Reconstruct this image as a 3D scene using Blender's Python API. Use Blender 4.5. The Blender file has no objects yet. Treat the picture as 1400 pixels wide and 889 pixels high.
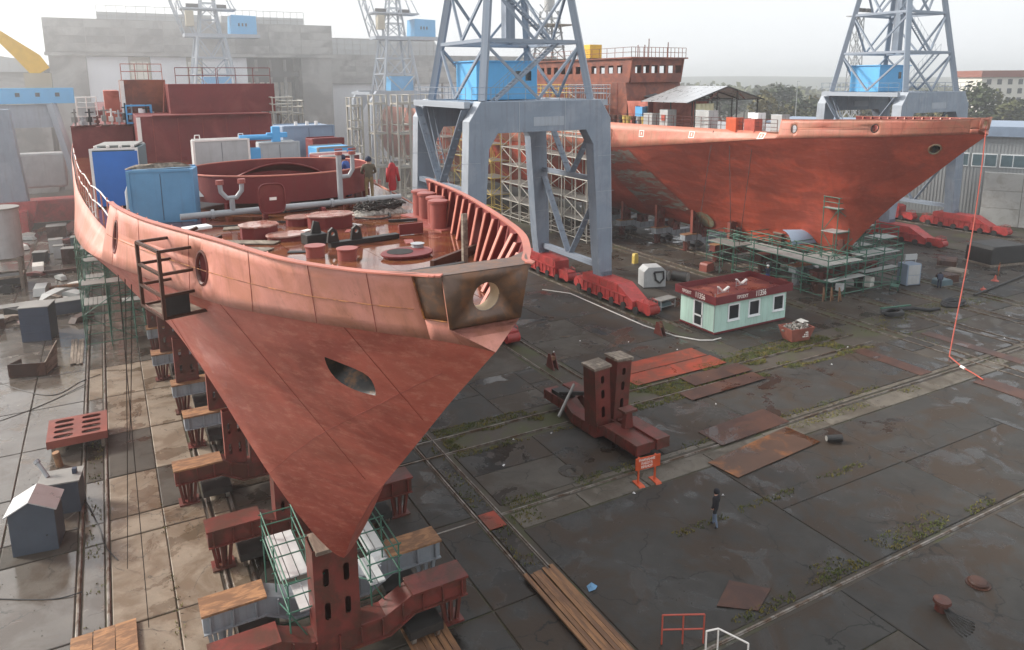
import bpy, bmesh, math, random
from mathutils import Vector, Matrix, noise
from mathutils.geometry import tessellate_polygon, delaunay_2d_cdt
R = math.radians
random.seed(11)
SC = bpy.context.scene
COL = SC.collection
# ------------------------------------------------------------------ camera
CAMH = 18.5
cam = bpy.data.cameras.new('camera'); cam_o = bpy.data.objects.new('camera', cam); COL.objects.link(cam_o)
cam.sensor_fit = 'HORIZONTAL'; cam.sensor_width = 36.0
cam.lens = 36.0 * 1009.0 / 1400.0
cam.shift_y = -(444.5 - 312.0) / 1400.0
cam.clip_start = 0.1; cam.clip_end = 6000
_th, _ya, _ro = R(11.25), R(28.7), R(-0.34)
_f = Vector((math.sin(_ya)*math.cos(_th), math.cos(_ya)*math.cos(_th), -math.sin(_th)))
_r = Vector((math.cos(_ya), -math.sin(_ya), 0)); _u = _r.cross(_f)
_r2 = _r*math.cos(_ro) + _u*math.sin(_ro); _u2 = _u*math.cos(_ro) - _r*math.sin(_ro)
cam_o.matrix_world = Matrix(((_r2.x, _u2.x, -_f.x, 0), (_r2.y, _u2.y, -_f.y, 0), (_r2.z, _u2.z, -_f.z, CAMH), (0, 0, 0, 1)))
SC.camera = cam_o
# ------------------------------------------------------------------ sky, sun, exposure
SUN_DIR = Vector((-0.64, 0.56, 0.53)).normalized()       # towards the sun, behind thin cloud on the left
elev = math.asin(SUN_DIR.z); azim = math.atan2(SUN_DIR.x, SUN_DIR.y)
W = bpy.data.worlds.new('World'); SC.world = W; W.use_nodes = True
nt = W.node_tree; bg = nt.nodes['Background']
sky = nt.nodes.new('ShaderNodeTexSky'); sky.sky_type = 'NISHITA'; sky.sun_disc = False
sky.sun_elevation = elev; sky.sun_rotation = azim; sky.dust_density = 6.0; sky.air_density = 1.0; sky.ozone_density = 0.6
mixs = nt.nodes.new('ShaderNodeMix'); mixs.data_type = 'RGBA'; mixs.inputs['Factor'].default_value = 0.80   # closed cloud deck over the clear sky
nt.links.new(sky.outputs[0], mixs.inputs['A'])
mixs.inputs['B'].default_value = (7.3, 7.5, 7.7, 1)
wtc = nt.nodes.new('ShaderNodeTexCoord'); wn = nt.nodes.new('ShaderNodeTexNoise'); wn.inputs['Scale'].default_value = 2.6; wn.inputs['Detail'].default_value = 5
nt.links.new(wtc.outputs['Generated'], wn.inputs['Vector'])
wr = nt.nodes.new('ShaderNodeMapRange'); wr.inputs[3].default_value = .90; wr.inputs[4].default_value = 1.08; nt.links.new(wn.outputs['Fac'], wr.inputs[0])
wm = nt.nodes.new('ShaderNodeVectorMath'); wm.operation = 'SCALE'; nt.links.new(mixs.outputs['Result'], wm.inputs[0]); nt.links.new(wr.outputs[0], wm.inputs['Scale'])   # soft unevenness of the cloud deck
nt.links.new(wm.outputs[0], bg.inputs['Color'])
bg.inputs['Strength'].default_value = 0.10
sun = bpy.data.lights.new('sun', 'SUN'); sun.energy = 3.0; sun.angle = R(11); sun.color = (1.0, 0.95, 0.88)
sun_o = bpy.data.objects.new('sun', sun); COL.objects.link(sun_o)
sun_o.rotation_euler = (-SUN_DIR).to_track_quat('-Z', 'Y').to_euler()
SC.view_settings.view_transform = 'Standard'; SC.view_settings.look = 'None'
SC.view_settings.exposure = 0.78; SC.view_settings.gamma = 1.0; SC.view_settings.use_curve_mapping = False
SC.cycles.volume_bounces = 2; SC.cycles.max_bounces = 6
# ------------------------------------------------------------------ mesh helpers
class MB:
    def __init__(s): s.v = []; s.f = []
    def add(s, vs, fs):
        o = len(s.v); s.v += [tuple(p) for p in vs]; s.f += [tuple(i+o for i in f) for f in fs]; return s
    def b(s, x0, x1, y0, y1, z0, z1):
        return s.add([(x0,y0,z0),(x1,y0,z0),(x1,y1,z0),(x0,y1,z0),(x0,y0,z1),(x1,y0,z1),(x1,y1,z1),(x0,y1,z1)],
                     [(3,2,1,0),(4,5,6,7),(0,1,5,4),(1,2,6,5),(2,3,7,6),(3,0,4,7)])
    def box(s, c, d, rz=0, M=None):
        M = M or Matrix.Rotation(rz, 3, 'Z'); c = Vector(c); q = []
        for k in (-.5, .5):
            for (i, j) in ((-.5,-.5),(.5,-.5),(.5,.5),(-.5,.5)): q.append(c + M @ Vector((i*d[0], j*d[1], k*d[2])))
        return s.add(q, [(3,2,1,0),(4,5,6,7),(0,1,5,4),(1,2,6,5),(2,3,7,6),(3,0,4,7)])
    def bar(s, p, q, w, h=None, up=(0,0,1)):
        p, q = Vector(p), Vector(q); d = q-p; h = h or w
        z = d.normalized(); u = Vector(up)
        if abs(z.dot(u)) > .98: u = Vector((1,0,0))
        x = z.cross(u).normalized(); y = x.cross(z)
        return s.box((p+q)/2, (w, h, d.length), M=Matrix((x, y, z)).transposed())
    def tube(s, p, q, r, n=8, r2=None, cap=True):
        p, q = Vector(p), Vector(q); z = (q-p).normalized(); r2 = r if r2 is None else r2
        u = Vector((0,0,1)) if abs(z.z) < .9 else Vector((1,0,0)); x = z.cross(u).normalized(); y = z.cross(x)
        vs = [p + (x*math.cos(2*math.pi*i/n)+y*math.sin(2*math.pi*i/n))*r for i in range(n)] + [q + (x*math.cos(2*math.pi*i/n)+y*math.sin(2*math.pi*i/n))*r2 for i in range(n)]
        fs = [(i, (i+1)%n, n+(i+1)%n, n+i)[::-1] for i in range(n)]
        if cap: fs += [tuple(range(n)), tuple(range(2*n-1, n-1, -1))]
        return s.add(vs, fs)
    def path(s, pts, r, n=6):
        pts = [Vector(p) for p in pts]; o = len(s.v); vs = []; m = len(pts); x = None
        for k, p in enumerate(pts):
            z = (pts[min(k+1, m-1)]-pts[max(k-1, 0)]).normalized()
            if x is None: x = z.cross(Vector((0.3,0.2,1)) if abs(z.z) < .9 else Vector((1,0.1,0))).normalized()
            x = (x - z*x.dot(z)).normalized(); y = z.cross(x)
            vs += [p + (x*math.cos(2*math.pi*i/n)+y*math.sin(2*math.pi*i/n))*r for i in range(n)]
        fs = [(k*n+i, k*n+(i+1)%n, (k+1)*n+(i+1)%n, (k+1)*n+i) for k in range(m-1) for i in range(n)]
        fs += [tuple(range(n-1, -1, -1)), tuple(range((m-1)*n, m*n))]
        return s.add(vs, fs)
    def prism(s, poly, ax, a, b, holes=()):
        # polygon in the plane across axis ax ('x': (y,z), 'y': (x,z), 'z': (x,y)), pushed from a to b, with holes
        def P(p, t): return {'x': (t, p[0], p[1]), 'y': (p[0], t, p[1]), 'z': (p[0], p[1], t)}[ax]
        loops = [list(poly)] + [list(h) for h in holes]
        flat = [p for l in loops for p in l]; N = len(flat)
        vs = [P(p, a) for p in flat] + [P(p, b) for p in flat]; fs = []
        if holes:
            for t in tessellate_polygon([[Vector((p[0], p[1], 0)) for p in l] for l in loops]): fs += [tuple(t), tuple(N+i for i in reversed(t))]
        else: fs += [tuple(range(N)), tuple(range(2*N-1, N-1, -1))]
        o = 0
        for l in loops:
            n = len(l); fs += [(o+i, o+(i+1)%n, N+o+(i+1)%n, N+o+i) for i in range(n)]; o += n
        return s.add(vs, fs)
    def lathe(s, prof, n=16, c=(0,0,0), M=None, cap=True):
        c = Vector(c); vs = []; m = len(prof)
        for r, z in prof:
            for i in range(n):
                p = Vector((r*math.cos(2*math.pi*i/n), r*math.sin(2*math.pi*i/n), z)); vs.append(c + (M @ p if M else p))
        fs = [(k*n+i, k*n+(i+1)%n, (k+1)*n+(i+1)%n, (k+1)*n+i) for k in range(m-1) for i in range(n)]
        if cap: fs += [tuple(range(n-1, -1, -1)), tuple(range((m-1)*n, m*n))]
        return s.add(vs, fs)
    def quad(s, a, b, c, d): return s.add([a, b, c, d], [(0,1,2,3)])
    def mesh(s, name):
        me = bpy.data.meshes.new(name); me.from_pydata(s.v, [], s.f)
        bm = bmesh.new(); bm.from_mesh(me); bmesh.ops.recalc_face_normals(bm, faces=bm.faces); bm.to_mesh(me); bm.free()
        return me
    def build(s, name, m, parent=None, loc=None, rz=0, smooth=False, bev=0):
        return put(name, s.mesh(name), m, parent, loc, rz, smooth, bev)
def put(name, me, m, parent=None, loc=None, rz=0, smooth=False, bev=0):
    o = bpy.data.objects.new(name, me); COL.objects.link(o)
    if m and not me.materials: me.materials.append(MAT[m] if isinstance(m, str) else m)
    if parent: o.parent = parent
    if loc: o.location = loc
    if rz: o.rotation_euler = (0, 0, rz)
    if smooth:
        for p in me.polygons: p.use_smooth = True
        if smooth != 'all': me.set_sharp_from_angle(angle=R(35))
    if bev:
        md = o.modifiers.new('bevel', 'BEVEL'); md.width = bev; md.segments = 2; md.limit_method = 'ANGLE'; md.angle_limit = R(40)
    return o
def tag(o, label=None, cat=None, group=None, kind=None):
    if label: o['label'] = label
    if cat: o['category'] = cat
    if group: o['group'] = group
    if kind: o['kind'] = kind
    return o
def thing(name, label, cat, loc=(0,0,0), rz=0, group=None):
    o = bpy.data.objects.new(name, None); COL.objects.link(o); o.empty_display_size = .3
    o.location = loc; o.rotation_euler = (0, 0, rz); return tag(o, label, cat, group)
KIDS = {}
def copy_tree(o, label=None, loc=None, rz=None, parent=None, scale=None):
    c = o.copy(); COL.objects.link(c)
    if parent: c.parent = parent
    if label: c['label'] = label
    if loc is not None: c.location = loc
    if rz is not None: c.rotation_euler = (0, 0, rz)
    if scale: c.scale = scale
    for ch in [x for x in COL.objects if x.parent == o]: copy_tree(ch, parent=c)
    return c
_unit = {}
def rod(name, p, q, r, m, parent=None, sq=False):
    # a straight tube (or square bar) as an object of its own; alike ones share one unit mesh
    k = (m, sq)
    if k not in _unit:
        mb = MB(); (mb.b(-1,1,-1,1,-.5,.5) if sq else mb.tube((0,0,-.5), (0,0,.5), 1, 7))
        me = mb.mesh(name); me.materials.append(MAT[m]); _unit[k] = me
        if not sq:
            for f in me.polygons: f.use_smooth = len(f.vertices) == 4
    p, q = Vector(p), Vector(q); d = q-p
    o = bpy.data.objects.new(name, _unit[k]); COL.objects.link(o)
    if parent: o.parent = parent
    qt = d.to_track_quat('Z', 'Y')
    o.matrix_local = Matrix.Translation((p+q)/2) @ qt.to_matrix().to_4x4() @ Matrix.Diagonal((r, r, d.length, 1))
    return o
def circ(cx, cy, rx, ry=None, n=20, a0=0): return [(cx+rx*math.cos(2*math.pi*i/n+a0), cy+(ry or rx)*math.sin(2*math.pi*i/n+a0)) for i in range(n)]
def stad(cx, cy, w, h, n=6):
    # upright slot with round ends
    r = w/2; return [(cx+r*math.cos(math.pi*i/n), cy+h/2-r+r*math.sin(math.pi*i/n)) for i in range(n+1)] + [(cx-r*math.cos(math.pi*i/n), cy-h/2+r-r*math.sin(math.pi*i/n)) for i in range(n+1)]
def lerp(T, y, i=0, j=1):
    if y <= T[0][i]: return T[0][j]
    for a, b in zip(T, T[1:]):
        if y <= b[i]: return a[j]+(b[j]-a[j])*(y-a[i])/(b[i]-a[i])
    return T[-1][j]
def text_obj(name, s, size, m, parent, M, depth=.004, squeeze=1.0):
    cu = bpy.data.curves.new(name, 'FONT'); cu.body = s; cu.size = size; cu.align_x = 'CENTER'; cu.align_y = 'CENTER'; cu.extrude = depth; cu.offset = size*.012
    t = bpy.data.objects.new(name, cu); COL.objects.link(t); bpy.context.view_layer.update()
    me = bpy.data.meshes.new_from_object(t.evaluated_get(bpy.context.evaluated_depsgraph_get())); bpy.data.objects.remove(t)
    o = put(name, me, None, parent); me.materials.clear(); me.materials.append(MAT[m]); o.matrix_local = M @ Matrix.Diagonal((squeeze, 1, 1, 1)); return o
def sag(p, q, s, n=14):
    p, q = Vector(p), Vector(q); return [p.lerp(q, i/n) + Vector((0,0,-s*4*(i/n)*(1-i/n))) for i in range(n+1)]
# ------------------------------------------------------------------ materials
MAT = {}
def pm(name, col, rough=.55, var=.18, scale=1.2, col2=None, amt=.35, s2=.8, wet=0, metal=0, bump=.0, stretch=(1,1,1), streak=0, rust=0, spec=.5, grain=0, scrape=None, dent=0, crack=0):
    """paint, steel, stone or cloth: base colour varied by noise, a second colour in patches, rust spots, streaks, wet gloss"""
    m = bpy.data.materials.new(name); m.use_nodes = True; t = m.node_tree; N = t.nodes; L = t.links; B = N['Principled BSDF']
    tc = N.new('ShaderNodeTexCoord'); oi = N.new('ShaderNodeObjectInfo')
    ad = N.new('ShaderNodeVectorMath'); ad.operation = 'ADD'; sc = N.new('ShaderNodeMath'); sc.operation = 'MULTIPLY'; sc.inputs[1].default_value = 37
    L.new(oi.outputs['Random'], sc.inputs[0]); L.new(tc.outputs['Object'], ad.inputs[0]); L.new(sc.outputs[0], ad.inputs[1])
    mp = N.new('ShaderNodeMapping'); mp.inputs['Scale'].default_value = stretch; L.new(ad.outputs[0], mp.inputs[0]); V = mp.outputs[0]
    def noi(s, d=5, r=.6, vec=V, dist=0):
        n = N.new('ShaderNodeTexNoise'); n.inputs['Scale'].default_value = s; n.inputs['Detail'].default_value = d; n.inputs['Roughness'].default_value = r; n.inputs['Distortion'].default_value = dist
        L.new(vec, n.inputs['Vector']); return n.outputs['Fac']
    def ramp(x, a, b):
        r = N.new('ShaderNodeMapRange'); r.inputs[1].default_value = a; r.inputs[2].default_value = b; r.clamp = True; L.new(x, r.inputs[0]); return r.outputs[0]
    def mix(f, a, b):
        x = N.new('ShaderNodeMix'); x.data_type = 'RGBA'
        (L.new(f, x.inputs['Factor']) if hasattr(f, 'links') else x.inputs['Factor'].__setattr__('default_value', f))
        for k, c in (('A', a), ('B', b)):
            if isinstance(c, tuple): x.inputs[k].default_value = (*c, 1)
            else: L.new(c, x.inputs[k])
        return x.outputs['Result']
    n1 = noi(scale)
    c = mix(ramp(n1, .3, .7), tuple(k*(1-var) for k in col), tuple(min(1, k*(1+var)) for k in col))
    if col2: c = mix(ramp(noi(s2, 8, .65, dist=.6), .62-amt*.5, .70-amt*.5+.06), c, col2)
    if streak:
        ms = N.new('ShaderNodeMapping'); ms.inputs['Scale'].default_value = (2.2, 2.2, .12); L.new(ad.outputs[0], ms.inputs[0])
        f = ramp(noi(2.0, 6, .7, ms.outputs[0]), .52, .8); mm = N.new('ShaderNodeMath'); mm.operation = 'MULTIPLY'; mm.inputs[1].default_value = streak; L.new(f, mm.inputs[0])
        c = mix(mm.outputs[0], c, (.10, .045, .02))
    if scrape:
        ms2 = N.new('ShaderNodeMapping'); ms2.inputs['Scale'].default_value = (1.6, .16, 1.8); ms2.inputs['Rotation'].default_value = (R(38), 0, R(8)); L.new(ad.outputs[0], ms2.inputs[0])
        f = ramp(noi(3.2, 10, .78, ms2.outputs[0], .15), .50, .72); mm2 = N.new('ShaderNodeMath'); mm2.operation = 'MULTIPLY'; mm2.inputs[1].default_value = .6; L.new(f, mm2.inputs[0]); c = mix(mm2.outputs[0], c, scrape)
    if rust: c = mix(ramp(noi(scale*2.7, 9, .72), .70-rust*.35, .78-rust*.3), c, (.16, .055, .018))
    if crack:
        vo = N.new('ShaderNodeTexVoronoi'); vo.feature = 'DISTANCE_TO_EDGE'; vo.inputs['Scale'].default_value = crack
        nz = N.new('ShaderNodeTexNoise'); nz.inputs['Scale'].default_value = 1.3; nz.inputs['Detail'].default_value = 6; L.new(V, nz.inputs['Vector'])
        va = N.new('ShaderNodeVectorMath'); va.operation = 'ADD'; L.new(V, va.inputs[0]); L.new(nz.outputs['Color'], va.inputs[1]); L.new(va.outputs[0], vo.inputs['Vector'])
        cf = ramp(vo.outputs['Distance'], .012, .003); cg = N.new('ShaderNodeMath'); cg.operation = 'MULTIPLY'; L.new(cf, cg.inputs[0]); L.new(ramp(noi(.5, 3, .5), .45, .55), cg.inputs[1])
        c = mix(cg.outputs[0], c, tuple(k*.28 for k in col))
    if grain:
        g = ramp(noi(45, 3, .7), .3, .75); gm = N.new('ShaderNodeMath'); gm.operation = 'MULTIPLY'; gm.inputs[1].default_value = grain; L.new(g, gm.inputs[0]); c = mix(gm.outputs[0], c, tuple(k*.45 for k in col))
    L.new(c, B.inputs['Base Color']); B.inputs['Metallic'].default_value = metal; B.inputs['Specular IOR Level'].default_value = spec
    if wet:
        w = ramp(noi(.38, 7, .62, dist=.5), .62-wet*.3, .68-wet*.3)
        rr = N.new('ShaderNodeMapRange'); rr.inputs[3].default_value = rough; rr.inputs[4].default_value = .06; L.new(w, rr.inputs[0]); L.new(rr.outputs[0], B.inputs['Roughness'])
        dk = N.new('ShaderNodeMath'); dk.operation = 'MULTIPLY'; dk.inputs[1].default_value = .45; L.new(w, dk.inputs[0])
        L.new(mix(dk.outputs[0], c, tuple(k*.3 for k in col)), B.inputs['Base Color'])
    else:
        rr = N.new('ShaderNodeMapRange'); rr.inputs[3].default_value = max(.05, rough-.12); rr.inputs[4].default_value = min(1, rough+.12); L.new(n1, rr.inputs[0]); L.new(rr.outputs[0], B.inputs['Roughness'])
    if bump:
        hsrc = noi(scale*7, 6, .65)
        if dent:
            wv_ = noi(.9, 1, .3); wt = N.new('ShaderNodeTexWave'); wt.bands_direction = 'Y'; wt.inputs['Scale'].default_value = .5; wt.inputs['Distortion'].default_value = .6; wt.inputs['Detail'].default_value = 1; L.new(tc.outputs['Object'], wt.inputs['Vector'])
            wa = N.new('ShaderNodeMath'); wa.operation = 'MULTIPLY_ADD'; wa.inputs[1].default_value = .05; L.new(wt.outputs['Fac'], wa.inputs[0]); L.new(wv_, wa.inputs[2]); wv = wa.outputs[0]; av = N.new('ShaderNodeMath'); av.operation = 'MULTIPLY_ADD'; av.inputs[1].default_value = dent; L.new(wv, av.inputs[0]); L.new(hsrc, av.inputs[2]); hsrc = av.outputs[0]
        bp = N.new('ShaderNodeBump'); bp.inputs['Strength'].default_value = bump; bp.inputs['Distance'].default_value = .03; L.new(hsrc, bp.inputs['Height']); L.new(bp.outputs[0], B.inputs['Normal'])
    MAT[name] = m; return m
def glass(name, col=(.02,.025,.03), rough=.06):
    m = bpy.data.materials.new(name); m.use_nodes = True; B = m.node_tree.nodes['Principled BSDF']
    B.inputs['Base Color'].default_value = (*col, 1); B.inputs['Roughness'].default_value = rough; B.inputs['Specular IOR Level'].default_value = .6; MAT[name] = m
# hulls
pm('hull_red', (.43,.098,.066), .46, .20, .5, (.30,.058,.040), .34, .5, bump=.4, stretch=(.6,.35,1), rust=.14, grain=.12, spec=.4, scrape=(.62,.28,.20), dent=10, streak=.16)
pm('hull_red_b', (.44,.076,.040), .50, .22, .45, (.28,.050,.028), .40, .4, bump=.35, rust=.20, grain=.12, stretch=(.6,.4,1), spec=.35, scrape=(.46,.13,.08), dent=10, streak=.2)
pm('band_pink', (.60,.25,.195), .48, .12, .8, (.50,.20,.135), .36, .7, bump=.3, rust=.16, streak=.42, dent=8, grain=.08)
pm('band_pink_b', (.56,.185,.125), .50, .14, .7, (.48,.20,.13), .36, .7, bump=.25, rust=.18, streak=.45, dent=8, grain=.1)
pm('bare_plate', (.13,.080,.058), .42, .2, 5, (.20,.10,.055), .30, 4.5, metal=.2, bump=.1)
pm('weld_rust', (.42,.17,.035), .7, .4, 3, (.16,.05,.02), .4, 3)
pm('seam_red', (.27,.062,.046), .6, .3, 2)
pm('deck_red', (.20,.058,.036), .4, .25, .7, (.30,.12,.05), .35, .9, wet=1.1, rust=.15, spec=.9)
pm('stiff_red', (.46,.16,.115), .45, .15, 1.2, rust=.15)
pm('bollard_red', (.30,.085,.07), .42, .15, 2, rust=.12)
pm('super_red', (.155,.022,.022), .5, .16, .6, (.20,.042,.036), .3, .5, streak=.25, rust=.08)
pm('super_pink', (.46,.14,.10), .55, .2, .8, (.30,.07,.04), .35, .7, rust=.2)
pm('bridge_brown', (.155,.045,.028), .55, .25, .9, (.25,.07,.035), .35, .8, rust=.3)
pm('hull_cream', (.55,.42,.27), .55, .15, 2)
pm('lid_sky_sheen', (.44,.27,.23), .10, .2, 2, (.30,.10,.07), .3, 2, spec=1.0)  # wet red lids, the sky's pale reflection mixed into their base colour
pm('plank_pale', (.42,.43,.415), .5, .15, 1, rust=.1)
pm('concrete_strip', (.135,.118,.095), .62, .25, .8, (.08,.065,.048), .36, .6, wet=.15, bump=.3, grain=.4, spec=.3, crack=0.5)
pm('edge_white', (.75,.70,.66), .5, .1, 2)
pm('white_line', (.78,.74,.70), .6, .08, 3)
pm('grey_scar', (.20,.20,.17), .6, .3, 1.2, (.22,.05,.03), .42, 1.0, stretch=(1,.5,2))
pm('green_scar', (.21,.215,.14), .6, .3, 1.6, (.22,.09,.04), .3, 1.6)
pm('dark_hole', (.012,.010,.009), .7, .2)
pm('hawse_steel', (.028,.026,.025), .35, .5, 3, (.14,.07,.03), .28, 3, metal=.3)
# cranes
pm('crane_grey', (.215,.262,.325), .50, .10, .5, (.27,.31,.37), .3, .4, streak=.42, rust=.12, grain=.08)
pm('crane_light', (.34,.38,.43), .5, .12, .6, streak=.35, rust=.12)
pm('crane_blue', (.105,.395,.70), .5, .06, .7, streak=.12)
pm('bogie_red', (.40,.040,.038), .45, .2, .9, (.26,.035,.028), .3, 1.2, rust=.18, streak=.45, grain=.12)
pm('crane_yellow', (.75,.46,.05), .5, .1, 1)
pm('iron_black', (.022,.021,.020), .5, .4, 2, rust=.1)
# yard
pm('carriage_red', (.150,.029,.022), .5, .25, 1.2, (.085,.030,.020), .38, 1.1, rust=.26, bump=.2, streak=.35, grain=.15)
pm('carriage_bright', (.23,.060,.042), .5, .2, 1.2, rust=.2)
pm('beam_grey', (.27,.295,.32), .5, .15, 1, rust=.24, streak=.6, grain=.15)
pm('ply_orange', (.38,.20,.095), .7, .28, 1.0, (.20,.105,.055), .42, 1.4, stretch=(1,3,1), bump=.25, grain=.3)
pm('timber', (.27,.135,.06), .7, .3, 1.2, (.15,.075,.04), .4, 1.5, stretch=(3,.35,3), bump=.15)
pm('timber_grey', (.26,.215,.17), .75, .3, 1.5, (.14,.11,.085), .4, 1.6, stretch=(3,.4,3), bump=.15)
pm('timber_x', (.27,.135,.06), .7, .3, 1.2, (.15,.075,.04), .4, 1.5, stretch=(.35,3,3), bump=.15)
pm('plank_grey', (.25,.245,.23), .5, .15, 1, rust=.08)
pm('alu_plank', (.58,.60,.60), .42, .1, 2, metal=.25)
pm('scaf_green', (.045,.140,.098), .45, .2, 2, rust=.12)
pm('scaf_white', (.46,.44,.39), .5, .12, 1.5, rust=.14)
pm('scaf_yellow', (.58,.43,.10), .5, .15, 1.5, rust=.1)
pm('pipe_grey', (.33,.345,.36), .45, .12, 1.5, rust=.1)
pm('rail_steel', (.23,.205,.18), .34, .3, 2, (.11,.07,.045), .38, 1.5, metal=.5)
pm('plate_red', (.30,.045,.020), .5, .25, .6, (.17,.045,.025), .4, .7, wet=.12, rust=.18, spec=.3)
pm('plate_brown', (.055,.025,.018), .45, .25, .7, (.085,.036,.022), .35, .8, wet=.25, spec=.3)
pm('plate_rust', (.085,.042,.024), .42, .3, .5, (.34,.115,.02), .30, .35, wet=.25, spec=.35)
pm('concrete', (.265,.215,.16), .6, .2, .9, (.165,.115,.072), .36, .5, wet=.30, bump=.3, grain=.45, crack=0.45)
pm('concrete_wet', (.20,.178,.152), .45, .2, .8, (.13,.10,.075), .36, .5, wet=.85, bump=.15, grain=.4, spec=.8, crack=0.4)
pm('concrete_dark', (.047,.044,.040), .62, .26, .7, (.050,.034,.023), .36, .4, wet=.26, bump=.3, grain=.35, spec=.28, crack=0.3)
pm('concrete_mid', (.078,.068,.056), .62, .3, .7, (.050,.036,.025), .38, .4, wet=.26, bump=.3, grain=.4, spec=.3, crack=0.36)
pm('dirt', (.060,.048,.036), .75, .35, .5, (.060,.064,.022), .28, .35, wet=.05, bump=.25, grain=.35)
pm('moss', (.075,.092,.018), .9, .35, 1.5, (.16,.13,.025), .35, 1.2)
pm('mint_panel', (.50,.71,.62), .45, .07, .6, streak=.30, grain=.06)
pm('roof_red', (.16,.026,.022), .5, .2, .8, (.28,.07,.04), .35, .8, wet=.35)
pm('fascia_red', (.15,.018,.022), .5, .12, 1)
pm('frame_white', (.82,.84,.84), .4, .05, 2)
glass('glass_dark')
pm('sign_orange', (.55,.085,.024), .5, .12, 2, rust=.06)
pm('letter_white', (.85,.80,.74), .5, .05, 3)
pm('box_slate', (.060,.075,.098), .5, .15, 1, streak=.1)
pm('box_navy', (.035,.05,.085), .5, .2, 1)
pm('tin_roof', (.55,.56,.57), .30, .12, 1.5, metal=.55)
pm('grey_box', (.42,.43,.43), .5, .12, 1, streak=.25, rust=.05)
pm('blue_box', (.035,.145,.46), .5, .1, .8, streak=.1)
pm('blue_faded', (.12,.28,.46), .55, .14, .8, streak=.25, rust=.06)
pm('blue_light', (.10,.36,.66), .5, .1, 1)
pm('blue_grey', (.22,.28,.37), .5, .1, .8, streak=.12)
pm('teal_dark', (.09,.14,.16), .5, .2, 1)
pm('tarp_white', (.62,.60,.55), .7, .12, 2, bump=.3)
pm('canvas', (.50,.46,.30), .8, .2, 1, bump=.3)
pm('skip_red', (.27,.085,.062), .6, .25, 1.5, rust=.25)
pm('rubber', (.018,.018,.020), .6, .3, 3)
pm('hose_red', (.45,.085,.055), .5, .15, 2)
pm('hose_white', (.60,.58,.54), .5, .1, 3)
pm('rope', (.035,.03,.027), .8, .3, 4)
pm('rubbish', (.20,.18,.16), .8, .7, 6, (.5,.47,.42), .3, 5)
pm('paper_white', (.70,.70,.70), .7, .1, 3)
pm('block_white', (.46,.455,.43), .7, .12, .5, (.36,.34,.31), .3, .6, bump=.1, grain=.2)
pm('hall_grey', (.30,.295,.28), .7, .15, .2, (.155,.15,.145), .35, .15, streak=.3)
pm('hall_dark', (.060,.060,.062), .7, .2, .2)
pm('hall_door', (.68,.69,.72), .6, .08, .2, streak=.1)
pm('hall_cream', (.44,.40,.31), .7, .1, .2)
pm('hall_window', (.75,.72,.62), .3, .1, .5)
pm('corrugated', (.33,.345,.35), .5, .1, .3, streak=.3)
pm('roof_grey', (.25,.265,.28), .5, .15, .4)
pm('roof_dark', (.10,.105,.11), .6, .2, .4)
pm('house_wall', (.62,.60,.54), .8, .06, .1)
pm('house_roof', (.22,.07,.045), .8, .1, .2)
pm('bark', (.06,.045,.035), .9, .3, 2)
for k, c in enumerate(((.050,.066,.022), (.072,.078,.026), (.11,.095,.028), (.038,.054,.024))): pm('leaf%d' % k, c, .8, .35, .6)
pm('hill_far', (.05,.06,.04), .9, .3, .01)
# people
pm('skin', (.45,.25,.18), .6, .05, 4)
pm('cloth_black', (.012,.012,.016), .8, .2, 6)
pm('cloth_brown', (.105,.085,.060), .85, .2, 5)
pm('cloth_khaki', (.235,.165,.085), .85, .2, 5)
pm('cloth_blue', (.030,.075,.26), .8, .2, 5)
pm('cloth_navy', (.018,.026,.055), .8, .2, 5)
pm('cloth_denim', (.13,.17,.24), .8, .2, 5)
pm('cloth_red', (.34,.02,.024), .7, .2, 5)
pm('helmet_white', (.80,.80,.80), .35, .03, 4)
# ------------------------------------------------------------------ ground, slabs, tracks
g = MB()
xs = [-1500,-300,-120,-60,-30,0,30,60,90,120,200,400,900,2600]; ys = [-60,0,30,60,90,130,180,260,400,800,1600,3600]
for j in range(len(ys)):
    for i in range(len(xs)): g.v.append((xs[i], ys[j], 0))
g.f = [(j*len(xs)+i, j*len(xs)+i+1, (j+1)*len(xs)+i+1, (j+1)*len(xs)+i) for j in range(len(ys)-1) for i in range(len(xs)-1)]
ground = tag(g.build('ground', 'dirt'), kind='structure')
def slab(x0, x1, y0, y1, m, z=.05):
    if x1-x0 < .12 or y1-y0 < .12: return
    rnd = random.uniform; j = .012
    t = [z+rnd(-.008,.008) for _ in range(4)]
    c = [(x0+rnd(0,j), y0+rnd(0,j)), (x1-rnd(0,j), y0+rnd(0,j)), (x1-rnd(0,j), y1-rnd(0,j)), (x0+rnd(0,j), y1-rnd(0,j))]
    ox, oy = (x0+x1)/2, (y0+y1)/2; e = .03; mb = MB()
    mb.add([(p[0]-ox, p[1]-oy, -.05) for p in c] + [(p[0]-ox, p[1]-oy, t[i]-.02) for i, p in enumerate(c)] +
           [((p[0]-ox)*(1-2*e/(x1-x0)), (p[1]-oy)*(1-2*e/(y1-y0)), t[i]) for i, p in enumerate(c)],
           [(0,1,5,4),(1,2,6,5),(2,3,7,6),(3,0,4,7),(4,5,9,8),(5,6,10,9),(6,7,11,10),(7,4,8,11),(8,9,10,11)])
    mb.build('concrete_slab', m, ground, (ox, oy, 0))
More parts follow.
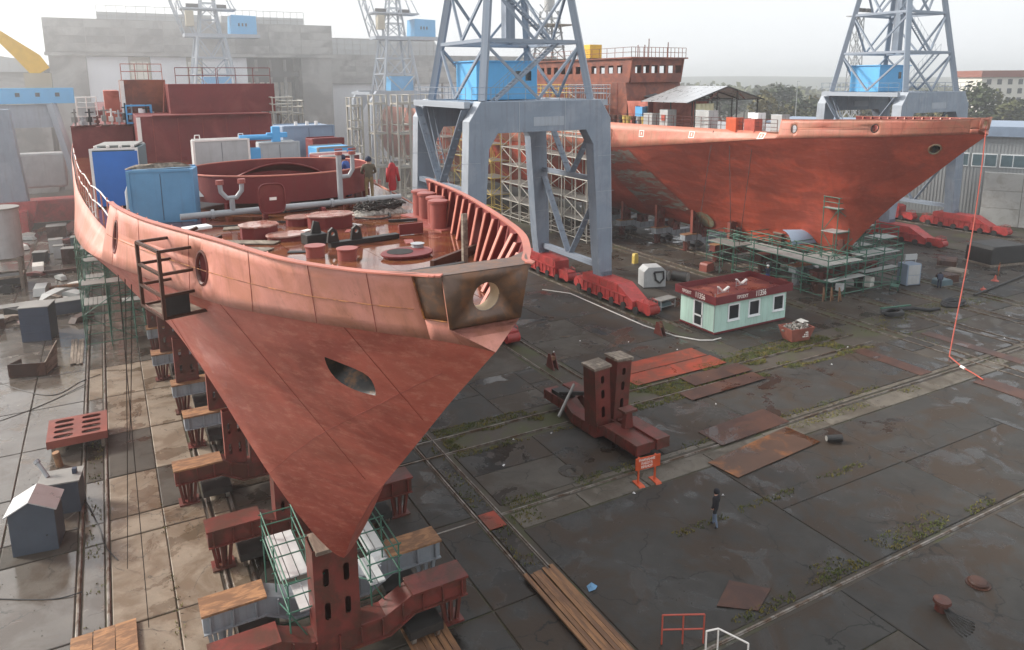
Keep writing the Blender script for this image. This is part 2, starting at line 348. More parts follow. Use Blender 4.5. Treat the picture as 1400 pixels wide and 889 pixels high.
# berth under the near ship: strips between the rails, joints across
YJ = [9.5, 15.1, 20.6, 26.15, 31.9, 33.55, 37.5, 42.5, 48.1, 53.6, 59.2, 64.8, 70.4, 76, 82, 88, 95, 103, 112]
XS = [(-16.5,-12.1),(-12,-8.3),(-8.25,-5.34),(-5.3,-2.63),(-2.40,-1.66),(-1.44,.585),(.61,2.22),(2.55,3.20),(3.50,5.45),(5.5,7.4),(7.75,8.3),(8.6,10.4),(10.45,12.25),(12.52,13.3)]
for (x0, x1) in XS:
    for a, b in zip(YJ, YJ[1:]):
        if x0 > 9 and b > 75: continue
        if x0 in (-2.40, 2.55) and random.random() < .2: continue
        m = 'concrete_wet' if x1 < -2.5 or (x1 < -1.6 and random.random() < .5) or (b > 58 and x1 < 4) else 'concrete' if x1 < 4 else ('concrete_mid' if x1 < 9 else 'concrete_dark')
        if random.random() < .15: m = 'concrete_mid'
        slab(x0, x1, a+.035, b-.035, m, .05 if x1-x0 > 1 else .035)
# open yard on the right: slabs in bands between the cross tracks
def band(y0, y1, x0, x1, step, m2=.25):
    x = x0
    while x < x1-.5:
        w = min(step*random.choice((.75,1,1,1.25)), x1-x)
        if x1-x-w < 1.2: w = x1-x
        yy = [y0, y1] if (y1-y0) < 4.2 or random.random() < .6 else [y0, y0+(y1-y0)*random.uniform(.42,.6), y1]
        for a, b in zip(yy, yy[1:]): slab(x+.014, x+w-.014, a+.014, b-.014, 'concrete_mid' if random.random() < m2 else 'concrete_dark', .045)
        x += w
band(5.0, 10.1, 14.1, 62, 7.5, .25); band(10.1, 15.35, 14.1, 62, 8.0, .25); band(15.75, 24.3, 13.75, 66, 8.5, .15)
band(26.35, 31.35, 13.75, 23.1, 6.0, .3); band(26.35, 31.35, 23.1, 47.2, 9.0, .15); band(26.5, 31.2, 47.4, 70, 4.2, .3)
band(34.3, 39.5, 13.75, 23.1, 4.5, .3); band(39.5, 47.5, 13.75, 23.1, 5, .2); band(47.5, 62, 13.75, 23.1, 5, .2)
band(34.6, 39.8, 25.3, 35.3, 5.1, .15); band(39.8, 47.0, 25.3, 35.3, 5.1, .15); band(47.0, 57.0, 25.3, 35.3, 5.1, .2); band(57, 75, 25.3, 35.3, 5.1, .2)
band(35.2, 40.5, 37.4, 48.5, 4.2, .3); band(40.5, 47.2, 37.4, 48.5, 5, .25); band(47.2, 58, 37.4, 48.5, 5, .25); band(58, 76, 37.4, 48.5, 5, .25)
band(33.2, 38.2, 66.5, 84, 4.4, .3); band(38.2, 46, 66.5, 84, 5, .3); band(46, 60, 66.5, 79, 5, .3)
for (x0, x1) in ((50.4,54.7),(56.2,59.9),(61.3,64.6)):
    for a, b in zip([5,10.4,15.7,21,26.3,31.5,35.4,40,45.5,51,57,63,70], [10.3,15.6,20.9,25.4,31.2,34.2,39.9,45.4,50.9,56.9,62.9,69.9,77]): slab(x0, x1, a+.1, b, 'concrete_mid' if random.random() < .5 else 'concrete_dark', .045)
x = 13.8
while x < 60:      # pale kerb slabs along the grooves
    w = random.choice((2.9,3.4,4.2)); slab(x+.02, x+w-.02, 24.36, 25.5+random.uniform(-.05,.05), 'concrete_strip', .05); slab(x+.3, x+w+.26, 26.0, 26.34, 'concrete_strip', .045); x += w
# rails
def track(label, rails, axis, a, b, group='rail tracks let into the yard floor', h=.10):
    t = thing('rail_track', label, 'rail track', ((rails[0]+rails[-1])/2 if axis == 'y' else (a+b)/2, (a+b)/2 if axis == 'y' else (rails[0]+rails[-1])/2, 0), group=group)
    for r in rails:
        prof = [(-.07,0),(.07,0),(.07,.02),(.02,.035),(.02,h-.035),(.036,h-.03),(.036,h-.006),(.028,h),(-.028,h),(-.036,h-.006),(-.036,h-.03),(-.02,h-.035),(-.02,.035),(-.07,.02)]
        off = r - (rails[0]+rails[-1])/2; L = (b-a)/2; mb = MB()
        n = max(1, round((b-a)/12.5)); step = (b-a)/n
        for i in range(n):
            s0, s1 = -L+i*step+.006, -L+(i+1)*step-.006
            if axis == 'y': mb.prism([(off+p[0], p[1]) for p in prof], 'y', s0, s1)
            else: mb.prism([(off+p[0], p[1]) for p in prof], 'x', s0, s1)
        mb.build('rail', 'rail_steel', t)
    return t
track('pair of rails along the left flank of the near ship, under the perforated steel cradle', [-2.52,-1.55], 'y', 8, 112)
track('pair of rails under the left ends of the near ship\'s carriages', [2.39,3.34], 'y', 8, 112)
track('pair of rails under the right ends of the near ship\'s carriages', [7.6,8.45], 'y', 8, 80)
track('pair of rails running past the timber stack right of the near ship', [12.39,13.44], 'y', 8, 75)
track('pair of crane rails ending before the twin-post cradle', [23.45,24.9], 'y', 36.4, 75)
track('pair of crane rails ending beside the mint cabin', [35.55,37.0], 'y', 39.6, 76)
track('mossy pair of rails crossing the yard behind the twin-post cradle', [31.72,33.35], 'x', 9.0, 46.8)
track('single rail in the long groove in front of the orange sign', [25.75], 'x', 9.5, 66, h=.07)
track('single rail crossing the bottom right corner of the yard', [15.55], 'x', 14.2, 66, h=.07)
track('rusty pair of rails left of the far ship, beside the red hose end', [49.0,50.0], 'y', 6, 74)
track('rusty pair of rails under the left side of the far ship', [54.95,55.9], 'y', 6, 74)
track('rusty pair of rails under the right side of the far ship', [60.1,61.05], 'y', 6, 74)
track('rusty pair of rails along the far side of the far ship', [65.0,66.0], 'y', 6, 74)
track('pair of crane rails under the right-hand crane', [79.3,80.7], 'y', 38, 76)
track('pair of crane rails on the outer side of the right-hand crane', [91.6,93.0], 'y', 38, 76)
# moss in the joints and between the rails
def moss(label, strips):
    mb = MB()
    for (x0, x1, y0, y1, n) in strips:
        for _ in range(n):
            x, y = random.uniform(x0, x1), random.uniform(y0, y1)
            if noise.noise(Vector((x*.45, y*.45, 3))) < -.06: continue
            for _b in range(3):
                a = random.uniform(0, 6.28); h = random.uniform(.03,.11); w = random.uniform(.012,.03); q = Vector((x+random.uniform(-.06,.06), y+random.uniform(-.06,.06), .03)); d = Vector((math.cos(a), math.sin(a), 0)); e = Vector((-d.y, d.x, 0))
                mb.add([q-d*w, q+d*w, q+d*w*.7+e*h*.25+Vector((0,0,h*.6)), q+e*h*.6+Vector((0,0,h)), q-d*w*.7+e*h*.25+Vector((0,0,h*.6))], [(0,1,2,4),(4,2,3)])
    return tag(mb.build('moss', 'moss'), label, 'moss', kind='stuff')
moss('yellow green moss growing between the rails and in the joints of the yard slabs',
     [(13.8,23,31.0,31.6,500),(13.8,46.5,31.85,33.2,7000),(25,46.5,33.5,34.5,2600),(24,46,30.9,31.6,2000),(36,47,34.2,35.2,500),(12.5,13.3,22,36,350),(14,40,26.2,26.7,700),(30,42,24.9,25.5,450),
      (13.8,22,25.9,26.4,350),(16,34,15.75,16.2,700),(18,30,10,10.3,300),(-2.3,-1.7,26,42,160),(.45,.75,24,34,60),(48.2,66,33,35.2,900),(50,51,24,40,250),(19,31,20.7,21.1,350),(13.6,15,24.6,25.7,120),(13.8,20,33.6,34.4,500),(-5.6,-5.1,25,33,100),(22,30,15.9,16.8,350)])

gr = MB(); rn = random.Random(8)
for _ in range(7000):
    if rn.random() < .6: x, y = rn.uniform(13.5,50), rn.uniform(13,38)
    else: x, y = rn.uniform(-8,13.5), rn.uniform(22,60)
    if noise.noise(Vector((x*.35, y*.35, 9))) < .02: continue
    s = rn.uniform(.008,.03); z = .05
    gr.add([(x-s,y-s*.6,z),(x+s,y-s*.5,z),(x+s*.2,y+s,z),(x,y,z+s*1.1)], [(0,1,3),(1,2,3),(2,0,3)])
tag(gr.build('grit', 'concrete_strip'), 'loose grit and stone chips lying on the yard slabs', 'grit', kind='stuff')
# ------------------------------------------------------------------ the two ships (same hull form)
# band stations: knuckle (half breadth, y, z) and rail top (half breadth, y, z)
KB = [((0,9.6,14.4),(0,9.82,15.62)),((.3,10.1,14.42),(.75,9.87,15.65)),((.65,10.6,14.42),(1.0,10.4,15.58)),((1.33,11.9,14.3),(1.6,11.4,15.5)),((2.2,13.65,14.15),(2.4,13.1,15.43)),
      ((3.25,16.15,13.95),(3.2,15.9,15.36)),((4.34,20.1,13.7),(4.28,20.0,15.2)),((5.12,23.1,13.5),(4.85,23.2,15.1)),((5.4,24.5,13.4),(5.0,24.5,15.08))]
KA = [((5.4,24.5,13.4),(5.02,24.5,13.93)),((5.72,26.5,13.2),(5.2,26.5,13.91)),((6.1,30.5,12.75),(5.65,30.5,13.90)),((6.58,38,11.95),(6.25,38,13.88)),((6.85,47.5,11.0),(6.65,47.5,13.85)),((7.2,60,10.4),(7.1,60,13.8)),
      ((7.5,85,10.2),(7.5,85,13.75)),((7.4,120,10.2),(7.3,120,13.75)),((6.8,133,10.2),(6.9,133,13.75))]
KN = [k for k, _ in KB] + [k for k, _ in KA[1:]]
STEM = [(9.6,14.4),(11.24,12.99),(13.58,10.85),(16.31,8.38),(18.16,6.41),(19.51,4.71),(23,4.25),(30,3.6),(40,3.05),(60,2.9),(133,2.9)]
PW = [(9.6,1.0),(16,1.0),(18.5,.85),(19.5,.76),(21,.92),(23,1.2),(27,1.35),(33,1.25),(40,1.0),(48,.5),(60,.25),(133,.2)]
def hull_pt(y, z, s):
    k = lerp(KN, y, 1, 0); zk = lerp(KN, y, 1, 2); z0 = lerp(STEM, y); u = min(1, max(0, (z-z0)/max(.01, zk-z0)))
    return Vector((s*k*u**lerp(PW, y), y, z))
def hull_lower(hole):
    # both sides of the hull below the knuckle, the starboard side (-x) with an opening for the hawse pipe
    mb = MB()
    st = [9.6,9.9,10.2,10.6] + [11+.5*i for i in range(26)] + [24+i for i in range(16)] + [40+3*i for i in range(8)] + [66+8*i for i in range(9)]
    U = [0,.012,.03,.06,.1,.15,.2,.26,.32,.4,.48,.56,.64,.72,.8,.9,1.0]
    for s in (-1, 1):
        P2 = []; 
        for y in st:
            for u in U: P2.append(Vector((y, u)))
        nu = len(U); edges = [(i*nu+j, i*nu+j+1) for i in range(len(st)) for j in range(nu-1)] if False else []
        hl = []
        cy, cu, ry, ru, leaf = hole
        if s < 0:
            inside = lambda y_, u_, g: abs((u_-cu)/(ru*g)) < 1 and (abs(y_-cy-.55*ry*(u_-cu)/ru) < ry*g*(1-abs((u_-cu)/(ru*g))**1.7) if leaf else ((y_-cy)/(ry*g))**2+((u_-cu)/(ru*g))**2 < 1)
            P2 = [p for p in P2 if not inside(p.x, p.y, 1.15)]
            h0 = len(P2); hl = [Vector((cy+.55*ry*math.sin(t_)+ry*math.copysign(1-abs(math.sin(t_))**1.7, math.cos(t_)), cu+ru*math.sin(t_))) for t_ in [2*math.pi*(i+.5)/28 for i in range(28)]] if leaf else [Vector((cy+ry*math.cos(2*math.pi*i/28), cu+ru*math.sin(2*math.pi*i/28))) for i in range(28)]
            P2 += hl; edges = [(h0+i, h0+(i+1) % 28) for i in range(28)]
        SX = .18
        vs, es, fs, *_ = delaunay_2d_cdt([Vector((p.x*SX, p.y)) for p in P2], edges, [], 0, 1e-6)
        def to3(p):
            y, u = p.x/SX, min(1, max(0, p.y)); z0 = lerp(STEM, y); zk = lerp(KN, y, 1, 2)
            return Vector((s*lerp(KN, y, 1, 0)*u**lerp(PW, y), y, z0+(zk-z0)*u))
        keep = []
        for f in fs:
            c = sum((vs[i] for i in f), Vector((0,0)))/3; c = Vector((c.x/SX, c.y))
            if s < 0 and inside(c.x, c.y, 1.0): continue
            keep.append(f)
        mb.add([to3(p) for p in vs], keep)
        if s < 0: ring = [to3(Vector((p.x*SX, p.y))) for p in hl]
    return mb, ring
def cat(T, n):
    # subdivide a station list (pairs) linearly but finely
    out = []
    for a, b in zip(T, T[1:]):
        for i in range(n): out.append(tuple(tuple(p+(q-p)*i/n for p, q in zip(a[k], b[k])) for k in (0, 1)))
    out.append(T[-1]); return out
def smooth_st(T):
    # Catmull-Rom through the stations so the flare reads as one curve
    out = []
    for i in range(len(T)-1):
        p0, p1, p2, p3 = T[max(i-1,0)], T[i], T[i+1], T[min(i+2,len(T)-1)]
        for k in range(6):
            t = k/6; out.append(tuple(tuple(.5*(2*b+(c-a)*t+(2*a-5*b+4*c-d)*t*t+(3*b-a-3*c+d)*t**3) for a, b, c, d in zip(p0[w], p1[w], p2[w], p3[w])) for w in (0, 1)))
    out.append(T[-1]); return out
def band_pt(stt, s, v, side):
    i = min(int(s), len(stt)-2); t = s-i; K = Vector(stt[i][0]).lerp(Vector(stt[i+1][0]), t); T = Vector(stt[i][1]).lerp(Vector(stt[i+1][1]), t)
    p = K.lerp(T, v); return Vector((side*p.x, p.y, p.z))
def band_mesh(stt, sides, holes=(), nv=5):
    # shell strip; holes are (index along strip, v, radius in m)
    mb = MB(); n = len(stt); rings = []
    L = [0]
    for i in range(1, n): L.append(L[-1]+(Vector(stt[i][1])-Vector(stt[i-1][1])).length)
    def unL(l):
        for i in range(n-1):
            if l <= L[i+1] or i == n-2: return i+(l-L[i])/max(1e-6, L[i+1]-L[i])
    H = 1.3
    for side in sides:
        P2 = [Vector((L[i], H*j/nv)) for i in range(n) for j in range(nv+1)]; edges = []; hs = []
        for (l, v, rx, rv) in holes:
            P2 = [p for p in P2 if ((p.x-l)/(rx*1.1))**2+((p.y-v*H)/(rv*1.1))**2 > 1 or p.y in (0, H)]
            h0 = len(P2); P2 += [Vector((l+rx*math.cos(2*math.pi*i/24), v*H+rv*math.sin(2*math.pi*i/24))) for i in range(24)]; edges += [(h0+i, h0+(i+1) % 24) for i in range(24)]
        vs, es, fs, *_ = delaunay_2d_cdt(P2, edges, [], 0, 1e-6)
        keep = []
        for f in fs:
            c = sum((vs[i] for i in f), Vector((0,0)))/3
            if any(((c.x-l)/rx)**2+((c.y-v*H)/rv)**2 < 1 for l, v, rx, rv in holes): continue
            keep.append(f)
        mb.add([band_pt(stt, unL(p.x), p.y/H, side) for p in vs], keep)
        for (l, v, rx, rv) in holes: rings.append([band_pt(stt, unL(l+rx*math.cos(2*math.pi*i/24)), v+rv*math.sin(2*math.pi*i/24)/H, side) for i in range(24)])
    return mb, rings
def shell(mb, name, m, parent, th=.035, smooth='all'):
    me = mb.mesh(name); bm = bmesh.new(); bm.from_mesh(me); bmesh.ops.remove_doubles(bm, verts=bm.verts, dist=.002); bmesh.ops.recalc_face_normals(bm, faces=bm.faces); bm.to_mesh(me); bm.free()
    o = put(name, me, m, parent, smooth=True)
    if th:
        md = o.modifiers.new('plate', 'SOLIDIFY'); md.thickness = th; md.offset = 0
    return o
def rim(ring, r, name, m, parent):
    mb = MB(); mb.path(ring+[ring[0]], r, 6); return mb.build(name, m, parent, smooth=True)
DZ = [(9.8,14.45),(12,14.3),(16,14.15),(24.5,13.92),(30,13.88),(38,13.85),(47.5,13.82),(60,13.77),(133,13.72)]
ALLT = [t for _, t in KB] + [t for _, t in KA[1:]]
def plate_hb(y, z):
    k, kz, t, tz = lerp(KN, y, 1, 0), lerp(KN, y, 1, 2), lerp(ALLT, y, 1, 0), lerp(ALLT, y, 1, 2)
    return k+(t-k)*min(1, max(0, (z-kz)/max(.05, tz-kz)))
def deck_hb(y): return max(.05, plate_hb(y, lerp(DZ, y)) - .03)
def ship(name, label, loc, hm, bm_, stem_plate, hole, bulk_holes, cat_label):
    S = thing(name, label, 'warship hull', loc)
    mb, ring = hull_lower(hole); hl = shell(mb, 'lower_hull', hm, S, 0)
    st = smooth_st(KB)
    front = st[:13]; aft = st[12:]
    mbn, rn = band_mesh(front, (-1, 1), (), 4)
    # nose: the flat facet in the middle carries the round fairlead, so build it with a hole
    q = [Vector((-.75,9.87,15.65)), Vector((.75,9.87,15.65)), Vector((.66,9.96,14.83)), Vector((-.66,9.96,14.83))]
    side = [s for s in front if s[1][0] > .74]
    sidest = [(a, b) for a, b in front[6:]]
    def part_band(T, v0, v1): return [tuple(tuple(p+(q-p)*v for p, q in zip(a, b)) for v in (v0, v1)) for a, b in T]
    for sd in (-1, 1):
        m1, _ = band_mesh(part_band(sidest, .33, 1), (sd,), (), 4); nose = shell(m1, 'bow_band', stem_plate, S)
        if stem_plate == 'bare_plate': tag(nose, 'bare brown steel plating round the bow')
        m1, _ = band_mesh(part_band(sidest, 0, .33), (sd,), (), 2); shell(m1, 'bow_band', bm_, S)
    if stem_plate == 'bare_plate':
        for sd in (-1, 1):
            w = MB(); w.path([band_pt(st, 12, v/6, sd)+Vector((sd*.022,-.012,0)) for v in range(2, 7)], .018, 5); w.path([band_pt(st, i, .33, sd)+Vector((sd*.022,-.014,0)) for i in range(7, 13)], .014, 5); w.build('weld_seam', 'weld_rust', S)
    bh = MB(); bh.add([(-.75,9.86,15.66),(.75,9.86,15.66),(1.45,11.2,15.53),(.9,10.75,15.56),(-.9,10.75,15.56),(-1.45,11.2,15.53)]+[(-.75,9.86,15.63),(.75,9.86,15.63),(1.45,11.2,15.50),(.9,10.75,15.53),(-.9,10.75,15.53),(-1.45,11.2,15.50)], [(0,1,3,4),(1,2,3),(0,4,5),(10,9,7,6),(9,8,7),(11,10,6),(3,4,10,9)]); bh.build('breasthook', 'bare_plate' if stem_plate == 'bare_plate' else bm_, S)
    fac = MB(); yb = 9.9
    K0 = Vector((0,9.6,14.4)); Kl, Kr = Vector((-.3,10.1,14.42)), Vector((.3,10.1,14.42))
    outer = [(-.75,15.65),(.75,15.65),(.62,14.78),(-.62,14.78)]
    hole_c = circ(0, 15.22, .235, .235, 24)
    flat = outer+hole_c
    for t in tessellate_polygon([[Vector((p[0], p[1], 0)) for p in outer], [Vector((p[0], p[1], 0)) for p in hole_c]]):
        fac.add([(flat[i][0], 9.87+(15.65-flat[i][1])*.06, flat[i][1]) for i in t], [(0,1,2)])
    f = shell(fac, 'fairlead_plate', stem_plate, S, .05)
    rr = [Vector((p[0], 9.87+(15.65-p[1])*.06, p[1])) for p in hole_c]
    tb = MB(); tb.add(rr+[p+Vector((0,.32,0)) for p in rr], [(i, (i+1) % 24, 24+(i+1) % 24, 24+i) for i in range(24)]); tb.build('fairlead_tube', 'hull_cream' if 'hull_cream' in MAT else 'edge_white', f, smooth='all')
    low = MB(); A = [Vector((-.62,9.92,14.78)), Vector((.62,9.92,14.78))]
    low.add([A[0], A[1], Kr, K0, Kl], [(0,4,3),(0,3,1),(1,3,2)]); low.add([A[0], Kl, Vector((-.75,9.87,15.65))], [(0,1,2)]); low.add([A[1], Kr, Vector((.75,9.87,15.65))], [(0,1,2)])
    shell(low, 'bow_chin', bm_, S, .02)
    mba, rings = band_mesh(aft, (-1, 1), bulk_holes, 5)
    shell(mba, 'bulwark', bm_, S)
    for rg in rings: rim(rg, .045, 'fairlead_rim', 'carriage_red' if bm_ == 'band_pink' else 'hawse_steel', S)
    mbs, _ = band_mesh(smooth_st(KA), (-1, 1), (), 3); shell(mbs, 'topside_band', bm_, S)
    # bulwark capping and inside stiffeners
    for sd in (-1, 1):
        c = MB(); pts = [Vector((sd*t[0], t[1], t[2]+.012)) for _, t in st[6:]]
        for a, b in zip(pts, pts[1:]): c.bar(a, b, .14, .025)
        c.build('capping_strip', 'stiff_red' if bm_ == 'band_pink' else 'band_pink_b', S)
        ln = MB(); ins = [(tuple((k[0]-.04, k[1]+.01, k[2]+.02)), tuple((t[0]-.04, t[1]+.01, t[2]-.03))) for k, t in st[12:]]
        lm, _ = band_mesh(ins, (sd,), [(a_, b_, c_*1.15, d_*1.15) for a_, b_, c_, d_ in bulk_holes], 4); shell(lm, 'bulwark_shade_skin', 'super_red', S, 0)  # added dark skin, puts the shade inside the bulwark into colour
        y = 11.2
        while y < 24.3:
            hbp = lerp([t for _, t in KB], y, 1, 0); zt = lerp([t for _, t in KB], y, 1, 2); zd = lerp(DZ, y)
            mb = MB(); x1 = sd*(hbp-.045); x0 = sd*(plate_hb(y, zd)-.045); mb.prism([(x1, zt-.02), (x1-sd*.12, zt-.02), (x0-sd*.38, zd), (x0, zd)], 'y', y-.012, y+.012)
            sf = mb.build('bulwark_stiffener', 'super_red', S)
            mb = MB(); mb.bar((x1-sd*.13, y, zt-.02), (x0-sd*.39, y, zd+.01), .03, .10, up=(0,1,0)); mb.build('flange', 'stiff_red', sf); y += .95
    # deck made of plates
    dk = MB(); ysd = [9.95+.5*i for i in range(30)] + [25+2*i for i in range(20)] + [66+8*i for i in range(9)]
    for a, b in zip(ysd, ysd[1:]):
        dk.quad((-deck_hb(a),a,lerp(DZ,a)-.02), (deck_hb(a),a,lerp(DZ,a)-.02), (deck_hb(b),b,lerp(DZ,b)-.02), (-deck_hb(b),b,lerp(DZ,b)-.02))
    deck = dk.build('deck', 'deck_red', S)
    y = 10.3
    while y < 27:
        y2 = min(27.0, y+random.choice((1.5,1.9,2.3))); x = -5.2
        while x < 5.2:
            x2 = x+random.choice((1.3,1.7,2.2)); h0, h1 = deck_hb(y+.01)-.1, deck_hb(y2-.01)-.1
            a0, b0, a1, b1 = max(x+.008,-h0), min(x2-.008,h0), max(x+.008,-h1), min(x2-.008,h1)
            if b0-a0 > .05 or b1-a1 > .3:
                a0 = min(a0, b0-.01) if b0 > a0 else a0; b0 = max(b0, a0+.01)
                z0, z1 = lerp(DZ,y), lerp(DZ,y2); zz = random.uniform(-.004,.004)
                if a0 >= -h0-.01 and b0 <= h0+.02:
                    p = MB(); p.add([(a0,y+.008,z0+zz),(b0,y+.008,z0+zz),(b1,y2-.008,z1+zz),(a1,y2-.008,z1+zz),(a0,y+.008,z0-.019),(b0,y+.008,z0-.019),(b1,y2-.008,z1-.019),(a1,y2-.008,z1-.019)],
                        [(0,1,2,3),(0,4,5,1),(1,5,6,2),(2,6,7,3),(3,7,4,0)]); p.build('deck_plate', 'deck_red', deck)
            x = x2
        y = y2
    # hawse pipe behind the opening
    n = len(ring); c = sum(ring, Vector())/n; inw = Vector((.75,.15,.55)).normalized()
    hp = MB(); vs = list(ring)
    for d, sc in ((.25,.86),(.6,.62),(1.1,.5),(1.5,.45)): vs += [c+(p-c)*sc+inw*d for p in ring]
    hp.add(vs, [(k*n+i, k*n+(i+1) % n, (k+1)*n+(i+1) % n, (k+1)*n+i) for k in range(4) for i in range(n)] + [tuple(range(4*n, 5*n))])
    hp.build('hawse_pipe', 'hawse_steel', S, smooth='all')
    if bm_ != 'band_pink': rim([p+Vector((-.02,-.02,0)) for p in ring], .07, 'hawse_rim', 'green_scar', S)
    # weld seams on the band
    for (v, lo, hi) in ((.47, 13, len(st)-2),):
        for sd in (-1, 1):
            w = MB(); w.path([band_pt(st, i, v, sd)+Vector((sd*.018, -.012, 0)) for i in range(lo, hi)], .009, 5); w.build('weld_seam', 'weld_rust' if bm_ == 'band_pink' else 'seam_red', S)
    for i in (17, 22, 27, 32, 37, 42):
        w = MB(); w.path([band_pt(st, i, v/4, -1)+Vector((-.018, -.012, 0)) for v in range(0, 5)], .006, 4); w.build('weld_seam', 'seam_red', S)
    for yy in (12.4, 16.0, 20.4, 27, 36):
        zk = lerp(KN, yy, 1, 2); z0 = lerp(STEM, yy)
        w = MB(); w.path([hull_pt(yy, z0+(zk-z0)*t/12, -1)+Vector((-.006,-.004,0)) for t in range(1, 13)], .005, 4); w.build('weld_seam', 'seam_red', S)
    for fr in (.36, ):
        w = MB(); w.path([hull_pt(yy, lerp(STEM,yy)+(lerp(KN,yy,1,2)-lerp(STEM,yy))*fr, -1)+Vector((-.006,-.003,0)) for yy in [11+.7*i for i in range(40)]], .007, 4); w.build('weld_seam', 'seam_red', S)
    return S
SHIP_A = ship('warship', 'red primed warship hull with pink bow band, nearest to the camera on carriages', (4.95,0,0), 'hull_red', 'band_pink', 'bare_plate', (13.4, .58, .50, .16, 1), [(6.6,.5,.30,.34),(13.3,.5,.23,.36)], '')
STEM_A = list(STEM)
STEM[:] = [(9.6,14.4),(11.24,12.99),(13.58,10.85),(16.31,8.38),(18.16,6.41),(20.9,2.95),(23,2.65),(30,2.45),(40,2.4),(60,2.4),(133,2.4)]
SHIP_B = ship('warship', 'red warship hull with finished bridge, farther right beyond the mint cabin', (57.5,21.7,0), 'hull_red_b', 'band_pink_b', 'band_pink_b', (12.85, .60, .40, .12, 0), [(6.5,.5,.27,.30),(13.4,.5,.26,.30)], '')
STEM_B = list(STEM); STEM[:] = STEM_A
# ------------------------------------------------------------------ portal cranes
CR_A, CR_B, PT = 6.35, 5.15, 17.0        # half spans and portal top
def bogie(parent, x, y0, y1, foot, flip=1):
    """one wheel train on a rail: box body with sloping end, end drum with cage, wheels; runs from y0 to y1"""
    b = bpy.data.objects.new('bogie', None)
    L = y1-y0; m = MB()
    P = lambda f, z: ((y0+f*L, z) if flip < 0 else (y1-f*L, z))      # f runs from the nose end
    m.prism([P(.17,.34), P(.17,1.02), P(.36,2.02), P(.80,2.02), P(.84,1.85), P(.84,.34)], 'x', x-.78, x+.78)
    body = m.build('bogie', 'bogie_red', parent, bev=.01)
    for (a_, b__) in ((.36,.58), (.60,.82)):
        t = MB(); t.b(x-.82, x-.78, min(P(a_,0)[0], P(b__,0)[0]), max(P(a_,0)[0], P(b__,0)[0]), 1.36, 1.94); t.build('side_panel', 'bogie_red', body, bev=.01)
    for k in range(10):      # upright ribs on the flank
        yy = P(.22+k*.06+.06, 0)[0]
        r = MB(); r.b(x-.85, x-.78, yy-.03, yy+.03, .40, 1.22 if .3 < k/8 < .95 or True else 1); r.build('rib', 'bogie_red', body)
    r = MB(); r.b(x-.90, x-.78, min(P(.25,0)[0], P(.84,0)[0]), max(P(.25,0)[0], P(.84,0)[0]), 1.22, 1.30); r.build('flange', 'bogie_red', body)
    r = MB(); r.b(x-.90, x-.78, min(P(.17,0)[0], P(.84,0)[0]), max(P(.17,0)[0], P(.84,0)[0]), .36, .44); r.build('flange', 'bogie_red', body)
    for e, s in ((y0, 1), (y1, -1)):
        t = MB(); t.b(x-.45, x+.45, min(e+s*.1, e+s*.17*L), max(e+s*.1, e+s*.17*L), .3, 1.12); t.build('end_truck', 'bogie_red', body)
        d = MB(); d.tube((x-.5, e+s*.3, .62), (x+.5, e+s*.3, .62), .40, 14); d.build('drum', 'bogie_red', body, smooth=True)
        c = MB()
        for q in (-.42, .42):
            c.path([(x+q, e+s*.15, .8), (x+q, e+s*.2, 1.35), (x+q, e+s*.8, 1.45), (x+q, e+s*1.0, .8)], .025, 5)
        for f in (.2, .5, .8): c.tube((x-.42, e+s*f, 1.40), (x+.42, e+s*f, 1.40), .02, 5)
        c.build('cage', 'bogie_red', body)
    n = 6
    for k in range(n):
        yy = y0+.12*L+k*.76*L/(n-1)
        for q in (-.92, .80):
            w = MB(); w.tube((x+q, yy, .42), (x+q+.12, yy, .42), .33, 14); w.build('wheel', 'iron_black', body, smooth=True)
    return body
def portal_frame(y, t, m):
    """plate portal across the rails at local y, thickness t: two tapering legs under a deep beam with haunches"""
    a = CR_A; zt = PT; zb = 14.6
    o = [(-a-.55,1.7),(-a+.55,1.7),(-a+.85,4),(-a+1.55,zb-1.2),(-a+2.3,zb),(a-2.3,zb),(a-1.55,zb-1.2),(a-.85,4),(a-.55,1.7),(a+.6,1.7),(a+.55,4),(a+.1,zb+.9),(a-.9,zt),(-a+.9,zt),(-a-.1,zb+.9),(-a-.55,4)]
    return MB().prism(o, 'y', y-t/2, y+t/2)
def lattice_bar(mb, p, q, w):
    mb.bar(p, q, w, w)
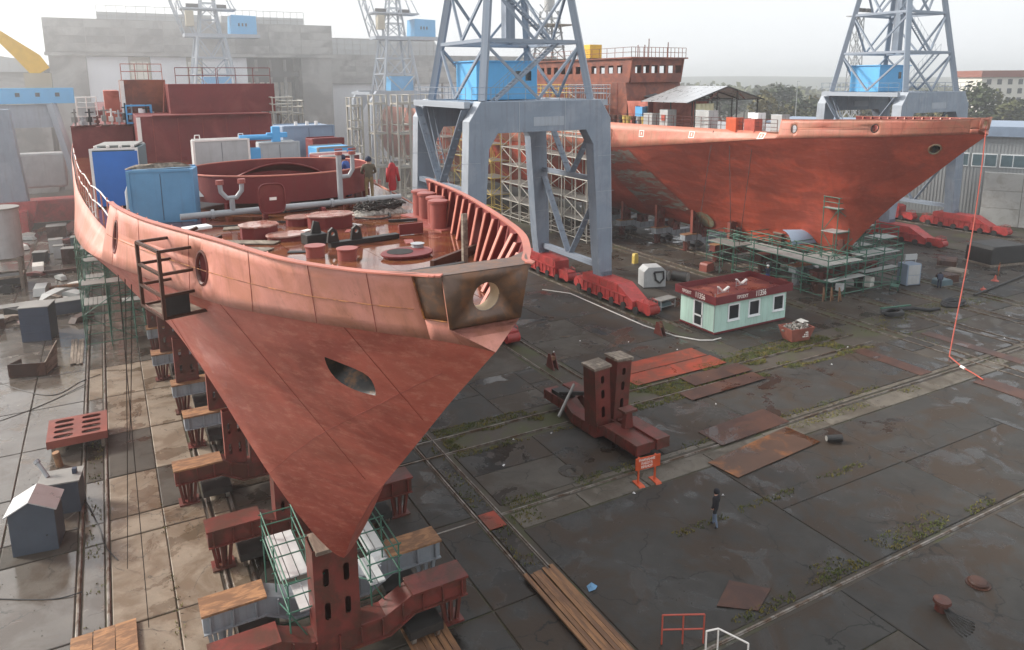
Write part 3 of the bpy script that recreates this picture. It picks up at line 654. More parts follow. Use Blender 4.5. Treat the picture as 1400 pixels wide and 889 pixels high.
def crane(name, label, loc, rz=0, top=34.0, house=True, bog=True, group='portal cranes of the yard'):
    C = thing(name, label, 'crane', loc, rz, group)
    a, b = CR_A, CR_B
    for s in (-1, 1):
        fr = portal_frame(s*b, 1.15, None).build('portal_frame', 'crane_grey', C, bev=.03)
        # paler outer edge strips, their side light put into colour, seams of the plating
        for q in (-1, 1):
            e = MB(); e.bar((q*(a+.1)-q*.0, s*b, 15.5), (q*(a+.56), s*b, 4), .05, 1.16, up=(0,1,0)); e.bar((q*(a-.9), s*b, PT+.0), (q*(a+.1), s*b, 15.5), .05, 1.16, up=(0,1,0)); e.build('lit_edge_strip', 'crane_light', fr)
            f = MB()
            for k in range(5): f.prism([(q*a-.45+k*.22, 1.72), (q*a-.42+k*.22, 1.72), (q*a-.42+k*.22, 2.4)], 'y', s*b-.75, s*b+.75)
            f.build('foot_gusset', 'crane_grey', fr)
            f = MB(); f.b(q*a-.75, q*a+.75, s*b-.8, s*b+.8, 1.66, 1.75); f.build('foot_plate', 'crane_grey', fr)
        for zz in (6.2, 9.4, 12.4):
            for q in (-1, 1):
                e = MB(); xx = a-.1; e.b(q*xx-.95, q*xx+.7, s*b-.59, s*b-.58, zz, zz+.03); e.build('plate_seam', 'crane_light', fr)
        e = MB(); e.b(-.9, 1.9, s*b-.60, s*b-.575, 15.05, 15.75); e.build('doubler_plate', 'crane_light', fr)
        for q in (-2.2, 2.0):
            e = MB(); e.b(q, q+.05, s*b-.6, s*b-.575, 14.65, 16.95); e.build('plate_seam', 'crane_light', fr)
    for s in (-1, 1):
        x = s*a
        rod('tie_beam', (x, -b, 16.75), (x, b, 16.75), .24, 'crane_light', C, True)
        rod('tie_beam', (x, -b, 10.2), (x, b, 10.2), .20, 'crane_grey', C, True)
        rod('tie_beam', (x, -b, 2.75), (x, b, 2.75), .24, 'crane_grey', C, True)
        for q in (-1, 1):
            for (y0, z0, y1, z1) in ((q*(b-.4), 16.4, q*.25, 10.4), (q*(b-.3), 9.9, q*.25, 3.0)):
                br = MB()           # laced strut: two flats with battens
                p0, p1 = Vector((x, y0, z0)), Vector((x, y1, z1))
                for d in (-.16, .16): br.bar(p0+Vector((d,0,0)), p1+Vector((d,0,0)), .07, .30, up=(1,0,0))
                for k in range(1, 8): 
                    c = p0.lerp(p1, k/8); br.box(c, (.32,.1,.22))
                br.build('brace', 'crane_grey', C)
        ld = MB()
    # deck on the portal with railing
    d = MB(); d.b(-a+.4, a-.4, -b+.6, b-.6, PT-.25, PT-.1); d.build('platform', 'crane_grey', C)
    for (p, q) in (((-a+.2,-b-.45),(a-.2,-b-.45)), ((-a+.2,b+.45),(a-.2,b+.45)), ((-a-.1,-b),(-a-.1,b)), ((a+.1,-b),(a+.1,b))):
        r = MB(); p, q = Vector((*p, PT)), Vector((*q, PT))
        for z in (.55, 1.05): r.tube(p+Vector((0,0,z)), q+Vector((0,0,z)), .022, 5)
        for k in range(9): c = p.lerp(q, k/8); r.tube(c, c+Vector((0,0,1.05)), .022, 5)
        r.build('railing', 'crane_grey', C)
    # machine house
    h = MB(); h.b(-3.1, 2.7, -.2, 3.8, PT-.02, PT+3.1); hs = h.build('machine_house', 'crane_blue', C, bev=.03)
    h = MB(); h.b(-3.25, 2.85, -.35, 3.95, PT+3.1, PT+3.2); h.build('house_roof', 'crane_blue', hs)
    for x in (.55, 1.55):
        h = MB(); h.b(x, x+.55, -.225, -.2, PT+1.55, PT+2.35); h.build('house_window', 'glass_dark', hs)
    h = MB(); h.b(-1.9, .1, -.23, -.2, PT+.15, PT+1.15); h.build('house_door', 'crane_blue', hs)
    # tapering lattice tower
    def leg(sx, sy, z): w = 5.0-.15*(z-PT+.3); return Vector((sx*w, sy*w, z))
    CN = [(-1,-1),(1,-1),(1,1),(-1,1)]
    zs = [PT, 21.6, 26.2, 30.6, top]
    for c in CN: rod('tower_leg', leg(*c, PT), leg(*c, top), .27, 'crane_grey', C, True)
    for i in range(4):
        c0, c1 = CN[i], CN[(i+1) % 4]
        for k in range(len(zs)-1):
            z0, z1 = zs[k], zs[k+1]
            if k: 
                rod('tower_girt', leg(*c0, z0), leg(*c1, z0), .14, 'crane_grey', C, True)
            mid = (leg(*c0, z0)+leg(*c1, z0))/2; midt = (leg(*c0, z1)+leg(*c1, z1))/2
            up = k % 2 == 0
            for c in (c0, c1):
                p0, p1 = (leg(*c, z1)+Vector((0,0,-.3)), mid+Vector((0,0,.15)))
                rod('tower_brace', p0, p1, .10, 'crane_grey', C, True)
    rod('centre_column', (0,0,21.6), (0,0,top), .42, 'crane_grey', C, True)
    for c in CN: rod('column_strut', leg(*c, 21.6), (0,0,21.6), .12, 'crane_grey', C, True)
    for c in CN: rod('column_strut', leg(*c, 26.2), (0,0,26.2), .12, 'crane_grey', C, True)
    # stair flights inside the tower
    for (p, q) in (((-3.3,-3.6,PT), (2.6,-3.6,21.6)), ((2.6,-2.6,21.6), (-2.8,-2.6,26.2)), ((-2.8,-2.0,26.2),(2.0,-2.0,30.6))):
        st = MB(); p, q = Vector(p), Vector(q)
        for d in (-.32, .32): st.bar(p+Vector((0,d,0)), q+Vector((0,d,0)), .05, .2)
        for k in range(1, 20): st.box(p.lerp(q, k/20), (.25,.62,.03))
        for d in (-.34, .34):
            st.tube(p+Vector((0,d,1)), q+Vector((0,d,1)), .02, 5)
            for k in range(0, 9): c = p.lerp(q, k/8)+Vector((0,d,0)); st.tube(c, c+Vector((0,0,1)), .016, 4)
        st.build('stair', 'crane_grey', C)
    # leaning access ladder on the inner side of the portal
    ld = MB(); p, q = Vector((-a+.9, b-.9, 16.3)), Vector((-a+.9, -b+2.6, 3.0))
    for d in (-.25, .25): ld.bar(p+Vector((d,0,0)), q+Vector((d,0,0)), .06, .14)
    for k in range(1, 34): ld.box(p.lerp(q, k/34), (.5,.05,.05))
    ld.build('ladder', 'crane_grey', C)
    if bog:
        for s in (-1, 1):
            bogie(C, s*a, -b-7.1, -b+3.6, 0, -1)
            bogie(C, s*a, b-5.6, b+5.6, 0, 1)
    return C
CRANE_A = crane('portal_crane', 'grey portal crane with blue machine house standing between the two ships', (30.35, 55.9, 0))
CRANE_B = copy_tree(CRANE_A, 'grey portal crane with blue machine house behind the bow of the far ship', (86.2, 58.9, 0))
# slewing cranes far behind: same portal, slimmer tower, turning platform with blue cabin
def far_crane(label, loc, rz):
    C = thing('slewing_crane', label, 'crane', loc, rz, 'portal cranes of the yard')
    for s in (-1, 1):
        fr = portal_frame(s*CR_B, 1.1, None).build('portal_frame', 'crane_light', C)
        rod('tie_beam', (s*CR_A, -CR_B, 16.6), (s*CR_A, CR_B, 16.6), .24, 'crane_light', C, True)
        rod('tie_beam', (s*CR_A, -CR_B, 3), (s*CR_A, CR_B, 3), .24, 'crane_light', C, True)
        bogie(C, s*CR_A, -CR_B-4.5, CR_B+4.5, 0, 1)
    h = MB(); h.b(-1.6, 2.6, -2.0, 2.0, PT, PT+2.5); h.build('machine_house', 'crane_blue', C)
    w0, w1, zt = 3.3, 2.05, 25.8
    CN = [(-1,-1),(1,-1),(1,1),(-1,1)]
    def leg(c, z): w = w0+(w1-w0)*(z-PT)/(zt-PT); return Vector((c[0]*w, c[1]*w, z))
    zs = [PT, 19.9, 22.6, zt]
    for c in CN: rod('tower_leg', leg(c, PT), leg(c, zt), .19, 'crane_light', C, True)
    for i in range(4):
        for k in range(3):
            c0, c1 = CN[i], CN[(i+1) % 4]
            rod('tower_girt', leg(c0, zs[k+1]), leg(c1, zs[k+1]), .09, 'crane_light', C, True)
            mid = (leg(c0, zs[k])+leg(c1, zs[k]))/2
            for c in (c0, c1): rod('tower_brace', leg(c, zs[k+1]), mid, .08, 'crane_light', C, True)
    p = MB(); p.prism([(-3.9,-1.7),(3.9,-2.1),(7.6,-2.1),(7.6,2.1),(3.9,2.1),(-3.9,1.7)], 'z', zt, zt+.55); p.build('slewing_platform', 'crane_light', C)
    h = MB(); h.prism([(3.1,zt+.56),(7.2,zt+.56),(7.2,zt+3.5),(3.3,zt+3.6)], 'y', -1.9, 1.9); cb = h.build('counterweight_cabin', 'crane_blue', C, bev=.05)
    for k in range(3):
        h = MB(); h.b(4.3+k*.55, 4.55+k*.55, -1.93, -1.9, zt+1.8, zt+2.3); h.build('painted_mark', 'iron_black', cb)
    h = MB(); h.b(-3.6, -2.4, -2.4, -1.0, zt-.6+2.2, zt+4.0); h.build('operator_cab', 'hall_cream', C, bev=.04)
    T = Vector((0,0,zt+11))
    for c in CN:
        rod('mast_leg', (c[0]*1.6, c[1]*1.4, zt+.5), (c[0]*.45, c[1]*.4, zt+11), .13, 'crane_light', C, True)
    for z in (2.8, 5.4, 8.0):
        f = z/11; w = 1.6+(.45-1.6)*f; v = 1.4+(.4-1.4)*f
        for i in range(4):
            c0, c1 = CN[i], CN[(i+1) % 4]; rod('mast_girt', (c0[0]*w, c0[1]*v, zt+z), (c1[0]*w, c1[1]*v, zt+z), .07, 'crane_light', C, True)
            f2 = (z-2.6)/11; w2 = 1.6+(.45-1.6)*f2; v2 = 1.4+(.4-1.4)*f2
            rod('mast_brace', (c0[0]*w2, c0[1]*v2, zt+z-2.2), (c1[0]*w, c1[1]*v, zt+z), .06, 'crane_light', C, True)
            rod('mast_brace', (c1[0]*w2, c1[1]*v2, zt+z-2.2), (c0[0]*w, c0[1]*v, zt+z), .06, 'crane_light', C, True)
    g = MB(); g.b(-4.2, 4.2, -1.8, 1.8, zt+4.3, zt+4.55); g.build('gallery', 'crane_light', C)
    for s in (-1.6, 1.6):
        rod('stay', (-3.9, s, zt+.5), (-7.5, s*.4, zt+12), .10, 'crane_light', C, True); rod('stay', (-3.9, s, zt+4.6), (-2.2, s, zt+.5), .10, 'crane_light', C, True)
        rod('stay', (4.0, s, zt+4.5), (1.0, s*.3, zt+11), .07, 'crane_light', C, True); rod('stay', (-4.0, s, zt+4.6), (-6.0, s*.5, zt+12), .09, 'crane_light', C, True)
        for k in range(4): rod('jib_lace', (-4.0-k*.6, s*(1-k*.12), zt+.8+k*2.4), (-4.2-k*.5, -s*(1-k*.12), zt+3+k*2.4), .06, 'crane_light', C, True)
    # counterweight drums on the gallery
    for x in (-2.3, 2.0): 
        d = MB(); d.tube((x-.9, 0, zt+4.9), (x+.9, 0, zt+4.9), .4, 12); d.build('winch_drum', 'iron_black', C, smooth=True)
    return C
far_crane('slim slewing crane with blue cabin in front of the big assembly hall', (16.6, 133.0, 0), 0)
far_crane('slim slewing crane with blue cabin and white jib beside the lower hall', (46.5, 128.0, 0), 0)
# ------------------------------------------------------------------ assembly hall, sheds, distance
HY = 152.0
H = thing('assembly_hall', 'huge grey assembly hall with pale sliding doors closing the left background', 'building', (0, HY, 0))
hx0, hx1 = -7.2, 41.6
m = MB(); m.b(hx0, hx1, 8, 110, 0, 29.2); m.build('hall_body', 'hall_dark', H)
m = MB(); m.b(hx0-.3, hx1+.3, -.6, 8, 23.9, 29.6); up = m.build('upper_wall', 'hall_grey', H)
for k in range(4):
    for j in range(8):     # cladding sheets
        x0 = hx0-.25+j*(hx1-hx0+.5)/8; s = MB(); s.b(x0+.05, x0+(hx1-hx0+.5)/8-.05, -.72, -.6, 24.05+k*1.37, 25.36+k*1.37); s.build('cladding_panel', 'hall_grey', up)
m = MB(); m.b(hx0, -1.6, -.3, 8, 0, 23.88); m.build('end_pier', 'hall_grey', H)
m = MB(); m.b(35.6, hx1, -.3, 8, 0, 23.88); m.build('end_pier', 'hall_grey', H)
m = MB(); m.b(hx0-.5, hx1+.5, -.9, 0, 23.3, 23.88); m.build('door_rail', 'hall_grey', H)
for (x0, x1, c) in ((-1.55,5.0,'hall_door'), (8.6,14.6,'hall_door'), (17.4,25.3,'hall_door')):
    d = MB(); d.b(x0, x1, .2, .6, .1, 23.2); dr = d.build('sliding_door', c, H)
    for k in range(1, 4):
        r = MB(); xx = x0+(x1-x0)*k/4; r.b(xx-.06, xx+.06, .12, .2, .2, 23.1); r.build('door_rib', 'hall_door', dr)
for (x0, x1) in ((5.05,8.55), (14.65,17.35)):
    d = MB(); d.b(x0, x1, .9, 1.2, .1, 23.2); cp = d.build('window_strip', 'hall_cream', H)
    for k in range(13):
        for j in range(3):
            w = MB(); w.b(x0+.25+j*(x1-x0-.4)/3, x0+.1+(j+1)*(x1-x0-.4)/3, .85, .9, .6+k*1.7, 2.0+k*1.7); w.build('pane', 'hall_window', cp)
# open bay on the right: gantry girder, far windows, ship block inside
m = MB(); m.b(25.4, 35.5, 7.0, 7.8, 0, 23.2); bay = m.build('open_bay', 'hall_dark', H)
for j in range(7):
    w = MB(); w.b(26.0+j*1.35, 26.9+j*1.35, 6.85, 7.0, 14.6, 18.6); w.build('pane', 'hall_window', bay)
for z_ in (12.4, 19.6): MB().b(25.4, 35.5, 1.5, 3.0, z_, z_+1.1).build('crane_girder', 'hall_dark', H)
for x in (27.5, 30.2, 33.0): rod('bay_column', (x, 3.2, 0), (x, 3.2, 23), .3, 'hall_grey', H, True)
m = MB(); m.prism([(26.3,0),(34.6,0),(34.6,6.5),(33.2,9.0),(29.0,9.4),(26.3,7.6)], 'y', 3.6, 6.5); m.build('hull_block', 'super_red', H)
for (x0, x1) in ((.8, 20.0), (21.8, 37.5)):
    r = MB(); r.b(x0, x1, 4, 12, 29.6, 31.2); r.build('roof_light', 'corrugated', H)
    r = MB()
    for k in range(13): xx = x0+(x1-x0)*k/12; r.tube((xx, 3.6, 29.6), (xx, 3.6, 32.3), .05, 5)
    for z in (30.6, 32.3): r.tube((x0, 3.6, z), (x1, 3.6, z), .05, 5)
    r.build('roof_railing', 'hall_grey', H)
H2 = thing('workshop_hall', 'lower grey workshop hall with glazed roof ridge right of the big hall', 'building', (42.4, HY+14, 0))
m = MB(); m.b(0, 62, 6, 80, 0, 20); m.build('hall_body', 'hall_dark', H2)
m = MB(); m.b(-.3, 62, 0, 6, 18.2, 24.6); up = m.build('upper_wall', 'hall_grey', H2)
for k in range(5):
    for j in range(7): s = MB(); s.b(-.25+j*8.85, 8.5+j*8.85, -.12, 0, 18.35+k*1.25, 19.52+k*1.25); s.build('cladding_panel', 'hall_grey', up)
m = MB(); m.b(-.2, 2.2, .3, 6, 0, 18.1); m.build('end_pier', 'hall_grey', H2)
for j in range(4):
    d = MB(); d.b(2.4+j*14, 15.8+j*14, 1.0, 1.4, .1, 18.1); d.build('sliding_door', 'hall_door', H2)
r = MB(); r.prism([(3,24.6),(5,28.6),(31,28.6),(34,24.6)], 'y', 8, 16); r.build('roof_light', 'corrugated', H2)
r = MB()
for k in range(15): r.bar((5+k*26/14, 7.9, 24.7), (5+k*26/14, 7.9, 28.6), .1, .1)
for z in (25.9, 27.2, 28.5): r.bar((4, 7.85, z), (32.5, 7.85, z), .1, .1)
r.build('glazing_bars', 'hall_grey', H2)
# low shed and portal at the far left
P = thing('gantry_crane', 'hazy portal with pale blue bridge beam and yellow jib at the far left', 'crane', (-9.4, 116.0, 0))
m = MB(); m.b(-7, 6.3, -1.2, 1.2, 16.0, 18.0); bm_ = m.build('bridge_beam', 'crane_blue', P, bev=.05)
for k in range(5):
    w = MB(); w.b(-4.6+k*2.2, -4.1+k*2.2, -1.24, -1.2, 16.9, 17.4); w.build('window', 'glass_dark', bm_)
for s in (-1, 1):
    rod('leg', (-4.5, s*.9, 16), (-5.8, s*2.6, 1.2), .4, 'crane_light', P, True); rod('leg', (3.6, s*.9, 16), (6.4, s*2.6, 1.2), .4, 'crane_light', P, True)
m = MB(); m.b(-4.4, 3.6, -.6, .6, 12.9, 15.9); m.build('hoist_frame', 'crane_light', P)
m = MB(); m.b(-3.6, 4.4, -1.0, 1.0, 5.0, 9.6); m.build('hanging_block', 'grey_box', P, bev=.3)
m = MB(); m.b(-5.8, 7.2, -1.8, 1.8, .5, 3.4); m.build('bogie', 'bogie_red', P, bev=.1)
m = MB(); a, b_ = Vector((-4.2,0,27.5)), Vector((2.6,0,20.6)); m.bar(a, b_, .35, .5); m.prism([(2.0,19.4),(3.9,20.6),(3.0,22.2),(-4.4,27.8),(.2,21.9)], 'y', -.5, .5); m.build('jib', 'crane_yellow', P)
m = MB(); m.b(1.0, 4.0, -.9, .9, 18.0, 19.9); m.build('cab', 'hall_cream', P)
P2 = thing('harbour_crane', 'blurred grey crane leg on red bogie cut by the left edge', 'crane', (-11.2, 110.0, 0))
m = MB(); m.prism([(-1.7,1.6),(2.2,1.6),(1.2,15.5),(-1.2,15.5)], 'y', -1.2, 1.2); m.build('leg', 'crane_grey', P2, bev=.05)
m = MB(); m.prism([(-3.6,.4),(3.0,.4),(3.0,1.6),(1.6,3.2),(-3.6,3.2)], 'x', -1.4, 1.9); m.build('bogie', 'bogie_red', P2, bev=.05)
m = MB(); m.prism([(-1.2,1.7),(2.4,1.7),(3.0,4.2),(-1.0,4.2)], 'y', -1.9, -1.3); m.build('guard_plate', 'bogie_red', P2)
L = thing('long_shed', 'long low grey shed in the mist behind the left portal', 'building', (-47, 150, 0))
m = MB(); m.b(0, 39, 0, 40, 0, 20.5); m.build('wall', 'hall_grey', L)
m = MB(); m.prism([(0,20.5),(39,20.5),(39,22.0),(20,25.5),(0,22)], 'y', -.5, 40); m.build('roof', 'corrugated', L)
for k in range(6):
    w = MB(); w.b(3+k*6, 7+k*6, -.1, .0, 12, 16); w.build('window', 'hall_window', L)
# buildings on the right
G = thing('corrugated_shed', 'long grey corrugated shed with a strip of windows behind the far bow', 'building', (89.5, 81.0, 0), R(-62))
m = MB(); m.b(0, 75, 0, 16, 0, 11.0); wl = m.build('wall', 'corrugated', G)
m = MB()
for k in range(187): m.b(.1+k*.4, .28+k*.4, -.06, 0, .2, 10.8)
m.build('corrugation', 'corrugated', G)
m = MB(); m.b(-.6, 75.6, -.7, 17, 11.0, 12.3); m.build('roof_edge', 'blue_grey', G)
for k in range(22):
    w = MB(); w.b(1.2+k*3.2, 4.1+k*3.2, -.14, -.06, 6.9, 8.7); f = w.build('window', 'frame_white', G)
    for j in range(2):
        p = MB(); p.b(1.32+k*3.2+j*1.4, 2.6+k*3.2+j*1.4, -.17, -.14, 7.05, 8.55); p.build('pane', 'teal_dark', f)
B = thing('block_wall', 'pale concrete block wall standing in front of the corrugated shed', 'wall', (98.5, 53.5, 0), R(-62))
for k in range(3):
    for j in range(4):
        m = MB(); m.b(j*4.2+.02, j*4.2+4.18, -.6, .6, k*2.25+.02, k*2.25+2.24); m.build('concrete_block', 'block_white', B, bev=.02)
# distant apartment house, trees, hills
A = thing('apartment_house', 'pale apartment block with red roof among trees beyond the right crane', 'building', (300, 168, 0), R(-25))
m = MB(); m.b(0, 62, 0, 14, 0, 19); m.build('wall', 'house_wall', A)
m = MB(); m.b(-1, 63, -1, 15, 19, 21.5); m.build('roof', 'house_roof', A)
for k in range(5):
    for j in range(14):
        w = MB(); w.b(2+j*4.3, 3.8+j*4.3, -.1, 0, 2.2+k*3.5, 4.2+k*3.5); w.build('window', 'glass_dark', A)
A2 = thing('low_house', 'small house with grey gable roof half hidden in the trees at the right edge', 'building', (330, 112, 0), R(-30))
m = MB(); m.b(0, 12, 0, 9, 0, 9); m.build('wall', 'roof_grey', A2)
m = MB(); m.prism([(-.6,9),(12.6,9),(6,13.5)], 'y', -.5, 9.5); m.build('roof', 'roof_dark', A2)
for j in range(3):
    w = MB(); w.b(1.5+j*3.6, 3.3+j*3.6, -.1, 0, 4.5, 6.8); w.build('window', 'hall_window', A2)
def tree(label, x, y, h, rad, lm, seed):
    rn = random.Random(seed); T = thing('tree', label, 'tree', (x, y, 0), group='trees along the far side of the yard')
    t = MB(); t.tube((0,0,0), (rn.uniform(-.4,.4), rn.uniform(-.4,.4), h*.6), .035*h, 7, .012*h)
    for k in range(5):
        a = rn.uniform(0, 6.28); z = h*rn.uniform(.3,.55); t.tube((0,0,z), (math.cos(a)*rad*.6, math.sin(a)*rad*.6, z+h*.22), .012*h, 5, .004*h)
    t.build('trunk', 'bark', T)
    c = MB(); cl = []
    for k in range(14):
        a = rn.uniform(0, 6.28); rr = rad*math.sqrt(rn.random())*.8; zz = h*rn.uniform(.32,.92); rr *= 1.15-.75*max(0, (zz/h-.5))*1.6
        cl.append((Vector((math.cos(a)*rr, math.sin(a)*rr, zz)), rad*rn.uniform(.28,.46)))
    for (p, r) in cl:
        for _ in range(60):
            d = Vector((rn.gauss(0,1), rn.gauss(0,1), rn.gauss(0,.8))).normalized()*r*rn.uniform(.55,1.1); s = rn.uniform(.35,.75)*rad/5
            n = Vector((rn.gauss(0,1), rn.gauss(0,1), rn.gauss(0,1)+.6)).normalized(); u = n.orthogonal().normalized(); v = n.cross(u); q = p+d
            c.add([q+u*s, q+v*s*.7, q-u*s, q-v*s*.7], [(0,1,2,3)])
    c.build('crown', lm, T); return T
rt = random.Random(5)
def ordn(n): return 'leftmost' if n == 1 else '%d%s' % (n, 'th' if 10 < n % 100 < 14 else {1:'st',2:'nd',3:'rd'}.get(n % 10, 'th'))
protos = []
kinds = ['dark green', 'olive green', 'yellowing', 'deep green']
spots = []
for i in range(46):
    f = i/45; ang = R(30+ f*38) ; d = rt.uniform(235, 430)
    spots.append((d*math.sin(ang), d*math.cos(ang), rt.uniform(11,17), rt.randrange(4)))
spots.sort(key=lambda s: math.atan2(s[0], s[1]))
nm = {}
for i, (x, y, h, k) in enumerate(spots):
    lab = '%s tree, %s from the left in the hazy row beyond the far ship' % (kinds[k], ordn(i+1))
    if k not in nm: nm[k] = tree(lab, x, y, 14, 5.2, 'leaf%d' % k, 40+k)
    else: copy_tree(nm[k], lab, (x, y, 0), rt.uniform(0,6.28), scale=(h/14*rt.uniform(.9,1.4),)*2+(h/14,))
fw = MB(); rn = random.Random(9)      # the wood behind them, one mass
for _ in range(9000):
    ang = R(rn.uniform(12, 72)); d = rn.uniform(440, 900); hh = 9+7*noise.noise(Vector((ang*14, d*.004, 1)))+5*noise.noise(Vector((ang*50, d*.02, 4)))
    q = Vector((d*math.sin(ang), d*math.cos(ang), max(1, hh*rn.uniform(.3,1.15)))); s = rn.uniform(1.4,3.2)
    n = Vector((rn.gauss(0,1)-.3, rn.gauss(0,1)-.8, rn.gauss(0,1)+.5)).normalized(); u = n.orthogonal().normalized(); v = n.cross(u)
    fw.add([q+u*s, q+v*s*.8, q-u*s, q-v*s*.8], [(0,1,2,3)])
tag(fw.build('woodland', 'leaf1'), 'far woodland fading into the mist behind the yard', 'woodland', kind='stuff')
hl = MB(); N = 60
for i in range(N):
    ang = R(-40+130*i/(N-1)); h = 24+9*noise.noise(Vector((ang*3,0,7)))
    for (d, z) in ((1500, 0), (1900, h*.8), (2300, h), (2900, 0)): hl.v.append((d*math.sin(ang)*.8, d*math.cos(ang)*.95, z))
hl.f = [(i*4+j, (i+1)*4+j, (i+1)*4+j+1, i*4+j+1) for i in range(N-1) for j in range(3)]
tag(hl.build('hills', 'hill_far', smooth='all'), kind='structure')
for i, (x, y, h) in enumerate(((128,150,17.5),(150,185,21),(176,150,18),(98,135,17))):
    Lp = thing('lamp_post', ['pale lamp post in front of the trees, left of the lattice mast', 'tallest thin lamp post above the far trees', 'lamp post near the pale apartment block', 'lamp post left of the tin shed roof'][i], 'lamp post', (x, y, 0), group='lamp posts behind the far ship')
    m = MB(); m.tube((0,0,0), (0,0,h), .14, 8, .07); m.build('pole', 'pipe_grey', Lp)
    m = MB(); m.box((.4,0,h), (1.0,.25,.15)); m.build('lamp_head', 'pipe_grey', Lp)
M = thing('lattice_mast', 'thin lattice floodlight mast behind the right-hand crane', 'mast', (139.5, 104.5, 0), group=None); M.scale = (1.25, 1.25, 1.25)
for c in ((-1,-1),(1,-1),(1,1),(-1,1)): rod('mast_leg', (c[0]*1.1, c[1]*1.1, 0), (c[0]*.6, c[1]*.6, 25), .07, 'pipe_grey', M, True)
for k in range(12):
    z = k*2.08; w = 1.1-.5*z/25
    for i, (c0, c1) in enumerate((((-1,-1),(1,-1)), ((1,-1),(1,1)), ((1,1),(-1,1)), ((-1,1),(-1,-1)))):
        rod('mast_lace', (c0[0]*w, c0[1]*w, z), (c1[0]*(w-.04), c1[1]*(w-.04), z+2.08), .045, 'pipe_grey', M, True); rod('mast_lace', (c1[0]*w, c1[1]*w, z), (c0[0]*(w-.04), c0[1]*(w-.04), z+2.08), .045, 'pipe_grey', M, True)
m = MB(); m.b(-1.6, 1.6, -1.2, 1.2, 25, 25.15); m.build('lamp_gallery', 'pipe_grey', M)
for x in (-1.4, -.5, .5, 1.4):
    m = MB(); m.box((x, -1.2, 25.9), (.6,.4,.6)); m.build('floodlight', 'iron_black', M)
J = thing('jib_crane', 'pale tubular crane jib with railed walkway cutting the top right corner', 'crane', (121.0, 40.0, 0))
rod('jib', (-14.5, 5.0, 30.5), (-2.0, 5.0, 11.0), .55, 'crane_light', J); rod('jib', (-14.5, 5.0, 30.5), (-22.0, 5.0, 42.2), .55, 'crane_light', J)
m = MB(); m.b(-19.0, -14.3, 3.6, 4.6, 29.3, 29.45); m.build('walkway', 'carriage_red', J)
m = MB()
for k in range(6): m.tube((-19.0+k*.9, 3.6, 29.45), (-19.0+k*.9, 3.6, 30.5), .04, 5)
m.tube((-19.0,3.6,30.5), (-14.4,3.6,30.5), .04, 5); m.build('railing', 'pipe_grey', J)
m = MB(); m.prism([(-3.5,0),(3.5,0),(2.2,12),(-2.8,12)], 'y', 2, 8); m.build('base_tower', 'crane_grey', J, bev=.1)
# ------------------------------------------------------------------ keel carriages under both ships
def hull_bottom(x, y):
    k = lerp(KN, y, 1, 0); z0 = lerp(STEM, y); zk = lerp(KN, y, 1, 2); u = min(1, (abs(x)/k)**(1/lerp(PW, y))); return z0+(zk-z0)*u
def gull(y, w, zt=1.8):
    """cross beam, ends raised over the rails, middle dropped; local x from -4.1 to 4.1"""
    top = [(-4.1,zt),(-2.1,zt),(-1.2,zt-.42),(1.2,zt-.42),(2.1,zt),(4.1,zt)]
    bot = [(4.1,zt-.62),(2.2,zt-.62),(1.3,zt-1.12),(-1.3,zt-1.12),(-2.2,zt-.62),(-4.1,zt-.62)]
    return MB().prism(top+bot, 'y', y-w/2, y+w/2)
def post_bundle(parent, x, y, m):
    for k in range(5):
        a = -.30+k*.15
        rod('jack_post', (x+a*.7, y+(k % 2)*.3-.15, .1), (x+a*1.2, y+(k % 2)*.3-.15, 1.18), .06, m, parent, True)
    b = MB(); b.b(x-.42, x+.42, y-.36, y+.36, .06, .12); b.build('jack_base', m, parent)
def pillar(parent, x, w, y, zb, zfun, m, edge, holes=True, t=.42):
    """upright box plate with slots, its head cut to the hull"""
    zl, zr = zfun(x-w/2), zfun(x+w/2)
    hs = []
    if holes:
        n = 2
        for i in (.27, .73):
            for f in (.3, .68):
                zt = zl+(zr-zl)*i; hs.append(stad(x-w/2+w*i, zb+(zt-zb)*f, w*.13, (zt-zb)*.20))
    p = MB()
    p.prism([(x-w/2,zb),(x+w/2,zb),(x+w/2,zr),(x-w/2,zl)], 'y', y-t/2, y-t/2+.03, hs); p.prism([(x-w/2,zb),(x+w/2,zb),(x+w/2,zr),(x-w/2,zl)], 'y', y+t/2-.03, y+t/2, hs)
    o = p.build('support_pillar', m, parent)
    for xx, zz in ((x-w/2, zl), (x+w/2-.03, zr), (x-.015, (zl+zr)/2)):
        e = MB(); e.b(xx, xx+.03, y-t/2+.031, y+t/2-.031, zb, zz-.02); e.build('web_plate', edge, o)
    return o
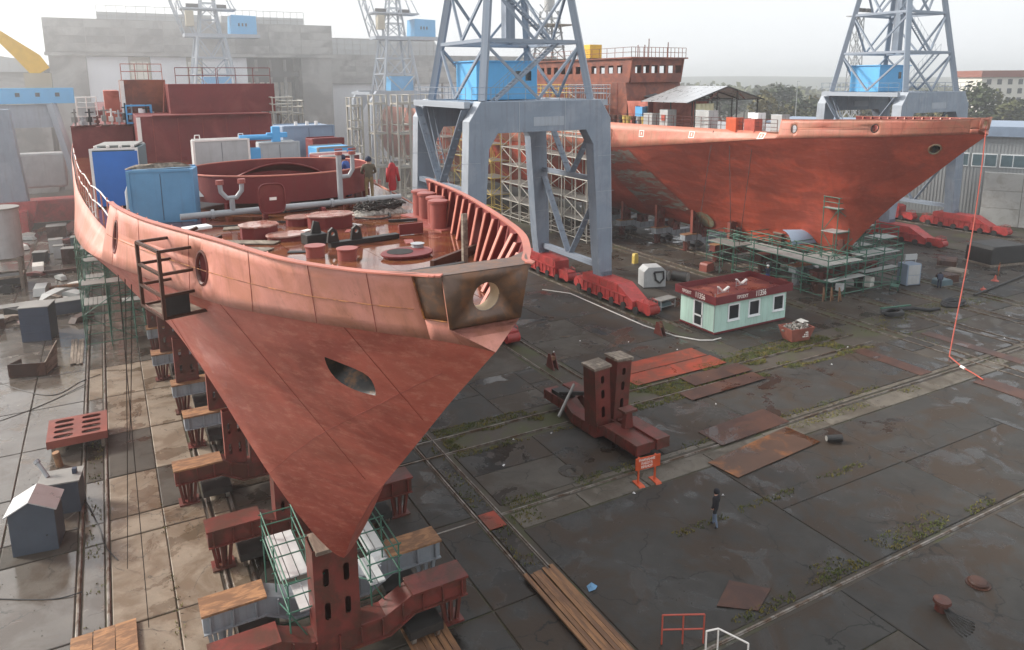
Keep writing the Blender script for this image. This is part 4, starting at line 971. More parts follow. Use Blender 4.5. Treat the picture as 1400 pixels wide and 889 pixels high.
def carriage(label, yw, beam_m, top_m, pillars, legs='carriage_red', centre=True, dx=5.3, sx=4.95, dy=0, wheels=True):
    C = thing('keel_carriage', label, 'carriage', (dx, yw+dy, 0), group='keel carriages under the ship hulls')
    y = yw; off = dx-sx
    bo = gull(0, .80).build('cross_beam', beam_m, C, bev=.015)
    for k in range(12):
        x = -3.9+k*.71; zt = 1.8-(.42 if abs(x) < 1.2 else (max(0, 2.1-abs(x))/.9*.42)); r = MB(); r.b(x-.025, x+.025, -.50, -.40, zt-.60, zt-.03); r.build('rib', beam_m, bo)
    r = MB(); r.prism([(-4.1,1.20),(-2.15,1.20),(-1.28,.71),(1.28,.71),(2.15,1.20),(4.1,1.20),(4.1,1.16),(2.2,1.16),(1.3,.66),(-1.3,.66),(-2.2,1.16),(-4.1,1.16)], 'y', -.52, .52); r.build('bottom_flange', beam_m, bo)
    for s in (-1, 1):
        t = MB(); t.b(min(s*4.14, s*2.12), max(s*4.14, s*2.12), -.50, .50, 1.801, 1.88); t.build('packing_board' if 'ply' in top_m or 'timber' in top_m else 'top_plate', top_m, C)
        post_bundle(C, s*3.6, 0, legs)
    if wheels:
        for s in (-2.45, 2.45):
            w = MB(); w.b(s-.6, s+.6, -.8, .8, .45, .75); tr = w.build('truck_frame', 'iron_black', C)
            for q in (-.5, .5):
                for z in (-.42, .42):
                    w = MB(); w.tube((s+z-.07, q, .36), (s+z+.07, q, .36), .26, 14); w.build('wheel', 'rail_steel', tr, smooth=True)
    if centre:
        zk = lerp(STEM, y); p = pillar(C, -off, 1.40 if y < 22 else 1.05, 0, 1.38, lambda x: min(zk, 4.7)-.02, 'carriage_red', 'carriage_red', t=.9)
        cap = MB(); cap.b(-off-.6, -off+.6, -.55, .55, min(zk,4.7)-.14, min(zk,4.7)-.015); cap.build('head_timber', 'timber_grey', p)
    for (x, w, m) in pillars:
        zb = 1.9 if abs(x) > 2.2 else 1.42
        p = pillar(C, x, w, 0, zb, lambda q: max(zb+1.2, min(hull_bottom(q+off, y)-.03, zb+2.6)), m, 'carriage_bright')
    return C
ca = [
 carriage('red gull-shaped keel carriage with tall slotted pillar under the stem of the near ship', 21.0, 'carriage_red', 'carriage_red', [], centre=True),
 carriage('grey ribbed keel carriage with orange packing boards just behind the stem', 23.3, 'beam_grey', 'ply_orange', [], 'beam_grey', centre=False),
 carriage('short red keel carriage half hidden behind the green scaffold', 28.0, 'carriage_red', 'carriage_red', [], centre=True, dx=6.0),
 carriage('brown keel carriage with long orange plywood top, third of those visible on the left', 33.5, 'carriage_red', 'ply_orange', [(-1.5,.9,'carriage_red')]),
 carriage('pale grey keel carriage carrying the nearest four-slot red pillar', 39.0, 'beam_grey', 'ply_orange', [(-2.3,1.2,'carriage_red')], dx=6.2),
 carriage('grey keel carriage carrying the second four-slot red pillar', 43.7, 'beam_grey', 'ply_orange', [(-3.25,1.2,'carriage_red')], dx=6.0),
 carriage('grey keel carriage carrying the third four-slot red pillar', 49.5, 'beam_grey', 'ply_orange', [(-3.0,1.2,'carriage_red')]),
 carriage('farthest visible keel carriage under the left flank of the near ship', 55.2, 'beam_grey', 'ply_orange', [(-3.4,1.2,'carriage_red')])]
lb = ['keel carriage under the stem of the far ship, behind the green scaffold', 'low keel carriage inside the green scaffold round the far stem', 'grey keel carriage right behind the scaffold of the far ship',
      'grey bogie carriage with orange top beam under the far ship', 'keel carriage with single pink pillar under the far ship', 'keel carriage with pink perforated pillar near the grey hull scar', 'keel carriage with tall pink pillar left of the grey hull scar', 'last keel carriage seen behind the crane leg under the far ship']
for k, o in enumerate(ca): copy_tree(o, lb[k], (o.location.x+52.55, o.location.y+21.7, 0))
# ------------------------------------------------------------------ scaffolds
def scaffold(label, loc, xs, ys, zs, m, deck=(), rz=0, braces=True, r=.028, plank='alu_plank', group='tube scaffolds round the ships', rails=True, gap=.035, pw=.30):
    S = thing('scaffold', label, 'scaffold', loc, rz, group)
    top = zs[-1]
    for x in xs:
        for y in ys: rod('post', (x, y, 0), (x, y, top+(1.0 if rails else 0)), r, m, S)
    for z in zs+([top+.55, top+1.0] if rails else []):
        for y in ys: rod('ledger', (xs[0]-.1, y, z), (xs[-1]+.1, y, z), r*.9, m, S)
        for x in xs: rod('transom', (x, ys[0]-.1, z+.03), (x, ys[-1]+.1, z+.03), r*.9, m, S)
    if braces:
        for i, z in enumerate(zs[:-1]):
            a, b = (xs[0], xs[-1]) if i % 2 else (xs[-1], xs[0]); rod('brace', (a, ys[0], z), (b, ys[0], zs[i+1]), r*.85, m, S)
            a, b = (ys[0], ys[-1]) if i % 2 else (ys[-1], ys[0]); rod('brace', (xs[0], a, z), (xs[0], b, zs[i+1]), r*.85, m, S)
    for (z, x0, x1, y0, y1) in deck:
        n = max(1, round((y1-y0)/pw)) if (x1-x0) >= (y1-y0) else max(1, round((x1-x0)/pw))
        for k in range(n):
            p = MB()
            if (x1-x0) >= (y1-y0): p.b(x0, x1, y0+(y1-y0)*k/n+gap/2, y0+(y1-y0)*(k+1)/n-gap/2, z, z+.05)
            else: p.b(x0+(x1-x0)*k/n+gap/2, x0+(x1-x0)*(k+1)/n-gap/2, y0, y1, z, z+.05)
            p.build('plank', plank, S)
    return S
scaffold('green scaffold with three aluminium planks left of the near stem', (3.55, 21.0, 0), [0,1.05], [0,2.2,4.3], [.3,2.35], 'scaf_green', [(2.4,.05,1.0,1.6,4.3),(2.1,.35,1.0,.2,1.7)])
scaffold('green scaffold with two aluminium planks right of the near stem', (6.25, 21.3, 0), [0,1.0], [0,1.8,3.5], [.3,2.35], 'scaf_green', [(2.4,.3,.95,1.4,3.5),(2.2,-.05,.5,-.1,1.4)])
# dense green scaffold along the far left flank of the near ship
for k, (y, lab) in enumerate(((58,'green scaffold with pale deck boards, nearest along the left flank of the near ship'), (66,'second green scaffold along the left flank of the near ship'), (74.5,'third green scaffold along the left flank of the near ship'), (83.5,'fourth green scaffold along the left flank of the near ship'), (92.5,'farthest green scaffold along the left flank of the near ship'))):
    scaffold(lab, (-2.6, y, 0), [0,1.6,3.2], [0,2.4,4.8], [.4,2.5,4.6,6.7], 'scaf_green', [(4.65,.1,3.1,.1,1.4),(2.55,0,1.5,2.5,4.7),(6.75,.2,1.7,2.5,4.6)], plank='plank_grey', r=.035)
# scaffold round the stem of the far ship
SB = scaffold('wide green scaffold platform with grey boards round the stem of the far ship', (52.4, 40.2, 0), [0,2.4,4.9,7.4,10.0], [0,2.6,5.4,8.2,10.8], [.3,1.6,2.9], 'scaf_green', [(2.95,.1,2.3,.2,10.6),(2.95,2.5,4.8,.2,4.2),(3.2,5.0,9.8,.1,2.0),(1.65,.2,4.7,-.3,.5),(1.7,5.2,9.9,.2,.9)], plank='plank_pale', r=.05, rails=True, pw=.62)
scaffold('tall green scaffold tower with two boarded lifts against the far bow', (55.0, 41.6, 0), [0,1.6,3.3], [0,1.5], [1.6,3.4,5.3,7.4], 'scaf_green', [(5.35,-.2,3.6,0,1.5),(7.45,0,3.2,0,1.5)], plank='plank_pale', r=.045)
scaffold('green scaffold bay with a high board beside the red right-hand bogie', (63.2, 43.0, 0), [0,2.6], [0,2.0], [1.6,3.6], 'scaf_green', [(3.65,-.3,2.6,0,1.6)], plank='plank_pale', r=.045)
scaffold('second tall green scaffold tower behind the first against the far bow', (58.6, 42.6, 0), [0,1.5,3.0], [0,1.5], [1.6,3.4,5.2], 'scaf_green', [(3.45,-.2,3.2,0,1.5),(5.25,0,3.0,0,1.5)], plank='plank_pale', r=.045)
scaffold('green railing scaffold at the left end of the platform round the far stem', (51.0, 49.5, 0), [0,2.2], [0,1.8,3.6], [1.6,3.0], 'scaf_green', [(3.05,0,2.1,0,3.5)], plank='plank_grey', r=.035)
# white and yellow scaffolds along the far ship
k = 0
for (y, m, lab) in ((69.0,'scaf_white','white scaffold tower seen beside the right leg of the central crane'), (74.4,'scaf_white','white scaffold tower filling the gap between the central crane legs'), (79.8,'scaf_white','white scaffold tower behind the left upright of the central crane'), (85,'scaf_white','white scaffold tower right of the ladder in the central crane'), (93,'scaf_yellow','yellow scaffold tower seen left of the central crane'), (101,'scaf_yellow','second yellow scaffold tower farther along the far ship'), (110,'scaf_white','farthest white scaffold tower along the far ship')):
    scaffold(lab, (47.6, y, 0), [0,1.5,3.0], [0,2.4,4.8], [.3,2.5,4.9,7.3,9.7,12.1], m, [(2.55,0,3.0,.1,4.7),(4.95,0,2.9,.1,4.7),(7.35,0,2.9,.1,4.7),(9.75,0,2.9,.1,4.7),(12.15,0,1.4,.1,4.7)], plank='plank_grey', r=.06, pw=.75)
# access towers in front of them
def access_tower(label, loc, w, d, zs, m='scaf_white'):
    S = thing('access_tower', label, 'scaffold', loc, group='white access towers left of the central crane')
    for x in (0, w):
        for y in (0, d): rod('post', (x, y, 0), (x, y, zs[-1]+1.1), .10, m, S, True)
    for i, z in enumerate(zs):
        for y in (0, d): rod('ledger', (0, y, z), (w, y, z), .09, m, S, True); rod('guard_rail', (0, y, z+1.05), (w, y, z+1.05), .04, m, S)
        for x in (0, w): rod('transom', (x, 0, z), (x, d, z), .09, m, S, True); rod('guard_rail', (x, 0, z+1.05), (x, d, z+1.05), .04, m, S)
        p = MB(); p.b(.05, w-.05, .05, d-.05, z+.1, z+.16); p.build('deck_board', 'plank_grey', S)
        b = 0 if i == 0 else zs[i-1]
        rod('brace', (0, 0, b) if i % 2 else (w, 0, b), (w, 0, z) if i % 2 else (0, 0, z), .05, m, S)
        rod('ladder_rail', (w*.3, .3, b), (w*.5, .3, z), .035, m, S); rod('ladder_rail', (w*.3, .8, b), (w*.5, .8, z), .035, m, S)
        for k in range(1, 10): f = k/10; rod('rung', (w*(.3+.2*f), .3, b+(z-b)*f), (w*(.3+.2*f), .8, b+(z-b)*f), .025, m, S)
    return S
access_tower('narrow white access tower, leftmost of the group by the ship\'s far deck edge', (26.8, 90, 0), 1.4, 1.6, [3.2,6.4,9.6,12.8,15.6])
access_tower('white access tower with ladder, second from the left of its group', (28.9, 87.5, 0), 1.6, 2.0, [4.1,8.2,12.3,15.9])
access_tower('white access tower with open decks, third from the left of its group', (31.2, 85.5, 0), 1.5, 2.2, [4.1,8.2,12.3,15.9])
access_tower('wide white access tower nearest the central crane', (33.2, 86.5, 0), 3.2, 2.6, [4.1,8.2,12.3,15.9])
# ------------------------------------------------------------------ cabin
C = thing('site_cabin', 'mint green site cabin with red roof and white windows in mid yard', 'cabin', (37.95, 38.35, 0))
cw, cd, ch = 7.4, 3.75, 2.45
m = MB(); m.b(.03, cw-.03, .03, cd-.03, .22, ch); wall = m.build('wall', 'mint_panel', C)
for k in range(12):
    p = MB(); p.b(k*cw/12+.008, (k+1)*cw/12-.008, 0, .03, .22, ch); p.build('wall_panel', 'mint_panel', wall)
for k in range(6):
    p = MB(); p.b(0, .03, .03+k*(cd-.06)/6+.008, .03+(k+1)*(cd-.06)/6-.008, .22, ch); p.build('wall_panel', 'mint_panel', wall)
m = MB(); m.b(-.03, cw+.03, -.03, cd+.03, .08, .22); m.build('plinth', 'fascia_red', C)
m = MB(); o = .32
m.b(-o, cw+o, -o, -o+.06, ch-.02, ch+.58); m.b(-o, cw+o, cd+o-.06, cd+o, ch-.02, ch+.58); m.b(-o, -o+.06, -o+.06, cd+o-.06, ch-.02, ch+.58); m.b(cw+o-.06, cw+o, -o+.06, cd+o-.06, ch-.02, ch+.58)
fa = m.build('fascia', 'fascia_red', C)
m = MB(); m.b(-o+.06, cw+o-.06, -o+.06, cd+o-.06, ch, ch+.12); m.build('roof', 'roof_red', C)
def rx(a): return Matrix.Rotation(a, 4, 'X')
text_obj('lettering', 'ПРОЕКТ', .34, 'letter_white', fa, Matrix.Translation((2.35,-o-.006,ch+.28)) @ rx(R(90)), squeeze=.85)
text_obj('lettering', '11356', .62, 'letter_white', fa, Matrix.Translation((4.25,-o-.006,ch+.29)) @ rx(R(90)), squeeze=.72)
Ml = Matrix.Rotation(R(-90), 4, 'Z') @ rx(R(90))
text_obj('lettering', 'ПРОЕКТ', .32, 'letter_white', fa, Matrix.Translation((-o-.006,2.75,ch+.28)) @ Ml, squeeze=.8)
text_obj('lettering', '11356', .60, 'letter_white', fa, Matrix.Translation((-o-.006,1.30,ch+.29)) @ Ml, squeeze=.72)
for x in (1.25, 3.35, 5.95):
    f = MB(); f.prism([(x,.92),(x+1.2,.92),(x+1.2,2.2),(x,2.2)], 'y', -.05, .06, [[(x+.12,1.04),(x+1.08,1.04),(x+1.08,2.08),(x+.12,2.08)]]); fr = f.build('window', 'frame_white', C)
    g = MB(); g.b(x+.11, x+1.09, -.015, .0, 1.03, 2.09); g.build('pane', 'glass_dark', fr)
    g = MB(); g.b(x-.04, x+1.24, -.09, .0, .86, .915); g.build('sill', 'frame_white', fr)
f = MB(); f.prism([(1.25,.24),(2.25,.24),(2.25,2.3),(1.25,2.3)], 'x', -.06, .05, [[(1.37,.38),(2.13,.38),(2.13,1.05),(1.37,1.05)], [(1.37,1.17),(2.13,1.17),(2.13,2.18),(1.37,2.18)]]); dr = f.build('door', 'frame_white', C)
for (a, b) in ((.37,1.06), (1.16,2.19)):
    g = MB(); g.b(-.02, -.005, 1.36, 2.14, a, b); g.build('pane', 'glass_dark', dr)
g = MB(); g.b(-.1, -.06, 1.29, 1.33, 1.05, 1.25); g.build('handle', 'iron_black', dr)
for (x, y) in ((2.1, 1.4), (4.9, 2.3)):
    V = MB(); V.tube((x-.55, y, ch+.12), (x-.55, y, ch+.75), .025, 5); V.tube((x+.55, y, ch+.12), (x+.55, y, ch+.6), .025, 5); V.tube((x-.55, y, ch+.2), (x+.55, y, ch+.2), .025, 5); V.build('lamp_bracket', 'pipe_grey', C)
    for (a, b) in (((x-.55,y,ch+.72),(x-.1,y,ch+.3)), ((x+.55,y,ch+.58),(x+.05,y,ch+.32))):
        V = MB(); V.bar(a, b, .20, .10); V.build('strip_lamp', 'edge_white', C)
V = MB(); V.tube((-.04,.05,.3), (-.04,.05,3.2), .025, 6); V.build('conduit', 'pipe_grey', C)
tag(MB().path([(33.2,55,.06),(34.7,52.7,.06),(34.75,47.2,.06),(34.8,42.6,.06),(35.3,39.6,.06),(36.2,38.0,.06),(37.0,37.55,.06),(37.9,37.6,.06)], .055, 6).build('hose', 'hose_white', smooth=True), 'long pale hose lying on the ground from the crane to the mint cabin', 'hose')
# ------------------------------------------------------------------ things round the cabin
T = thing('transformer_box', 'squat pale grey steel box with black cable loop beside the central crane', 'box', (42.6, 51.2, 0), R(-18))
m = MB(); m.prism([(-1.05,.1),(1.05,.1),(1.05,1.55),(.65,1.95),(-.65,1.95),(-1.05,1.55)], 'y', -.75, .75); m.build('housing', 'grey_box', T, bev=.03)
m = MB(); m.path([(-.1,-.82,1.5),(.75,-.85,1.55),(.8,-.85,.9),(.45,-.86,.5),(.05,-.85,.8),(-.1,-.82,1.5)], .09, 7); m.build('cable_loop', 'rubber', T, smooth=True)
m = MB(); m.b(-1.1, 1.1, -.8, .8, 0, .1); m.build('skid', 'iron_black', T)
for k, (x, y) in enumerate(((44.9,52.2),(46.1,50.9))):
    D = thing('steel_drum', ['dark drum with pale end lying beside the grey steel box', 'dark drum with pale end lying nearer the mint cabin'][k], 'drum', (x, y, 0), R(28), 'drums lying by the mint cabin')
    m = MB(); m.tube((0,-.45,.5), (0,1.0,.5), .5, 18); m.build('barrel', 'iron_black', D, smooth=True)
    m = MB(); m.tube((0,-.5,.5), (0,-.451,.5), .47, 18); m.build('end_disc', 'plank_grey', D, smooth=True)
T = thing('work_table', 'small grey work table beside the door of the mint cabin', 'table', (39.2, 45.4, 0), R(8))
m = MB(); m.b(-.95, .95, -.45, .45, .82, .88); m.build('table_top', 'plank_grey', T)
for x in (-.85, .85):
    for y in (-.38, .38): rod('leg', (x, y, 0), (x, y, .82), .03, 'pipe_grey', T, True)
m = MB(); m.b(-.85, .85, -.38, .38, .25, .29); m.build('shelf', 'pipe_grey', T)
m = MB(); m.b(-.6, .5, -.3, .3, .295, .55); m.build('tool_box', 'teal_dark', T)
S = thing('rubbish_skip', 'rusty pink rubbish skip heaped with scrap in front of the mint cabin', 'skip', (42.45, 34.8, 0), R(-8))
v = [(-.75,-.5,.05),(.75,-.5,.05),(.75,.5,.05),(-.75,.5,.05),(-1.05,-.72,1.05),(1.05,-.72,1.05),(1.05,.72,1.05),(-1.05,.72,1.05)]; i_ = [(p[0]*.93, p[1]*.93, p[2]+(.05 if p[2] < 1 else 0)) for p in v]
m = MB(); m.add(v+i_, [(3,2,1,0),(0,1,5,4),(1,2,6,5),(2,3,7,6),(3,0,4,7),(8,9,10,11),(12,13,9,8),(13,14,10,9),(14,15,11,10),(15,12,8,11),(4,5,13,12),(5,6,14,13),(6,7,15,14),(7,4,12,15)]); body = m.build('bin', 'skip_red', S)
for (z, yy, t) in ((.72,-.68,.05),(.45,-.62,.05)): pass
for k in range(3):
    t = MB(); 
    for j in range(2+k): t.box((.25+.14*j-.1*k, -.60-.155*(.0+ (.75-.16*k)), .75-.16*k), (.08,.02,.09), M=Matrix.Rotation(R(-12),3,'X'))
    t.build('painted_mark', 'letter_white', body)
sc = MB(); rn = random.Random(3)
for _ in range(70): sc.box((rn.uniform(-.85,.85), rn.uniform(-.55,.55), rn.uniform(.75,1.2)), (rn.uniform(.08,.4), rn.uniform(.05,.3), rn.uniform(.03,.15)), M=Matrix.Rotation(rn.uniform(0,6), 3, Vector((rn.random(),rn.random(),rn.random())).normalized()))
tag(sc.build('scrap_heap', 'rubbish'), 'jumbled scrap and paper filling the pink rubbish skip', 'scrap', kind='stuff')
bpy.data.objects['scrap_heap'].location = (42.45, 34.8, 0)
tag(MB().add([(.0,0,0),(1.0,.25,-.12),(.7,.75,.02),(-.1,.5,.08),(0,0,.02),(1.0,.25,-.1),(.7,.75,.04),(-.1,.5,.10)], [(0,1,2,3),(7,6,5,4),(0,4,5,1),(1,5,6,2),(2,6,7,3),(3,7,4,0)]).build('cardboard_sheet', 'tarp_white', None, (43.0,34.75,1.18)), 'pale cardboard sheet sticking out of the rubbish skip', 'cardboard')
# ------------------------------------------------------------------ twin post cradle and orange sign
K = thing('launch_cradle', 'dark red launching cradle with two tall slotted posts lying in mid yard', 'cradle', (21.95, 30.3, 0), R(2.5))
for (x0, x1, nm) in ((-1.05,-.15,0), (.25,1.1,1)):
    m = MB(); m.prism([(-4.2,.55),(-1.6,.55),(-.9,.12),(1.2,.12),(1.9,.55),(3.9,.55),(3.9,1.12),(1.9,1.12),(1.2,.72),(-.9,.72),(-1.6,1.12),(-4.2,1.12)], 'x', x0, x1); b_ = m.build('runner_beam', 'carriage_red', K, bev=.02)
    for k in range(12):
        yy = -4.0+k*.71; z1 = 1.08-(.4 if -.9 < yy < 1.2 else 0); r = MB(); r.b(x0-.05, x0, yy-.03, yy+.03, z1-.5, z1); r.build('rib', 'carriage_red', b_)
m = MB(); m.b(-.16, .26, -4.1, -2.2, .6, 1.0); m.b(-.16, .26, 2.2, 3.8, .6, 1.0); m.build('spacer', 'carriage_red', K)
for (yc, lean) in ((-.15, -.04), (.0, .05)):
    pass
for (xc, yc, lean) in ((-.55,-.55,-.10), (.75,-.25,.12)):
    hs = [stad(0, z, .22, h) for z, h in ((1.55,.62),(2.55,.5),(3.35,.42))]
    for sd in (-.5, .47):
        p = MB(); p.prism([(-.48,.72),(.48,.72),(.48,3.95),(-.48,3.95)], 'y', sd, sd+.03, hs); o = p.build('slotted_post', 'carriage_red', K, (xc, yc, 0)); o.rotation_euler = (0, lean*.5, 0)
    for sd in (-.48, .45):
        p = MB(); p.b(sd, sd+.03, -.47, .47, .72, 3.95); q = p.build('post_side', 'carriage_red', K, (xc, yc, 0)); q.rotation_euler = (0, lean*.5, 0)
    for t in range(4):
        p = MB(); p.b(-.56, .56, -.58+t*.29, -.31+t*.29, 3.96, 4.10); q = p.build('head_timber', 'timber_grey', K, (xc, yc, 0)); q.rotation_euler = (0, lean*.5, 0)
m = MB(); m.prism([(-.28,1.1),(.28,1.1),(.17,2.0),(-.17,2.0)], 'y', -2.5, -2.2); m.b(-.4, .4, -2.65, -2.05, 2.0, 2.12); m.build('jack_stand', 'carriage_red', K, (-.1,0,0))
m = MB(); m.bar((-1.9,1.2,.7), (-.3,2.0,1.9), .09, .16); m.build('loose_strut', 'plank_grey', K)
m = MB(); m.b(-1.0, -.2, 2.0, 3.2, 1.13, 1.35); m.bar((-1.0,2.4,1.4), (.3,1.0,1.6), .18, .2); m.build('clamp', 'iron_black', K)
Sg = thing('warning_sign', 'orange warning board on two posts with wide feet before the red cradle', 'sign', (20.6, 24.7, 0), R(-6))
m = MB(); m.b(-.62, .72, -.05, .0, .78, 1.38); bd = m.build('board', 'sign_orange', Sg, bev=.01)
for x in (-.42, .48):
    rod('post', (x, .03, .08), (x, .03, 1.40), .035, 'sign_orange', Sg, True)
    m = MB(); m.prism([(-.36,.02),(.36,.02),(.30,.10),(-.30,.10)], 'x', x-.15, x+.15); m.build('foot', 'sign_orange', Sg)
for k, s in enumerate(('ВНИМАНИЕ', 'РАБОТА', 'КРАНОВ')): text_obj('lettering', s, .17, 'letter_white', bd, Matrix.Translation((-.02,-.056,1.25-k*.175)) @ rx(R(90)), .002, .9)
# ------------------------------------------------------------------ steel plates on the ground
def plate(label, pts, m, z=.062, t=.018, group='loose steel plates lying on the yard'):
    p = MB(); c = sum((Vector((*q, 0)) for q in pts), Vector())/len(pts)
    p.prism([(q[0]-c.x, q[1]-c.y) for q in pts], 'z', 0, t); o = p.build('steel_plate', m, None, (c.x, c.y, z)); return tag(o, label, 'steel plate', group)
plate('bright red steel plate behind the twin-post cradle, the one farthest back', [(27.9,35.45),(34.6,35.55),(34.6,37.1),(27.9,37.0)], 'plate_red')
plate('bright red steel plate behind the twin-post cradle, nearest the moss', [(27.2,33.75),(34.75,33.85),(34.75,35.42),(27.2,35.35)], 'plate_red', .066)
plate('dark brown steel plate lying across the mossy rails', [(30.2,31.9),(35.2,32.0),(35.2,33.4),(30.2,33.3)], 'plate_brown', .12)
plate('dark brown steel plate in front of the mossy rails', [(28.6,30.4),(34.9,30.6),(34.9,31.75),(28.6,31.55)], 'plate_brown', .115)
plate('dark brown steel plate behind the rust-stained one', [(26.2,25.55),(31.4,25.75),(31.4,27.6),(26.2,27.3)], 'plate_brown', .075)
plate('large brown steel plate with an orange rust-stained corner', [(24.35,24.6),(24.6,22.85),(30.9,23.35),(30.75,25.4)], 'plate_rust', .085)
plate('thin brown steel plate in the moss at the bottom right', [(17.5,16.9),(18.6,16.0),(19.9,16.6),(18.9,17.7)], 'plate_brown')
plate('rusty red square plate between the rails right of the near stem', [(12.5,24.9),(13.3,24.9),(13.3,26.1),(12.5,26.1)], 'plate_red', .06)
plate('long rusty steel strip left of the red hose end', [(43.8,26.2),(45.0,26.2),(45.0,31.2),(43.8,31.2)], 'plate_brown')
plate('rusty steel strip lying between the far berth rails behind the red hose', [(51.3,24.0),(52.3,24.0),(52.3,31.0),(51.3,31.0)], 'plate_brown')
plate('rusty steel strip beside the hose nozzle', [(45.6,18.0),(47.0,18.0),(47.0,24.0),(45.6,24.0)], 'plate_brown')
# ------------------------------------------------------------------ timber
def stack(label, x0, x1, y0, y1, n, m='timber', z=.06, rz=0, t=.06, cat='timber stack'):
    S = thing('timber_stack', label, cat, ((x0+x1)/2, (y0+y1)/2, 0), rz)
    w = (x1-x0)/n
    for k in range(n):
        p = MB(); a = random.uniform(-.12,.12); p.b(-w/2+.012, w/2-.012, -(y1-y0)/2+a, (y1-y0)/2+a, 0, t); o = p.build('plank', m, S, (-(x1-x0)/2+w*(k+.5), 0, z+random.uniform(0,.04))); o.rotation_euler = (0, 0, random.uniform(-.012,.012))
    return S
stack('long stack of brown planks at the bottom edge right of the stem', 12.2, 13.55, 13.5, 21.5, 7, z=.14)
stack('short stack of brown planks between the red carriage and bottom edge', 7.15, 8.6, 17.0, 21.6, 6, z=.10)
stack('pale orange boards in the bottom left corner across the rails', -2.7, -.7, 24.2, 26.2, 3, 'ply_orange', z=.11)
stack('grey boards laid across the slabs near the dark blue container', -3.6, -2.8, 55, 60.5, 4, 'timber_grey')
# ------------------------------------------------------------------ left side of the yard
Bx = thing('tool_locker', 'slate grey steel locker with shiny folded tin roof at lower left', 'locker', (-3.98, 33.1, 0), R(-8))
m = MB(); m.prism([(-.8,.04),(.8,.04),(.8,1.85),(-.02,2.25),(-.8,1.85)], 'y', -.65, .65); m.build('body', 'box_slate', Bx, bev=.01)
m = MB(); m.prism([(-.9,1.80),(-.02,2.29),(-.02,2.33),(-.92,1.84)], 'y', -.75, .8); m.build('roof_sheet', 'tin_roof', Bx); m = MB(); m.prism([(-.01,2.29),(.9,1.82),(.92,1.86),(-.01,2.33)], 'y', -.75, .8); m.build('roof_sheet', 'tin_roof', Bx)
m = MB(); m.tube((.45,-.68,.75), (.45,-.65,.75), .035, 8); m.build('lock', 'iron_black', Bx)
Bx = thing('tool_locker', 'slate grey steel locker with flat lid behind the tin-roofed one', 'locker', (-3.2, 35.7, 0), R(-8))
m = MB(); m.b(-.75, .75, -.6, .6, .04, 1.5); m.build('body', 'box_slate', Bx, bev=.01)
m = MB(); m.b(-.82, .82, -.68, .68, 1.5, 1.56); m.build('lid', 'plank_grey', Bx)
m = MB(); m.tube((-.5,.1,1.56), (-.9,.5,2.1), .09, 8); m.tube((-.9,.5,2.1), (-.98,.58,2.2), .13, 8); m.build('spout', 'pipe_grey', Bx)
m = MB(); m.b(.45, .62, .0, .2, 1.56, 1.8); m.build('hinge_block', 'box_navy', Bx)
Gf = thing('perforated_frame', 'rusty red steel frame with eight oval holes lying on trestles over the rails', 'steel frame', (-2.75, 42.4, 0), R(0))
hs = [[(x+.44*math.copysign(abs(math.cos(a))**.6, math.cos(a)), y+.20*math.copysign(abs(math.sin(a))**.6, math.sin(a))) for a in [2*math.pi*i/14 for i in range(14)]] for x in (-.62,.62) for y in (-.95,-.32,.32,.95)]
m = MB(); m.prism([(-1.35,-1.4),(1.35,-1.4),(1.35,1.4),(-1.35,1.4)], 'z', .92, .98, hs); top = m.build('perforated_plate', 'carriage_bright', Gf)
for (a, b, c, d) in ((-1.35,1.35,-1.4,-1.34), (-1.35,1.35,1.34,1.4), (-1.35,-1.29,-1.34,1.34), (1.29,1.35,-1.34,1.34)):
    m = MB(); m.b(a, b, c, d, .58, .918); m.build('side_plate', 'carriage_bright', Gf)
m = MB(); m.b(-1.28, 1.28, -1.33, 1.33, .56, .60); m.build('bottom_plate', 'plate_brown', Gf)
for x in (-1.1, 1.1):
    for y in (-1.0, .9): rod('trestle_leg', (x, y, .02), (x, y, .58), .09, 'timber_grey', Gf, True)
m = MB(); m.tube((-.95,-2.0,.03), (-1.05,-2.1,.85), .16, 12); tag(m.build('pipe_stub', 'ply_orange'), 'short rusty pipe stub standing below the perforated red frame', 'pipe'); bpy.data.objects['pipe_stub'].location = (-2.6, 42.0, 0)
Tr = thing('tipping_trough', 'open brown steel trough with raised end plate at the left', 'trough', (-5.6, 55.0, 0), R(-18))
m = MB(); m.b(-1.1, 1.1, -.9, .9, .08, .14); m.build('floor_plate', 'plate_brown', Tr)
m = MB(); m.b(-1.1, 1.1, -.9, -.84, .14, .95); m.build('side_plate', 'plate_brown', Tr)
m = MB(); m.prism([(-.84,.14),(.9,.14),(.9,.7),(-.84,.95)], 'x', -1.1, -1.04); m.build('side_plate', 'plate_brown', Tr)
m = MB(); m.prism([(-.84,.14),(.9,.14),(1.2,1.7),(-.84,.95)], 'x', 1.04, 1.1); m.build('end_plate', 'timber_grey', Tr)
Bb = thing('container_box', 'dark blue upright steel container with pale lid at the left', 'container', (-5.65, 62.6, 0), R(-12))
m = MB(); m.b(-.95, .95, -.9, .9, .05, 2.6); m.build('body', 'box_navy', Bb, bev=.02)
m = MB(); m.b(-1.0, 1.0, -.95, .95, 2.6, 2.66); m.build('lid', 'plank_grey', Bb)
for z in (.7, 1.3, 1.9):
    m = MB(); m.b(-.95, .95, -.93, -.9, z, z+.06); m.build('rib', 'box_navy', Bb)
Tk = thing('water_tank', 'tall pale grey cylindrical tank on a timber frame at the left edge', 'tank', (-9.2, 80.5, 0))
m = MB(); m.tube((0,0,3.0), (0,0,7.4), 1.55, 22); m.build('drum', 'grey_box', Tk, smooth=True)
m = MB(); m.tube((0,0,7.4), (0,0,7.55), 1.65, 22); m.build('lid', 'plank_grey', Tk, smooth=True)
